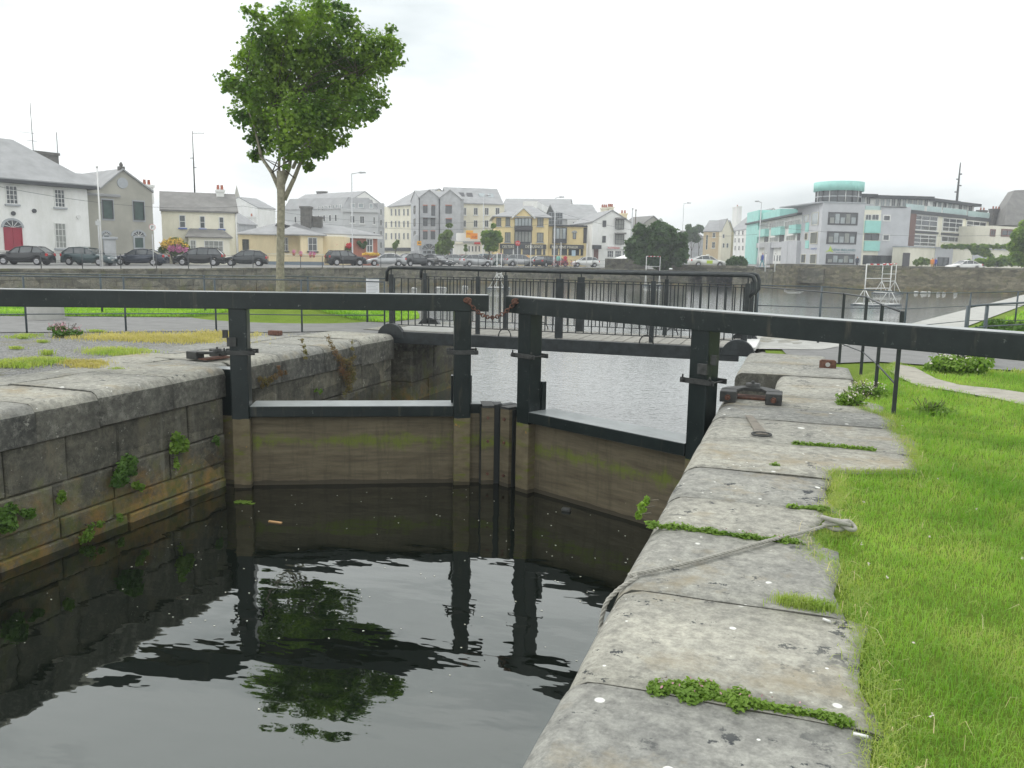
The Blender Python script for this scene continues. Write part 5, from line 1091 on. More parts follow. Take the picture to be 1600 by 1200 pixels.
# ------------------------------------------------------------------ people
def person(label, px, D, z0, top, leg, pose=0, holding=None, head=0):
    p = W(px, 414, D); mt, N, L, b = nm('clothing'); g = N.new('ShaderNodeTexCoord'); s = N.new('ShaderNodeSeparateXYZ'); L.new(g.outputs['Object'], s.inputs[0])
    r = N.new('ShaderNodeValToRGB'); r.color_ramp.interpolation = 'CONSTANT'; e = r.color_ramp.elements; e[0].position = 0; e[0].color = (*leg, 1); e[1].position = .88/2; e[1].color = (*top, 1)
    e2 = e.new(1.5/2); e2.color = (.5, .3, .22, 1); e3 = e.new(1.68/2); e3.color = (.06, .04, .03, 1)
    L.new(math_(N, L, 'DIVIDE', s.outputs[2], 2.0), r.inputs[0]); L.new(r.outputs[0], b.inputs['Base Color']); b.inputs['Roughness'].default_value = .9
    J = [((0, 0, .95), .16), ((0, 0, 1.2), .15), ((0, 0, 1.42), .15), ((0, 0, 1.53), .06), ((0, .01, 1.62), .09), ((0, 0, 1.72), .085)]
    E = [(0, 1), (1, 2), (2, 3), (3, 4), (4, 5)]; st = .22 if pose == 0 else .05
    for sx in (-1, 1):
        i = len(J); fy = st*sx
        J += [((sx*.1, 0, .88), .1), ((sx*.1, fy*.6+.03, .48), .07), ((sx*.1, fy, .08), .045), ((sx*.11, fy+.14, .04), .035)]; E += [(0, i), (i, i+1), (i+1, i+2), (i+2, i+3)]
        i = len(J); J += [((sx*.2, 0, 1.4), .065), ((sx*.26, -.03-fy*.4, 1.12), .045), ((sx*.24, .12-fy*.6, .88), .035), ((sx*.24, .15-fy*.6, .8), .03)]; E += [(2, i), (i, i+1), (i+1, i+2), (i+2, i+3)]
    me = bpy.data.meshes.new('person'); me.from_pydata([j[0] for j in J], E, []); me.materials.append(mt)
    o = bpy.data.objects.new('person', me); COL.objects.link(o); o.modifiers.new('skin', 'SKIN'); sv = me.skin_vertices[0].data
    for k, j in enumerate(J): sv[k].radius = (j[1], j[1])
    sv[0].use_root = True; ss = o.modifiers.new('sub', 'SUBSURF'); ss.levels = 1; ss.render_levels = 1
    o.location = (p.x, p.y, z0); o.rotation_euler = (0, 0, R_(head)); tag(o, label, 'person'); return o
person('person in a blue top walking in front of the white apartments', 1191, 100, GZR, (.08, .12, .4), (.12, .3, .35), 0, head=100)
person('person in an orange top standing by the podium bushes', 1456.5, 118, GZR-.1, (.7, .25, .06), (.5, .3, .1), 1)
person('person in a blue jacket beside the one in orange', 1460.5, 118.5, GZR-.1, (.06, .1, .4), (.05, .06, .1), 1)
person('dark dressed person standing at the office building entrance', 1339, 120, GZR-.1, (.04, .05, .07), (.03, .03, .04), 1)
person('person in a green top standing among the bicycles', 872, 113, GZ, (.2, .5, .42), (.1, .1, .12), 1)
person('person in a red top standing among the bicycles', 883, 113.5, GZ, (.5, .04, .07), (.08, .08, .12), 1)
person('person in an orange top near the silver cars by the pub', 824, 126, GZ, (.7, .35, .1), (.1, .1, .12), 1)
person('person in dark clothes below the arched stone openings', 702, 132, GZ, (.25, .03, .05), (.04, .04, .05), 1)
def bicycle(label, px, D, hd):
    t = thing('bicycle', label, 'bicycle'); p = W(px, 414, D); t.location = (p.x, p.y, GZ); t.rotation_euler = (0, 0, R_(hd))
    for s_ in (-1, 1): MB().tube([(s_*.52+.33*cos(q*pi/10), 0, .34+.33*sin(q*pi/10)) for q in range(21)], .018, 5, caps=False).build('wheel', M_TYRE, t)
    MB().tube([(-.52, 0, .34), (-.1, 0, .34), (.35, 0, .78), (-.2, 0, .8), (-.52, 0, .34)], .018, 5).tube([(-.1, 0, .34), (-.22, 0, .92)], .016, 5).tube([(.52, 0, .34), (.36, 0, .95)], .016, 5).build('frame', M_RED, t)
    MB().tube([(.3, -.27, 1.0), (.38, -.1, .97), (.38, .1, .97), (.3, .27, 1.0)], .014, 5).build('handlebar', M_TRIM, t); MB().box((-.33, -.06, .92), (-.12, .06, .97)).build('saddle', M_TRIM, t, bevel=.015)
for k, (x, h) in enumerate(((868, 30), (878, 5), (888, 20), (895, -15))): bicycle(('bicycle left of the person in green', 'bicycle between the people in green and red', 'bicycle right of the person in red', 'rightmost bicycle of the group by the quay fence')[k], x, 112.5, h)

# ------------------------------------------------------------------ street furniture
def lamp(label, px, D, yt, yb=413, arm=.9, z0=GZ, r=.09, nm_='street_lamp', headw=.7):
    a = W(px, yb, D); zt = zat((a.x, a.y), yt); t = thing(nm_, label, 'street lamp')
    MB().tube([(a.x, a.y, z0-.1), (a.x, a.y, z0+1.2), (a.x, a.y, z0+1.25), (a.x, a.y, zt)], [r*1.7, r*1.6, r, r*.6], 8).build('pole', M_PIPE, t)
    e_ = Vector((a.x, a.y, zt))+Vector((RT.x, RT.y, 0))*arm+Vector((0, 0, .12)); MB().tube([(a.x, a.y, zt-.05), e_], r*.5, 6).build('arm', M_PIPE, t)
    MB().tube([e_, e_+Vector((RT.x, RT.y, 0))*headw], [.12, .07], 8).build('lamp_head', M_PIPE, t)
lamp('tall street lamp in front of the red brick bungalow', 551, 96, 271, arm=.9)
lamp('tall street lamp right of the yellow pub window bay', 865.5, 116, 309, arm=.5)
lamp('pale street lamp above the round leafy tree', 1064, 150, 318, arm=.6)
lamp('grey street lamp before the teal copper wall', 1184, 112, 316, arm=-.4, z0=GZR, headw=-.5)
lamp('short grey lamp post before the white shop', 754.5, 126, 306, arm=.4)
def pole(name, label, px, D, yt, yb, r, m, cat='pole', z0=GZ):
    a = W(px, yb, D); zt = zat((a.x, a.y), yt); o = MB().tube([(a.x, a.y, z0-.1), (a.x, a.y, zt)], [r, r*.7], 8).tube([(a.x, a.y, zt), (a.x, a.y, zt+.15)], r*1.3, 8).build(name, m); tag(o, label, cat); return a, zt
pole('flagpole', 'white flagpole in front of the grey gabled building', 160, 66, 262, 412, .07, M_WF, 'flagpole')
pole('utility_pole', 'wooden pole at the right side of the white gabled pub', 985, 120, 327, 418, .12, M_PIPE)
pole('utility_pole', 'thin dark pole just right of the white gabled pub', 990.5, 123, 329, 410, .09, M_BARKD)
for x, D, yt, lb in ((829, 115, 381, 'white post in front of the pub window bay'), (876, 115, 381, 'white post in front of the pub annex'), (916.5, 116, 381, 'white post left of the white gabled pub'), (1196, 90, 396, 'white post right of the walking person in blue'), (1211, 88, 397, 'white post left of the quay wall pillar')):
    pole('bollard_post', lb, x, D, yt, 412, .07, M_WF, 'post', GZ if x < 1000 else .6)
t = thing('gate_pillar', 'grey stone gate pillar with cap in front of the grey gabled building', 'pillar'); F = Fac(164, 70, 181, 70.3)
MB().box((0, -.8, GZ-.1), (F.L, 0, F.uv(170, 374)[1]), F.T).build('shaft', M_STONE, t, bevel=.02); MB().box((-.15, -.95, F.uv(170, 374)[1]+.002), (F.L+.15, .15, F.uv(170, 370)[1]), F.T).build('cap', M_SILL, t, bevel=.03)
def disc(F, t, px, py, r, m, off, n=24, name='sign_face', th=.03):
    u, z = F.uv(px, py, off); vs = [F.T(u+r*cos(2*pi*(q+.5)/n), o_, z+r*sin(2*pi*(q+.5)/n)) for o_ in (off, off+th) for q in range(n)]
    return MB().add(vs, [tuple(range(n)), tuple(range(n, 2*n))]+[(q, (q+1) % n, n+(q+1) % n, n+q) for q in range(n)]).build(name, m, t)
t = thing('road_sign', 'round white parking sign with red rim before the cream cottage', 'sign'); F = Fac(228, 68, 248, 68.2); u, z = F.uv(238, 366)
MB().tube([F.T(u, 0, GZ), F.T(u, 0, z)], .04, 6).build('post', M_PIPE, t); disc(F, t, 238, 355, .25, M_RED, .05); disc(F, t, 238, 355, .225, M_WF, .081); text('P', F, 236, 357.5, 5, t, M_TRIM, .12)
t = thing('road_sign', 'red octagonal stop sign in front of the pub', 'sign'); F = Fac(800, 112, 820, 112.2); u, z = F.uv(809, 380)
MB().tube([F.T(u, 0, GZ), F.T(u, 0, z)], .05, 6).build('post', M_PIPE, t); disc(F, t, 809, 380, .36, M_RED, .05, 8); text('STOP', F, 806, 381.5, 3, t, M_WF, .09, 812)
t = thing('road_sign', 'yellow diamond warning sign beside the stone monument', 'sign'); F = Fac(650, 118, 662, 118.2); u, z = F.uv(655, 380)
MB().tube([F.T(u, 0, GZ), F.T(u, 0, z)], .05, 6).build('post', M_PIPE, t); disc(F, t, 655, 380, .42, mat('amber_sign', (.8, .4, .02), .5, .03), .05, 4).rotation_euler = (0, 0, 0); MB().box((u-.2, .085, z-.07), (u+.2, .1, z+.07), F.T).build('arrow', M_TRIM, t)
t = thing('road_sign', 'pale street sign on a thin grey post by the flagpole', 'sign'); F = Fac(148, 64, 158, 64.2); u, z = F.uv(153, 343); MB().tube([F.T(u, 0, GZ), F.T(u, 0, z)], .05, 6).build('post', M_PIPE, t); panel(F, t, 149, 345, 157, 352, M_GRAP, .04, 'sign_face', .05)
# stone monument
t = thing('monument', 'rough standing stone monument on a stepped base in the square', 'monument'); F = Fac(640, 122, 660, 122.3)
q = [F.uv(x, y) for x, y in ((645.5, 391), (646.5, 378), (646.5, 369), (649, 366.5), (654, 365.5), (654.5, 376), (654.5, 391))]
MB().prism(q, -.9, 0, F.T, ax=1).build('shaft', M_STONE, t, bevel=.12); u0, z0_ = F.uv(642, 398); u1, z1_ = F.uv(659, 390.5)
MB().box((u0, -2, GZ-.1), (u1, .6, z0_+.5), F.T).box((u0+.35, -1.5, z0_+.502), (u1-.35, .3, z1_+.1), F.T).build('base', M_STONE, t, bevel=.04)
# far quay fence
def quay_fence(label, pts, hgt, step):
    t = thing('quay_fence', label, 'fence'); z = GZ+.06
    for a, b in zip(pts[:-1], pts[1:]):
        a = Vector(a); b = Vector(b); ln = (b-a).length; n = max(1, int(ln/step))
        nrm = Vector((-(b-a).y, (b-a).x)).normalized()*.35
        for k in range(n):
            p = a+(b-a)*k/n+nrm; MB().tube([(p.x, p.y, z-.1), (p.x, p.y, z+hgt)], .03, 5).build('post', M_TRIM, t)
        for hh in (.98, .5): MB().tube([(a.x+nrm.x, a.y+nrm.y, z+hgt*hh), (b.x+nrm.x, b.y+nrm.y, z+hgt*hh)], .012, 4).build('rail', M_TRIM, t)
quay_fence('thin black post and chain fence along the far quay edge', wl[1:-1], 1.0, 2.3)
# dark stone wall by the pub and canopy, bridge
t = thing('stone_wall', 'dark stone boundary wall between the pub and the leafy tree', 'wall'); F = Fac(945.5, 112, 1008, 110); mb = MB(); a = F.T(0, 0, 0); b = F.T(F.L, 0, 0)
masonry(mb, a, b, GZ-.1, F.uv(960, 404)[1], .5, 5, .7, .03, tuple(-F.n)); mb.build('masonry', M_FACE, t)
t = thing('parasol_canopy', 'white pyramid canopy standing behind the dark stone wall', 'canopy'); a = W(982, 404, 117); zb = W(982, 404, 117).z; za = W(982, 396.5, 117).z; r = 1.75
MB().add([(a.x-r, a.y-r, zb), (a.x+r, a.y-r, zb), (a.x+r, a.y+r, zb), (a.x-r, a.y+r, zb), (a.x, a.y, za)], [(0, 1, 4), (1, 2, 4), (2, 3, 4), (3, 0, 4), (0, 3, 2, 1)]).build('canopy', M_WHITE, t); MB().tube([(a.x, a.y, GZ), (a.x, a.y, za-.1)], .05, 6).build('pole', M_WF, t)
t = thing('road_bridge', 'low grey concrete road bridge over the canal mouth', 'bridge')
ba, bb = c2-(c3-c2).normalized()*2.0, c3+(c3-c2).normalized()*2.2; d_ = (bb-ba); d_.z = 0; ln = d_.length; d_.normalize(); n_ = Vector((-d_.y, d_.x, 0)); Tb = frame((ba.x, ba.y, 0), d_, n_)
MB().box((0, -.3, .1), (ln, 12, .7), Tb).build('deck', M_PIER, t, bevel=.03); MB().box((-.2, -.45, .703), (ln+.2, -.05, 1.0), Tb).build('parapet', M_PIER, t, bevel=.02)
MB().box((ln*.36, .3, -2.0), (ln*.42, 11, .098), Tb).build('pier', M_PIER, t); MB().box((0, .0, -2.0), (2.1, 12, .098), Tb).box((ln-2.4, 0, -2.0), (ln, 12, .098), Tb).build('abutment', M_PIER, t)
tag(MB().box((ln-2.2, 11.5, -1), (ln+4, 60, .8), Tb).box((-4, 12.5, -1), (2.0, 60, .3), Tb).build('canal_bank', M_PIER), kind='structure')

# ------------------------------------------------------------------ goals floating in the basin
def goal(label, pxl, pxr, yt, yb, D, skew=0, z0=WB, frame_h=None, rung=False):
    t = thing('water_goal', label, 'goal', 'floating goal frames in the basin')
    a = W(pxl, yb, D); b = W(pxr, yb, D+skew); a.z = b.z = z0+.1; dr = b-a; u = dr.normalized(); n_ = Vector((u.y, -u.x, 0)); ln = dr.length
    zt = zat((a.x, a.y), yt); H_ = zt-z0; T = frame((a.x, a.y, z0), u, n_)
    M_W = M_WF; fr = MB(); r = .04
    for x in (0, ln):
        MB().tube([(x, 0, .05), (x, 0, H_)], r, 7, T).build('upright', M_W, t)
        for s_ in (-1, 1): fr.tube([(x, .0, H_*.42), (x, s_*.75, .12)], r*.8, 6, T)
        fr.tube([(x, -.8, .12), (x, .8, .12)], r, 6, T)
    fr.tube([(0, 0, H_*.42), (ln, 0, H_*.42)], r, 6, T).tube([(-.1, .8, .12), (ln+.1, .8, .12)], r, 6, T).tube([(-.1, -.8, .12), (ln+.1, -.8, .12)], r, 6, T)
    fr.build('base_frame', M_W, t)
    zb = H_*.66
    for i in range(8):
        q = (i+.5)/8; MB().tube([(ln*i/8, 0, H_), (ln*(i+1)/8, 0, H_)], r*1.15, 7, T).build('bar_stripe', M_RED if i % 2 else M_W, t)
    MB().tube([(0, 0, zb), (ln, 0, zb)], r*.8, 6, T).build('lower_bar', M_W, t)
    nt_ = MB(); 
    for i in range(13): nt_.tube([(ln*i/12, 0, H_), (ln*i/12, -.35, zb)], .006, 3, T, caps=False)
    for i in range(9): f = i/8; nt_.tube([(0, -.35*f, H_-(H_-zb)*f), (ln, -.35*f, H_-(H_-zb)*f)], .006, 3, T, caps=False)
    nt_.build('net', mat('green_net', (.03, .1, .07), .8), t)
    MB().box((-.25, -.95, -.08), (ln+.25, -.6, .1), T).box((-.25, .6, -.08), (ln+.25, .95, .1), T).build('float', M_GREY if not rung else M_W, t, bevel=.05)
    return t
goal('nearest white floating goal frame on the right side of the basin', 1349, 1388, 413, 479, 61, 1.5)
goal('floating goal frame just behind and right of the nearest one', 1376, 1397, 412, 459, 86, 1)
goal('floating goal frame in the middle seen square on before the leafy tree', 1008.5, 1030, 400.5, 444, 99, 0)
goal('floating goal frame on the left seen edge on behind the footbridge', 776, 783, 396, 450, 81, 1.5)
def ball(name, label, px, py, r, m, z): a = Z(px, py, z); o = MB().lathe([(r*sin(pi*k/10)+.001, z+r*.5-r*cos(pi*k/10)) for k in range(11)], 16, (a.x, a.y)).build(name, m); tag(o, label, 'buoy'); return o
ball('buoy', 'round white buoy left of the nearest floating goal', 1331, 450, .25, M_WF, WB)
fl = ((1428, 456.5, .5, 'leftmost white float under the tall quay wall'), (1438, 457, .8, 'long white float second from the left under the tall quay wall'), (1450, 457, .3, 'small white float third along under the tall quay wall'), (1463, 458, .45, 'white float fourth along under the tall quay wall'), (1472, 458, .4, 'white float fifth along under the tall quay wall'), (1490, 459, .4, 'white float farthest right under the tall quay wall'), (643, 451, .5, 'leftmost white float behind the footbridge railing'), (679, 450, 1.2, 'long white float in the middle behind the footbridge railing'), (722, 448, .6, 'white float right of the long one behind the railing'), (908, 457, .4, 'white float seen through the right railing panels'), (1225, 453, 2.2, 'long thin pale float line under the quay wall corner'))
for x, y, l, lb in fl:
    a = Z(x, y, WB+.02); u = Vector((RT.x, RT.y, 0)); b = a+u*l
    o = MB().tube([a+Vector((0, 0, .0)), a+u*l*.2+Vector((0, 0, .05)), a+u*l*.8+Vector((0, 0, .04)), b], [.03, .07, .06, .02] if l < 2 else [.02, .03, .03, .02], 8).build('float', M_WF); tag(o, lb, 'float', 'white floats on the basin')
# overhead wires
def wire(label, a, b, sag=.8, r=.018):
    a = W(*a); b = W(*b); pts = [a.lerp(b, k/16)-Vector((0, 0, sag*4*(k/16)*(1-k/16))) for k in range(17)]
    tag(MB().tube(pts, r, 4).build('overhead_wire', M_TRIM), label, 'wire')
wire('overhead wire sagging across the front of the white house', (-60, 279, 62), (380, 322, 85), .9)
wire('upper overhead wire crossing in front of the grey apartment blocks', (380, 322, 95), (868, 334, 118), 1.6)
wire('lower overhead wire crossing towards the pubs', (430, 342, 95), (868, 349, 118), 1.0)
wire('overhead wire crossing before the teal and white apartments', (868, 330, 118), (1184, 366, 112), 1.4)
wire('overhead wire crossing before the office building', (1184, 352, 112), (1640, 364, 100), .8)

# ------------------------------------------------------------------ foliage
def leaf_cloud(blobs, n, size, shape='maple', bias=.55, flat=.5, rng=RNG, lump=.28):
    """returns verts, faces arrays: leaves spread through blobs (x,y,z,rx,ry,rz)"""
    B = np.array(blobs, float); wgt = (B[:, 3]*B[:, 4]*B[:, 5])**.8; wgt /= wgt.sum(); idx = rng.choice(len(B), n, p=wgt)
    d = rng.normal(size=(n, 3)); d /= np.linalg.norm(d, axis=1)[:, None]; r = rng.random(n)**bias
    # lumpy surface
    f = 1+lump*np.sin(d[:, 0]*6.3+idx)*np.sin(d[:, 1]*5.1+idx*2)*np.sin(d[:, 2]*5.7+idx*.7)
    C = B[idx, :3]+d*(r*f)[:, None]*B[idx, 3:6]
    nr = d*.55+rng.normal(size=(n, 3))*.55; nr[:, 2] += flat; nr /= np.linalg.norm(nr, axis=1)[:, None]
    t = rng.normal(size=(n, 3)); t -= nr*(t*nr).sum(1)[:, None]; t /= np.linalg.norm(t, axis=1)[:, None]; b = np.cross(nr, t)
    if shape == 'maple': P = np.array([(0, -.45), (.28, -.42), (.5, -.05), (.27, .05), (.3, .38), (.08, .25), (0, .62), (-.08, .25), (-.3, .38), (-.27, .05), (-.5, -.05), (-.28, -.42)])
    elif shape == 'clump': P = np.array([(0, -.5), (.4, -.3), (.25, 0), (.55, .25), (.1, .25), (0, .6), (-.3, .3), (-.55, .2), (-.25, -.05), (-.45, -.35)])
    else: P = np.array([(0, -.5), (.28, -.1), (.2, .3), (0, .5), (-.2, .3), (-.28, -.1)])
    k = len(P); s = size*(.7+.6*rng.random(n)); V = C[:, None, :]+(t[:, None, :]*P[None, :, 0:1]+b[:, None, :]*P[None, :, 1:2])*s[:, None, None]
    V += nr[:, None, :]*(-.25*(P[None, :, 0:1]**2)*s[:, None, None])
    return V.reshape(-1, 3), k, C
def mesh_np(name, V, k, m, parent=None):
    n = len(V)//k; me = bpy.data.meshes.new(name); me.vertices.add(len(V)); me.vertices.foreach_set('co', V.astype(np.float32).ravel())
    me.loops.add(len(V)); me.loops.foreach_set('vertex_index', np.arange(len(V), dtype=np.int32)); me.polygons.add(n)
    me.polygons.foreach_set('loop_start', (np.arange(n)*k).astype(np.int32)); me.polygons.foreach_set('loop_total', np.full(n, k, dtype=np.int32))
    me.materials.append(m); me.update(); me.validate(); o = bpy.data.objects.new(name, me); COL.objects.link(o); o.parent = parent; return o
# main maple: crown blobs by place in the photo at the tree's own distance
t = thing('maple_tree', 'maple tree with pale trunk and full green crown on the left lawn', 'tree')
TD = 21.0; base = W(437, 466, TD); base.z = .28
mb = MB(); nr, na = 8, 28; vs = [(base.x, base.y, .30)]
for i in range(1, nr+1):
    for k in range(na): a_ = 2*pi*k/na; q_ = i/nr; vs.append((base.x+cos(a_)*q_*2.6, base.y+sin(a_)*q_*1.7, .32*(cos(q_*pi)+1)/2-.02))
mb.add(vs, [(0, 1+k, 1+(k+1) % na) for k in range(na)]+[(1+(i-1)*na+k, 1+i*na+k, 1+i*na+(k+1) % na, 1+(i-1)*na+(k+1) % na) for i in range(1, nr) for k in range(na)], 0, True)
struct('grass_bank', mb, M_GG)
cb = [(420, 55, 34), (455, 30, 30), (500, 28, 36), (540, 35, 24), (575, 70, 30), (605, 65, 18), (600, 95, 26), (560, 105, 40), (520, 80, 45), (470, 80, 45), (425, 95, 38), (385, 95, 24), (365, 130, 20), (395, 140, 36), (440, 135, 48), (500, 135, 50), (550, 145, 38), (590, 150, 18), (380, 180, 24), (420, 185, 40), (470, 185, 45), (520, 180, 36), (560, 180, 20), (410, 215, 26), (450, 225, 30), (490, 220, 30), (520, 218, 18), (405, 245, 9), (475, 245, 16), (500, 238, 14), (400, 25, 13), (585, 175, 12), (610, 90, 17), (352, 132, 9), (395, 70, 20), (500, 5, 14)]
blobs = []
for i, (x, y, r) in enumerate(cb):
    rr = r/FPX*TD; dd = TD+random.uniform(-1, 1)*max(.0, 1.5-abs(x-485)/125)*(1.0); p = W(x, y, dd); blobs.append((p.x, p.y, p.z, rr*.98, rr*.98, rr*.82))
for i in range(110):
    b_ = random.choice(blobs[:36]); a_ = random.random()*2*pi; q = Vector(b_[:3])+(RT*cos(a_)+Vector((0, 0, 1))*sin(a_)+FH*random.uniform(-.5, .5))*b_[3]*1.05; rr = random.uniform(.08, .18); blobs.append((q.x, q.y, q.z, rr, rr, rr*.8))
V, k, _ = leaf_cloud(blobs, 30000, .085, 'maple', .45, .55, lump=.5); mesh_np('crown', V, k, M_LEAF, t)
zc = W(437, 292, TD).z; tr = MB(); lean = (Vector((W(440, 292, TD).x, W(440, 292, TD).y, 0))-Vector((base.x, base.y, 0)))
tr.tube([base+lean*q+Vector((random.uniform(-.01, .01), 0, (zc+.1)*q-.1*(q == 0))) for q in [0, .04, .15, .3, .45, .6, .75, .9, 1]], [.14, .115, .105, .1, .097, .095, .095, .1, .108], 14); trunk = tr.build('trunk', M_BARK, t)
fork = base+lean+Vector((0, 0, zc))
limbs = [((437, 296), (425, 270), (408, 245), (398, 200), (380, 150)), ((438, 294), (436, 262), (437, 215), (428, 165)), ((440, 292), (452, 262), (458, 215), (470, 160)), ((444, 312), (460, 278), (475, 240), (500, 190), (560, 120)), ((441, 290), (444, 255), (446, 215), (448, 150)), ((458, 262), (470, 235), (510, 180), (590, 130), (605, 90))]
for j, l in enumerate(limbs):
    dz = (.1, .2, .5, .1, -.1, .6)[j]; pts = [W(x, y, TD+dz*q*.8) for q, (x, y) in enumerate(l)]; pts[0] = W(l[0][0], l[0][1], TD)
    MB().tube(pts, ([.062, .05, .038, .024, .01] if j in (0, 2, 3) else [.045, .034, .026, .016, .008])[:len(pts)], 8).build('limb', M_BARK, t)
tw = MB()
for i, b_ in enumerate(blobs[:60]):
    l = limbs[i % len(limbs)]; s_ = min((W(x, y, TD) for x, y in l[1:]), key=lambda p: (p-Vector(b_[:3])).length); tw.tube([s_, s_.lerp(Vector(b_[:3]), .5)+Vector((0, 0, .1)), Vector(b_[:3])], [.016, .01, .005], 5)
tw.build('twigs', M_BARKD, t)
def tree(name, label, cb, D, n, size, m, trunk_px=None, shape='clump', z0=GZ, cat='tree', tw_=.12, spread=1.0, lump=.3):
    if z0 == 4: spread = .2
    t = thing(name, label, cat); bl = []
    for x, y, r in cb:
        rr = r/FPX*D; p = W(x, y, D+random.uniform(-1, 1)*rr*spread); bl.append((p.x, p.y, p.z, rr, rr, rr*.9))
    V, k, _ = leaf_cloud(bl, n, size, shape, .45, .5, lump=lump); mesh_np('crown' if cat == 'tree' else 'foliage', V, k, m, t)
    if z0 == 4: return t
    tx, ty = trunk_px or (sum(c[0] for c in cb)/len(cb), 412); a = W(tx, ty, D); c_ = Vector(bl[0][:3])
    b_ = MB().tube([(a.x, a.y, z0-.1), ((a.x+c_.x)/2, (a.y+c_.y)/2, (z0+c_.z)/2), c_], [tw_, tw_*.7, tw_*.3], 7)
    for q in bl[1:]: b_.tube([(a.x, a.y, z0+(c_.z-z0)*.45), Vector(q[:3])], [tw_*.5, tw_*.15], 5)
    b_.build('trunk' if cat == 'tree' else 'stems', M_BARKD, t); return t
tree('round_tree', 'large rounded dark green tree beside the road bridge', [(1020, 372, 20), (1000, 380, 18), (1040, 370, 19), (1055, 385, 19), (990, 392, 14), (1030, 392, 24), (1060, 400, 15), (1005, 402, 14), (1030, 355, 12), (1000, 358, 10), (1064, 372, 10), (984, 380, 7), (1035, 408, 16)], 101, 16000, .42, M_LEAF2, (1030, 418))
tree('street_tree', 'light green street tree in front of the stone gabled block', [(694, 372, 9), (690, 385, 9), (700, 382, 8), (700, 365, 7), (702, 352, 4), (686, 392, 6), (697, 392, 6)], 118, 2200, .4, M_LEAF3, (690, 408))
tree('street_tree', 'dense green street tree left of the yellow pub', [(767, 368, 9), (760, 375, 9), (775, 368, 8), (768, 382, 10), (780, 374, 6), (758, 365, 6), (771, 353, 4), (763, 387, 6), (773, 388, 5)], 118, 2800, .4, M_LEAF, (763, 408))
tree('street_tree', 'small thin street tree left of the stone monument', [(618, 382, 4), (621, 378, 3), (616, 386, 3)], 124, 260, .35, M_LEAF3, (618, 404), tw_=.07)
tree('street_tree', 'tiny slender tree before the white shop', [(728, 390, 3), (728, 384, 2.4)], 122, 160, .3, M_LEAF3, (728, 404), tw_=.06)
tree('distant_tree', 'dark trees rising behind the round tree', [(1080, 362, 8), (1073, 370, 9), (1088, 372, 6), (1076, 355, 4)], 190, 1500, .7, M_LEAF2, (1080, 410))
tree('distant_tree', 'pale distant tree above the low house left of the apricot house', [(1092, 357, 6), (1087, 359, 5), (1098, 360, 4)], 230, 900, .8, M_LEAF2, (1092, 405))
tree('roadside_tree', 'leafy tree at the right edge in front of the dark roofed hall', [(1598, 370, 16), (1590, 385, 14), (1604, 352, 10), (1608, 395, 20), (1596, 402, 14), (1620, 375, 22)], 98, 6000, .4, M_LEAF, (1606, 420), z0=GZR)
bush = lambda label, cb, D, n, s, m, z0=GZR: tree('bush', label, cb, D, n, s, m, None, 'clump', z0, 'bush', .05)
bush('dark bush at the right end of the road bridge', [(1148, 408, 8), (1140, 410, 6), (1158, 408, 8), (1164, 411, 5)], 104, 1500, .3, M_LEAF2)
bush('spiky bush in front of the white podium wall', [(1440, 408, 6), (1433, 410, 5), (1448, 409, 5)], 122, 700, .4, M_LEAF3)
bush('low green bush right of the white car', [(1512, 411, 6), (1530, 410, 7), (1548, 409, 8), (1566, 408, 9), (1582, 406, 10), (1597, 408, 8)], 124, 3000, .4, M_LEAF)
bush('trailing green hedge on top of the podium wall', [(1474+6*q_, 384.5+(q_ % 2), 3+(q_ % 3)*.6) for q_ in range(19)]+[(1520, 386, 6), (1530, 390, 8), (1540, 395, 7), (1547, 400, 4), (1523, 393, 5), (1536, 387, 6)], 139, 5200, .36, M_LEAF, 4)
t = tree('flowering_bush', 'yellow and pink flowering bush by the cream cottage', [(262, 384, 9), (272, 380, 10), (283, 385, 9), (292, 389, 6), (253, 390, 6), (275, 390, 10)], 84, 2200, .22, M_LEAF3, (272, 400), cat='bush')
for cbs, c_, nn_ in (([(258, 381, 8), (268, 377, 7), (280, 378, 7), (290, 384, 4)], (.8, .55, .08), 'yellow_blossom'), ([(268, 388, 6), (280, 388, 7), (290, 390, 5)], (.7, .25, .45), 'pink_blossom')):
    bl = [(*(W(x, y, 83.2)), r/FPX*83, r/FPX*83, r/FPX*80) for x, y, r in cbs]; V, k, _ = leaf_cloud(bl, 500, .17, 'leaf', .4, .3); mesh_np(nn_, V, k, mat(nn_, c_, .8, .15), t)
t = tree('flowering_bush', 'garden shrubs with red and white flowers before the brick bungalow', [(508, 391, 6), (516, 393, 6), (530, 388, 6), (538, 390, 6), (546, 387, 5)], 100, 1400, .24, M_LEAF3, (525, 404), cat='bush')
for cbs, c_, nn_ in (([(544, 384, 4), (548, 383, 4), (527, 381, 3)], (.7, .03, .04), 'red_blossom'), ([(515, 391, 4)], (.8, .8, .76), 'white_blossom')):
    bl = [(*(W(x, y, 99)), r/FPX*99, r/FPX*99, r/FPX*95) for x, y, r in cbs]; V, k, _ = leaf_cloud(bl, 260, .2, 'leaf', .4, .3); mesh_np(nn_, V, k, mat(nn_, c_, .8, .15), t)
t = thing('flower_bed', 'raised brick bed of yellow flowers beside the brick bungalow', 'flower bed'); F = Fac(567, 100, 592, 100.5); MB().box((0, -.6, GZ-.1), (F.L, 0, F.uv(580, 399)[1]), F.T).build('brick_edge', M_BRICK, t)
bl = [(*(W(x, y, 100.3)), .3, .3, .22) for x, y in ((569, 398), (574, 396), (579, 397.5), (584, 397), (590, 397.5))]; V, k, _ = leaf_cloud(bl, 500, .16, 'leaf', .4, .3); mesh_np('yellow_blossom', V, k, mat('yellow_blossom', (.8, .55, .08), .8), t)
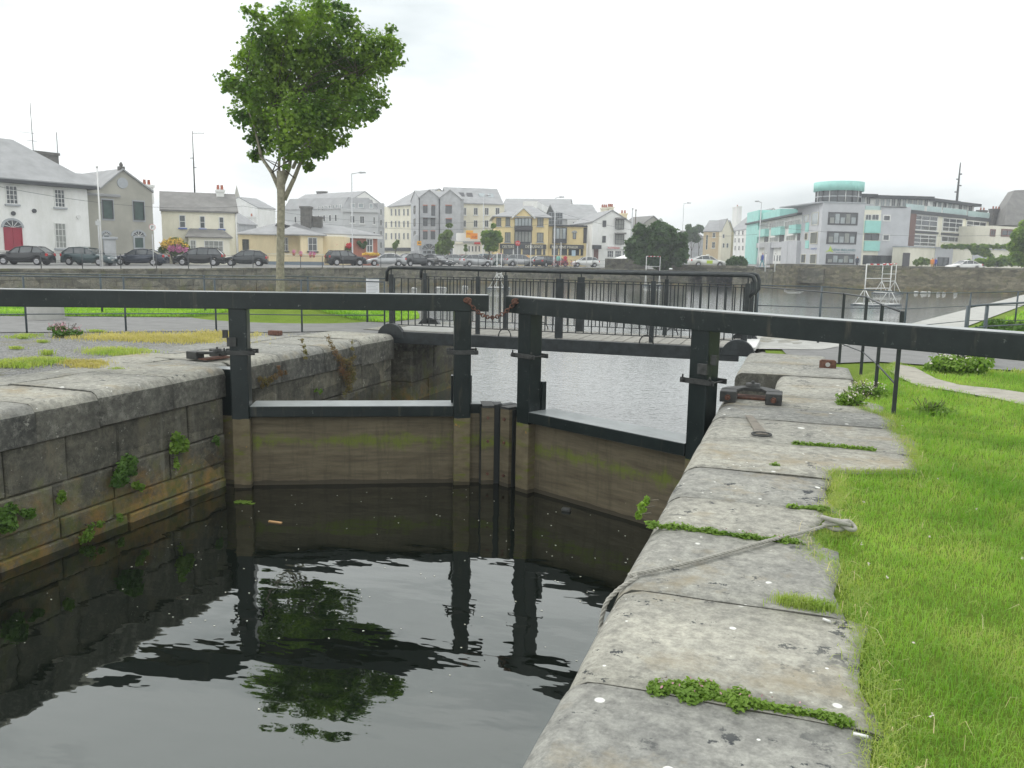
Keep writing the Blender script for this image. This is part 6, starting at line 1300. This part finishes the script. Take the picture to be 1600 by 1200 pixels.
for x, y, r in ((459, 393, 3), (485, 396, 4), (490, 396, 4), (470, 395, 3)):
    p = W(x, y, 92.6); V, k, _ = leaf_cloud([(p.x, p.y, p.z, .25, .2, .25)], 90, .12, 'leaf'); t = thing('potted_flowers', {459: 'pink potted flowers on the left of the cream garden wall', 470: 'pink potted flowers between the bungalow windows', 485: 'pink potted flowers below the right bungalow window', 490: 'pink potted flowers rightmost on the cream garden wall'}[x], 'flowers')
    mesh_np('blossom', V, k, mat('pink_blossom', (.7, .25, .45), .8), t); MB().lathe([(0, p.z-.45), (.12, p.z-.45), (.17, p.z-.15), (0, p.z-.15)], 8, (p.x, p.y)).build('pot', M_POT, t)

# ------------------------------------------------------------------ grass
def inside(poly, P):
    x, y = P[:, 0], P[:, 1]; r = np.zeros(len(P), bool); n = len(poly)
    for i in range(n):
        x1, y1 = poly[i]; x2, y2 = poly[(i+1) % n]; c = ((y1 > y) != (y2 > y)) & (x < (x2-x1)*(y-y1)/((y2-y1) or 1e-9)+x1); r ^= c
    return r
def blades(P, h, wd, z0=0.0, rng=RNG, lean=.6):
    n = len(P); h = h*(.6+.7*rng.random(n)); a = rng.random(n)*2*pi; d = np.c_[np.cos(a), np.sin(a), np.zeros(n)]; s = np.c_[-np.sin(a), np.cos(a), np.zeros(n)]
    b2 = a+pi/2+rng.normal(size=n)*.35; s = np.c_[np.cos(b2), np.sin(b2), np.zeros(n)]
    l = (lean*rng.random(n)*h)[:, None]; w_ = (wd*(.7+.5*rng.random(n)))[:, None]; B = np.c_[P, z0+np.zeros(n)]; up = np.array([0, 0, 1.]); hc = h[:, None]
    Mp = B+d*l*.35+up*hc*.6; T_ = B+d*l+up*hc*(1-.25*lean)
    q = [B-s*w_*.5, B+s*w_*.5, Mp+s*w_*.42, Mp-s*w_*.42, Mp-s*w_*.42, Mp+s*w_*.42, T_+s*w_*.06, T_-s*w_*.06]
    return np.stack(q, 1).reshape(-1, 3)
# right lawn outline (towards the coping, from the photo)
GE = [Z(x, y)[:2] for x, y in ((1390, 1290), (1372, 1200), (1365, 1130), (1352, 1060), (1350, 1000), (1325, 950), (1335, 930), (1300, 890), (1262, 860), (1270, 838), (1330, 822), (1285, 798), (1310, 770), (1300, 735), (1400, 735), (1433, 735), (1425, 712), (1410, 690), (1390, 665), (1385, 648), (1350, 640), (1322, 625), (1340, 605), (1352, 588), (1380, 580), (1400, 566))]
GE = [(float(p[0]), float(p[1])) for p in GE]
lawn = GE+[(1.9, 14.4), (6, 13.9), (20, 11), (20, 1), (2.2, 1.0)]
track = [tuple(Z(*p)[:2]) for p in ((1398, 567), (1430, 574), (1462, 591), (1500, 601), (1560, 607), (1660, 620), (1660, 640), (1560, 620), (1480, 606), (1430, 598), (1405, 586))]
def scatter(n, poly, rng=RNG, near=True):
    """more blades close to the camera"""
    A = np.array(poly); out = []
    while sum(len(o) for o in out) < n:
        r = 1.6+ (rng.random(n))**1.15*15 if near else 0; th = R_(-20)+rng.random(n)*R_(75)
        P = np.c_[np.sin(th)*r, np.cos(th)*r] if near else np.c_[A[:, 0].min()+rng.random(n)*np.ptp(A[:, 0]), A[:, 1].min()+rng.random(n)*np.ptp(A[:, 1])]
        out.append(P[inside(poly, P)])
    return np.concatenate(out)[:n]
P = scatter(230000, lawn); P = P[~inside(track, P)]
dst = np.hypot(P[:, 0], P[:, 1]); n1 = np.sin(P[:, 0]*2.3+np.sin(P[:, 1]*1.7)*2)*np.sin(P[:, 1]*1.9+P[:, 0])
n2 = np.sin(P[:, 0]*9+3*np.sin(P[:, 1]*4))*np.sin(P[:, 1]*8+2*np.sin(P[:, 0]*5)); hh = .034+.02*np.clip(n1, 0, 1)+.022*np.clip(n2, 0, 1)+.012*RNG.random(len(P)); sc = np.clip(dst/5, .8, 1.7)
V1 = blades(P, hh*np.clip(sc, 1, 1.35), .0034*sc, -.035, lean=1.25)
V1 = V1.reshape(-1, 8, 3); sel = (RNG.random(len(V1)) < .2+.3*(np.sin(P[:, 0]*5.1)*np.sin(P[:, 1]*4.3+1) > .35))
# a rim of longer, yellower grass along the coping
gp = mesh_np('grass', V1[~sel].reshape(-1, 3), 4, M_GRASS); tag(gp, 'bright green mown grass right of the coping stones', 'grass', kind='stuff')
gp = mesh_np('grass', V1[sel].reshape(-1, 3), 4, M_GRASSM); tag(gp, 'yellowish grass blades mixed through the right lawn', 'grass', kind='stuff')
Q = []
for a, b in zip(GE[:-1], GE[1:]):
    a = np.array(a); b = np.array(b); m_ = int(np.linalg.norm(b-a)*1500); tt = RNG.random((m_, 1)); Q.append(a+(b-a)*tt+RNG.normal(size=(m_, 2))*[.045, .03]+[.02, 0])
Q = np.concatenate(Q); Q = Q[RNG.random(len(Q)) < .6]; V2 = blades(Q, .03+.03*RNG.random(len(Q))**2, .0032, -.015, lean=1.5); gp = mesh_np('grass', V2, 4, M_GRASSM); tag(gp, 'long yellowing grass fringe spilling over the coping edge', 'grass', kind='stuff')
# far banks
base_t = W(437, 466, 21.0)
def far_grass(poly, n, h, wd, m, label, z=-.02):
    P = scatter(n, [tuple(map(float, q[:2])) for q in poly], near=False); q_ = np.clip(np.hypot((P[:, 0]-base_t.x)/2.6, (P[:, 1]-base_t.y)/1.7), 0, 1); z = z+.34*(np.cos(q_*pi)+1)/2+.02*(q_ < 1); tag(mesh_np('grass', blades(P, h, wd, z, lean=.8), 4, m), label, 'grass', kind='stuff')
far_grass(lawnL+[(-40, 10)]+[Z(*p)[:2] for p in ((0, 479.5), (300, 466.5), (540, 470.5), (650, 482.5))], 45000, .1, .035, M_GRASS, 'green lawn strip behind the left path')
far_grass([(4.2, 21), (5.6, 19.2), (20, 17), (40, 30), (30, 80), (23, 81), (13.4, 52), (5.2, 26)], 40000, .12, .05, M_GRASS, 'green bank on the right beyond the path')
far_grass([(1.8, 14.3), (5, 13.8), (20, 11.5), (20, 13.5), (5, 15.2)], 6000, .06, .02, M_GRASSM, 'grass verge along the right path')
# tufts on the left gravel
def patch(name, label, cat, pxs, n, h, wd, m, spread=(.5, .3), z=-.02, kind=None, group=None):
    C = np.array([tuple(Z(*p)[:2]) for p in pxs]); i = RNG.integers(0, len(C), n); P = C[i]+RNG.normal(size=(n, 2))*spread*.5
    o = mesh_np(name, blades(P, h, wd, z, lean=.9), 4, m); tag(o, label, cat, group, kind); return o
patch('grass', 'dry straw coloured grass band beside the left path', 'grass', [(160, 527), (200, 526), (240, 530), (280, 528), (320, 524), (350, 521), (230, 523), (300, 531)], 6500, .06, .014, M_GRASSD, (.9, .45), kind='stuff')
patch('grass_tuft', 'green grass patch on the gravel behind the left coping', 'grass', [(165, 548), (185, 546), (205, 549), (175, 551)], 1500, .07, .012, M_GRASSM, (.45, .25))
patch('grass_tuft', 'green grass clump at the left frame edge on the gravel', 'grass', [(5, 568), (20, 570), (40, 566), (60, 565), (75, 563)], 2600, .08, .012, M_GRASSM, (.35, .2))
patch('grass_tuft', 'pale dry grass clump beside the left coping joint', 'grass', [(118, 567), (132, 569), (146, 567), (138, 572)], 1500, .08, .01, M_GRASSD, (.25, .16))
patch('grass_tuft', 'tiny green weed on the gravel left of centre', 'weed', [(72, 552)], 120, .09, .014, M_GRASSM, (.12, .1))
patch('grass_tuft', 'small dark weed at the back of the left coping', 'weed', [(180, 578), (186, 577)], 160, .06, .012, M_GRASSM, (.12, .08))
for k, (x, y, s_) in enumerate(((30, 526, .3), (45, 523, .3), (25, 543, .12), (66, 533, .12), (35, 527, .1), (150, 516.5, .2))):
    patch('grass_tuft', 'small grass tuft on the gravel, %s' % ('leftmost of those near the fence', 'beside the pink flowering plant', 'in the open gravel at far left', 'in the open gravel nearer the middle', 'tiny one in the left gravel', 'at the foot of the thin fence')[k], 'grass', [(x, y)], 220, .05, .012, M_GRASSM, (s_, s_*.6))
def plant(name, label, px, py, z, r, n, m, size=.06, D=None, flower=None, fl=None, cat='plant', flat=.5, P=None):
    t = thing(name, label, cat); c_ = P if P is not None else Z(px, py, z)
    bl = [(c_.x+random.uniform(-.6, .6)*r, c_.y+random.uniform(-.5, .5)*r, c_.z+r*.22+random.uniform(-.2, .3)*r, r*.55, r*.55, r*.26) for _ in range(5)]
    V, k, _ = leaf_cloud(bl, n, size, 'leaf', .5, flat); mesh_np('foliage', V, k, m, t)
    sm = MB()
    for _ in range(14): a = random.random()*6.28; sm.tube([(c_.x, c_.y, c_.z-.02), (c_.x+cos(a)*r*.7, c_.y+sin(a)*r*.6, c_.z+r*.8)], .004, 4, caps=False)
    sm.build('stems', M_BARKD, t)
    if flower:
        bl2 = [(b_[0], b_[1], b_[2]+r*.3, r*.6, r*.6, r*.3) for b_ in bl]; V, k, _ = leaf_cloud(bl2, fl, size*.6, 'leaf', .5, .8); mesh_np('blossom', V, k, flower, t)
    return t
M_PINK = mat('dusty_pink_blossom', (.45, .25, .28), .9, .2); M_CW = mat('white_clover_blossom', (.65, .6, .52), .9, .1)
plant('flowering_plant', 'low bushy plant with pink flower heads on the left gravel', 104, 524, 0, .28, 700, M_FERN, .06, flower=M_PINK, fl=220)
plant('clover_clump', 'flowering white clover mound at the foot of the railing posts', 1350, 622, -.06, .26, 1500, M_CLOVER, .045, flower=M_CW, fl=160)
plant('clover_clump', 'second clover mound spilling over the coping right of the gate', 1338, 634, -.02, .22, 800, M_CLOVER, .045, flower=M_CW, fl=80)
plant('clover_clump', 'large clover mound with pale flowers beside the worn track', 1492, 584, -.06, .42, 3000, M_CLOVER, .07, flower=M_CW, fl=120)
plant('clover_clump', 'clover mound at the foot of the curving handrail', 1520, 574, -.06, .36, 2000, M_CLOVER, .07, flower=M_CW, fl=90)
plant('weed_clump', 'dark weed clump on the bank at the far right path edge', 1570, 524, -.06, .5, 1800, M_FERN, .1)
plant('nettle_clump', 'darker green clump of weeds in the grass near the railing', 1450, 652, -.08, .24, 900, M_CLOVER, .05)
# plants growing out of the left wall face (x = XL)
def Xp(px, py, x):
    d = ray(px, py); return CP+d*(x/d.x)
def wallplant(label, pts, n, m, size=.055, x=XL, sgn=1):
    t = thing('wall_plant', label, 'plant', 'plants growing from the left lock wall'); bl = []
    for px_, py_, r in pts:
        p = Xp(px_, py_, x); rr = r*(p-CP).length/FPX; bl.append((p.x+.05*sgn+rr*.3*sgn, p.y, p.z, rr*.6, rr, rr))
    V, k, _ = leaf_cloud(bl, n, size, 'leaf', .5, .3); mesh_np('foliage', V, k, m, t); s = MB()
    for b_ in bl: s.tube([(x-.02*sgn, b_[1], b_[2]+.02), (b_[0], b_[1], b_[2])], .006, 4)
    s.build('stems', M_BARKD, t)
wallplant('leafy green wall plant in the middle of the left lock wall', [(185, 730, 13), (196, 722, 11), (180, 745, 14), (174, 752, 9), (200, 735, 8), (190, 715, 8)], 900, M_FERN)
wallplant('bright green wall plant with trailing tail near the left gate', [(272, 690, 13), (266, 700, 10), (280, 696, 10), (268, 682, 8), (269, 728, 6), (270, 718, 4)], 700, M_CLOVER)
wallplant('small wall plant right below the leafy one', [(208, 758, 5), (214, 760, 5), (203, 757, 4)], 160, M_CLOVER)
wallplant('leafy wall plant cut by the left edge of the picture', [(5, 800, 13), (-4, 815, 14), (8, 820, 9), (30, 800, 6), (40, 800, 7), (36, 806, 5)], 900, M_FERN)
wallplant('small yellowish wall plant low on the left wall', [(88, 778, 7), (90, 770, 5)], 160, M_CLOVER)
wallplant('sparse moss clumps low on the left wall by the white stain', [(130, 835, 9), (150, 818, 6), (122, 842, 6), (180, 808, 7), (135, 822, 6)], 340, M_CLOVER, .04)
wallplant('tiny wall plant at the corner beside the left gate post', [(331, 686, 6), (334, 692, 4)], 130, M_FERN, .04)
wallplant('reddish creeper hanging over the coping behind the left gate', [(508, 527, 5), (511, 534, 6), (514, 542, 6), (518, 550, 7), (524, 558, 8), (530, 566, 9), (540, 566, 9), (528, 578, 9), (535, 586, 10), (544, 580, 10), (538, 596, 9), (546, 592, 8), (540, 606, 8), (534, 614, 6), (545, 545, 5), (546, 534, 4), (548, 558, 6)], 2600, M_RED_L, .026, x=-7.72)
wallplant('reddish creeper left strand crossing the wall joint', [(467, 532, 4), (470, 541, 4), (472, 550, 5), (472, 559, 4), (400, 592, 5), (408, 594, 6), (417, 592, 6), (425, 588, 5), (432, 583, 6), (430, 574, 4), (441, 582, 4), (404, 602, 5), (413, 600, 4)], 1300, M_RED_L, .024, x=-7.72)
wallplant('small bright fern on the recessed wall behind the gate', [(489, 609, 4), (496, 611, 4)], 90, M_CLOVER, .04, x=-7.72)
wallplant('small weed on the right coping face above the water', [(1018, 795, 9), (1024, 785, 8), (1012, 806, 7)], 200, M_CLOVER, .035, x=XR, sgn=-1)
# moss in the joints of the right coping
def joint_patch(label, pts, wd, n, m, size=.03, fl=None):
    t = thing('clover_patch', label, 'clover', 'weeds in the joints of the right coping'); bl = []
    for (xa, ya), (xb, yb) in zip(pts[:-1], pts[1:]):
        a = Z(xa, ya, 0); b = Z(xb, yb, 0); k = max(1, int((b-a).length/.05))
        for q in range(k): p = a.lerp(b, q/k); f_ = .35+.9*abs(sin(q*.9+xa))*random.uniform(.5, 1.2); bl.append((p.x, p.y+random.uniform(-.3, .3)*wd, .006, .05, wd*f_, .012+.012*f_))
    V, k, _ = leaf_cloud(bl, n, size, 'leaf', .6, 1.2); mesh_np('foliage', V, k, m, t)
    if fl: V, k, _ = leaf_cloud([(b_[0], b_[1], .03, .05, .05, .012) for b_ in bl], fl//2, .012, 'leaf'); mesh_np('blossom', V, k, M_PINK, t)
joint_patch('thick clover patch in the nearest joint of the right coping', [(1030, 1076), (1180, 1092)], .085, 3600, M_CLOVER, .018, 50)
joint_patch('thin clover strip running from the nearest joint to the grass', [(1180, 1102), (1260, 1116), (1340, 1132)], .03, 1500, M_CLOVER, .017, 16)
joint_patch('clover strip in the joint that the rope crosses', [(1020, 822), (1080, 827), (1150, 838), (1260, 850)], .04, 2600, M_CLOVER, .02, 30)
joint_patch('grass weeds in the joint beyond the rope knot', [(1240, 793), (1300, 797)], .03, 300, M_CLOVER, .03)
joint_patch('green strip in the joint near the gate anchor', [(1245, 694), (1300, 697), (1370, 704)], .045, 1100, M_CLOVER, .026)
joint_patch('small moss spot in the coping joint left of the grass', [(1210, 728), (1228, 730)], .02, 60, M_CLOVER, .03)
patch('grass_tuft', 'grass tuft growing in the second nearest coping joint', 'grass', [(1230, 943), (1243, 945), (1256, 948), (1270, 950), (1290, 952)], 900, .05, .004, M_GRASSM, (.07, .05), z=0)
# dry stalks and stems strewn in the grass edge
Pd = scatter(500, lawn); Pe = np.concatenate([Pd, Q[RNG.integers(0, len(Q), 160)]]); gp = mesh_np('dry_stalks', blades(Pe, .075, .0028, -.0, lean=2.2), 4, leafmat('straw', (.55, .45, .25), (.75, .66, .42), .2)); tag(gp, 'pale dry stalks strewn over the right lawn and its edge', 'grass', kind='stuff')
# tiny flowers in the grass
n = 170; P = scatter(400, lawn)[:n]; V, k, _ = leaf_cloud([(p[0], p[1], .045, .008, .008, .008) for p in P], n*12, .010, 'leaf', .5, 1); tag(mesh_np('clover_flowers', V, k, M_CW), 'scattered white clover heads in the right lawn', 'flowers', kind='stuff')

# ------------------------------------------------------------------ rope
t = thing('rope', 'grey twisted rope lying across the right coping down to the water', 'rope')
pp = [Z(1302, 818, .03), Z(1262, 830, .02), Z(1200, 845, .022), Z(1140, 862, .022), Z(1080, 878, .022), Z(1020, 891, .02), Z(985, 898, .012)]
pp += [Vector((XR+.1, 4.02, .0)), Vector((XR+.02, 3.93, -.05)), Vector((XR-.03, 3.86, -.15)), Vector((XR-.035, 3.8, -.5)), Vector((XR-.04, 3.72, -1.2)), Vector((XR-.05, 3.68, -1.75))]
def smooth(pts, k):
    o = []
    for i in range(len(pts)-1):
        p0, p1, p2, p3 = pts[max(0, i-1)], pts[i], pts[i+1], pts[min(len(pts)-1, i+2)]
        for j in range(k):
            s = j/k; o.append(.5*((2*p1)+(p2-p0)*s+(2*p0-5*p1+4*p2-p3)*s*s+(3*p1-p0-3*p2+p3)*s**3))
    return o+[pts[-1]]
cl = smooth(pp, 26); M_ROPE = mat('rope_fibre', (.36, .35, .31), .9, .2, 30, bmp=.4, bscale=150)
acc = 0; st = [[], [], []]
for i, p in enumerate(cl):
    if i: acc += (p-cl[i-1]).length
    d = (cl[min(i+1, len(cl)-1)]-cl[max(0, i-1)]).normalized(); a = d.orthogonal().normalized() if i == 0 else (a-d*a.dot(d)).normalized(); b = d.cross(a)
    for s_ in range(3): th = acc/.085*2*pi+s_*2*pi/3; st[s_].append(p+(a*cos(th)+b*sin(th))*.0062)
mb = MB()
for s_ in st: mb.tube(s_, .0063, 6)
mb.build('strands', M_ROPE, t)
kn = MB(); kc = Z(1306, 817, .045)
for j in range(3):
    pts = [kc+Vector((.055*cos(q*pi/8)*(1+.2*j), (.03+.01*j)*sin(q*pi/8), .02*sin(q*pi/8+j*2)+.012*(j-1))) for q in range(17)]; kn.tube(pts, .014, 7)
kn.tube(smooth([kc, kc+Vector((.07, .03, .01)), kc+Vector((.11, .0, -.02)), kc+Vector((.08, -.04, -.02)), kc+Vector((.02, -.02, .0))], 6), .013, 7).build('knot', M_ROPE, t)
# twigs, litter, floating things
for k, (x, y, l, a_, lb) in enumerate(((993*1.0+340, 1146, .05, .3, 'white cigarette end near the nearest coping joint'), (1286, 967, .03, .1, 'white scrap on the coping by the grass'))):
    p = Z(x, y, .008); tag(MB().tube([p, p+Vector((l*cos(a_), l*sin(a_)-.02, 0))], .006, 6).build('litter', M_WF), lb, 'litter')
p = Z(430, 815, WL+.01); tag(MB().box((p.x-.09, p.y-.015, WL-.005), (p.x+.09, p.y+.015, WL+.012)).build('floating_stick', mat('pale_wood', (.55, .33, .15), .8)), 'short orange brown stick floating before the left gate', 'stick')
p = Z(380, 784, WL+.01); V, k, _ = leaf_cloud([(p.x, p.y, WL+.008, .16, .08, .006)], 40, .07, 'leaf', .5, 6); tag(mesh_np('floating_weed', V, k, M_CLOVER), 'small green weed floating beside the left gate post', 'weed')
tag(MB().box((Z(885, 798, WL).x-.06, Z(885, 798, WL).y-.04, WL-.01), (Z(885, 798, WL).x+.06, Z(885, 798, WL).y+.04, WL+.04)).build('floating_can', M_IRON, bevel=.015), 'small dark can floating before the right gate', 'litter')
n = 230; P = np.c_[-6.6+RNG.random(n)*5.4, 3.6+RNG.random(n)**.7*7.2]; P = P[P[:, 1] < 9.7+.0*P[:, 0]+1.2*(1-np.abs(P[:, 0]+3.9)/3.3)-.2]
V, k, _ = leaf_cloud([(p[0], p[1], WL+.004, .003, .003, .001) for p in P], len(P), .019, 'leaf', .5, 50); tag(mesh_np('floating_specks', V, k, mat('pale_petals', (.6, .6, .5), .8, .2)), 'scattered pale specks floating on the dark lock water', 'debris', kind='stuff')

# ------------------------------------------------------------------ thin haze over the far side of the basin
hz = MB().box((-905, -12, -4), (705, 705, 45)).build('haze', M_WHITE); hm = bpy.data.materials.new('haze'); hm.use_nodes = True; hn = hm.node_tree; hn.nodes.clear()
ho = hn.nodes.new('ShaderNodeOutputMaterial'); hv = hn.nodes.new('ShaderNodeVolumePrincipled'); hv.inputs['Density'].default_value = .0011; hv.inputs['Color'].default_value = (.92, .95, 1, 1)
hn.links.new(hv.outputs[0], ho.inputs['Volume']); hz.data.materials.clear(); hz.data.materials.append(hm); tag(hz, 'thin pale haze over the far buildings', kind='stuff')
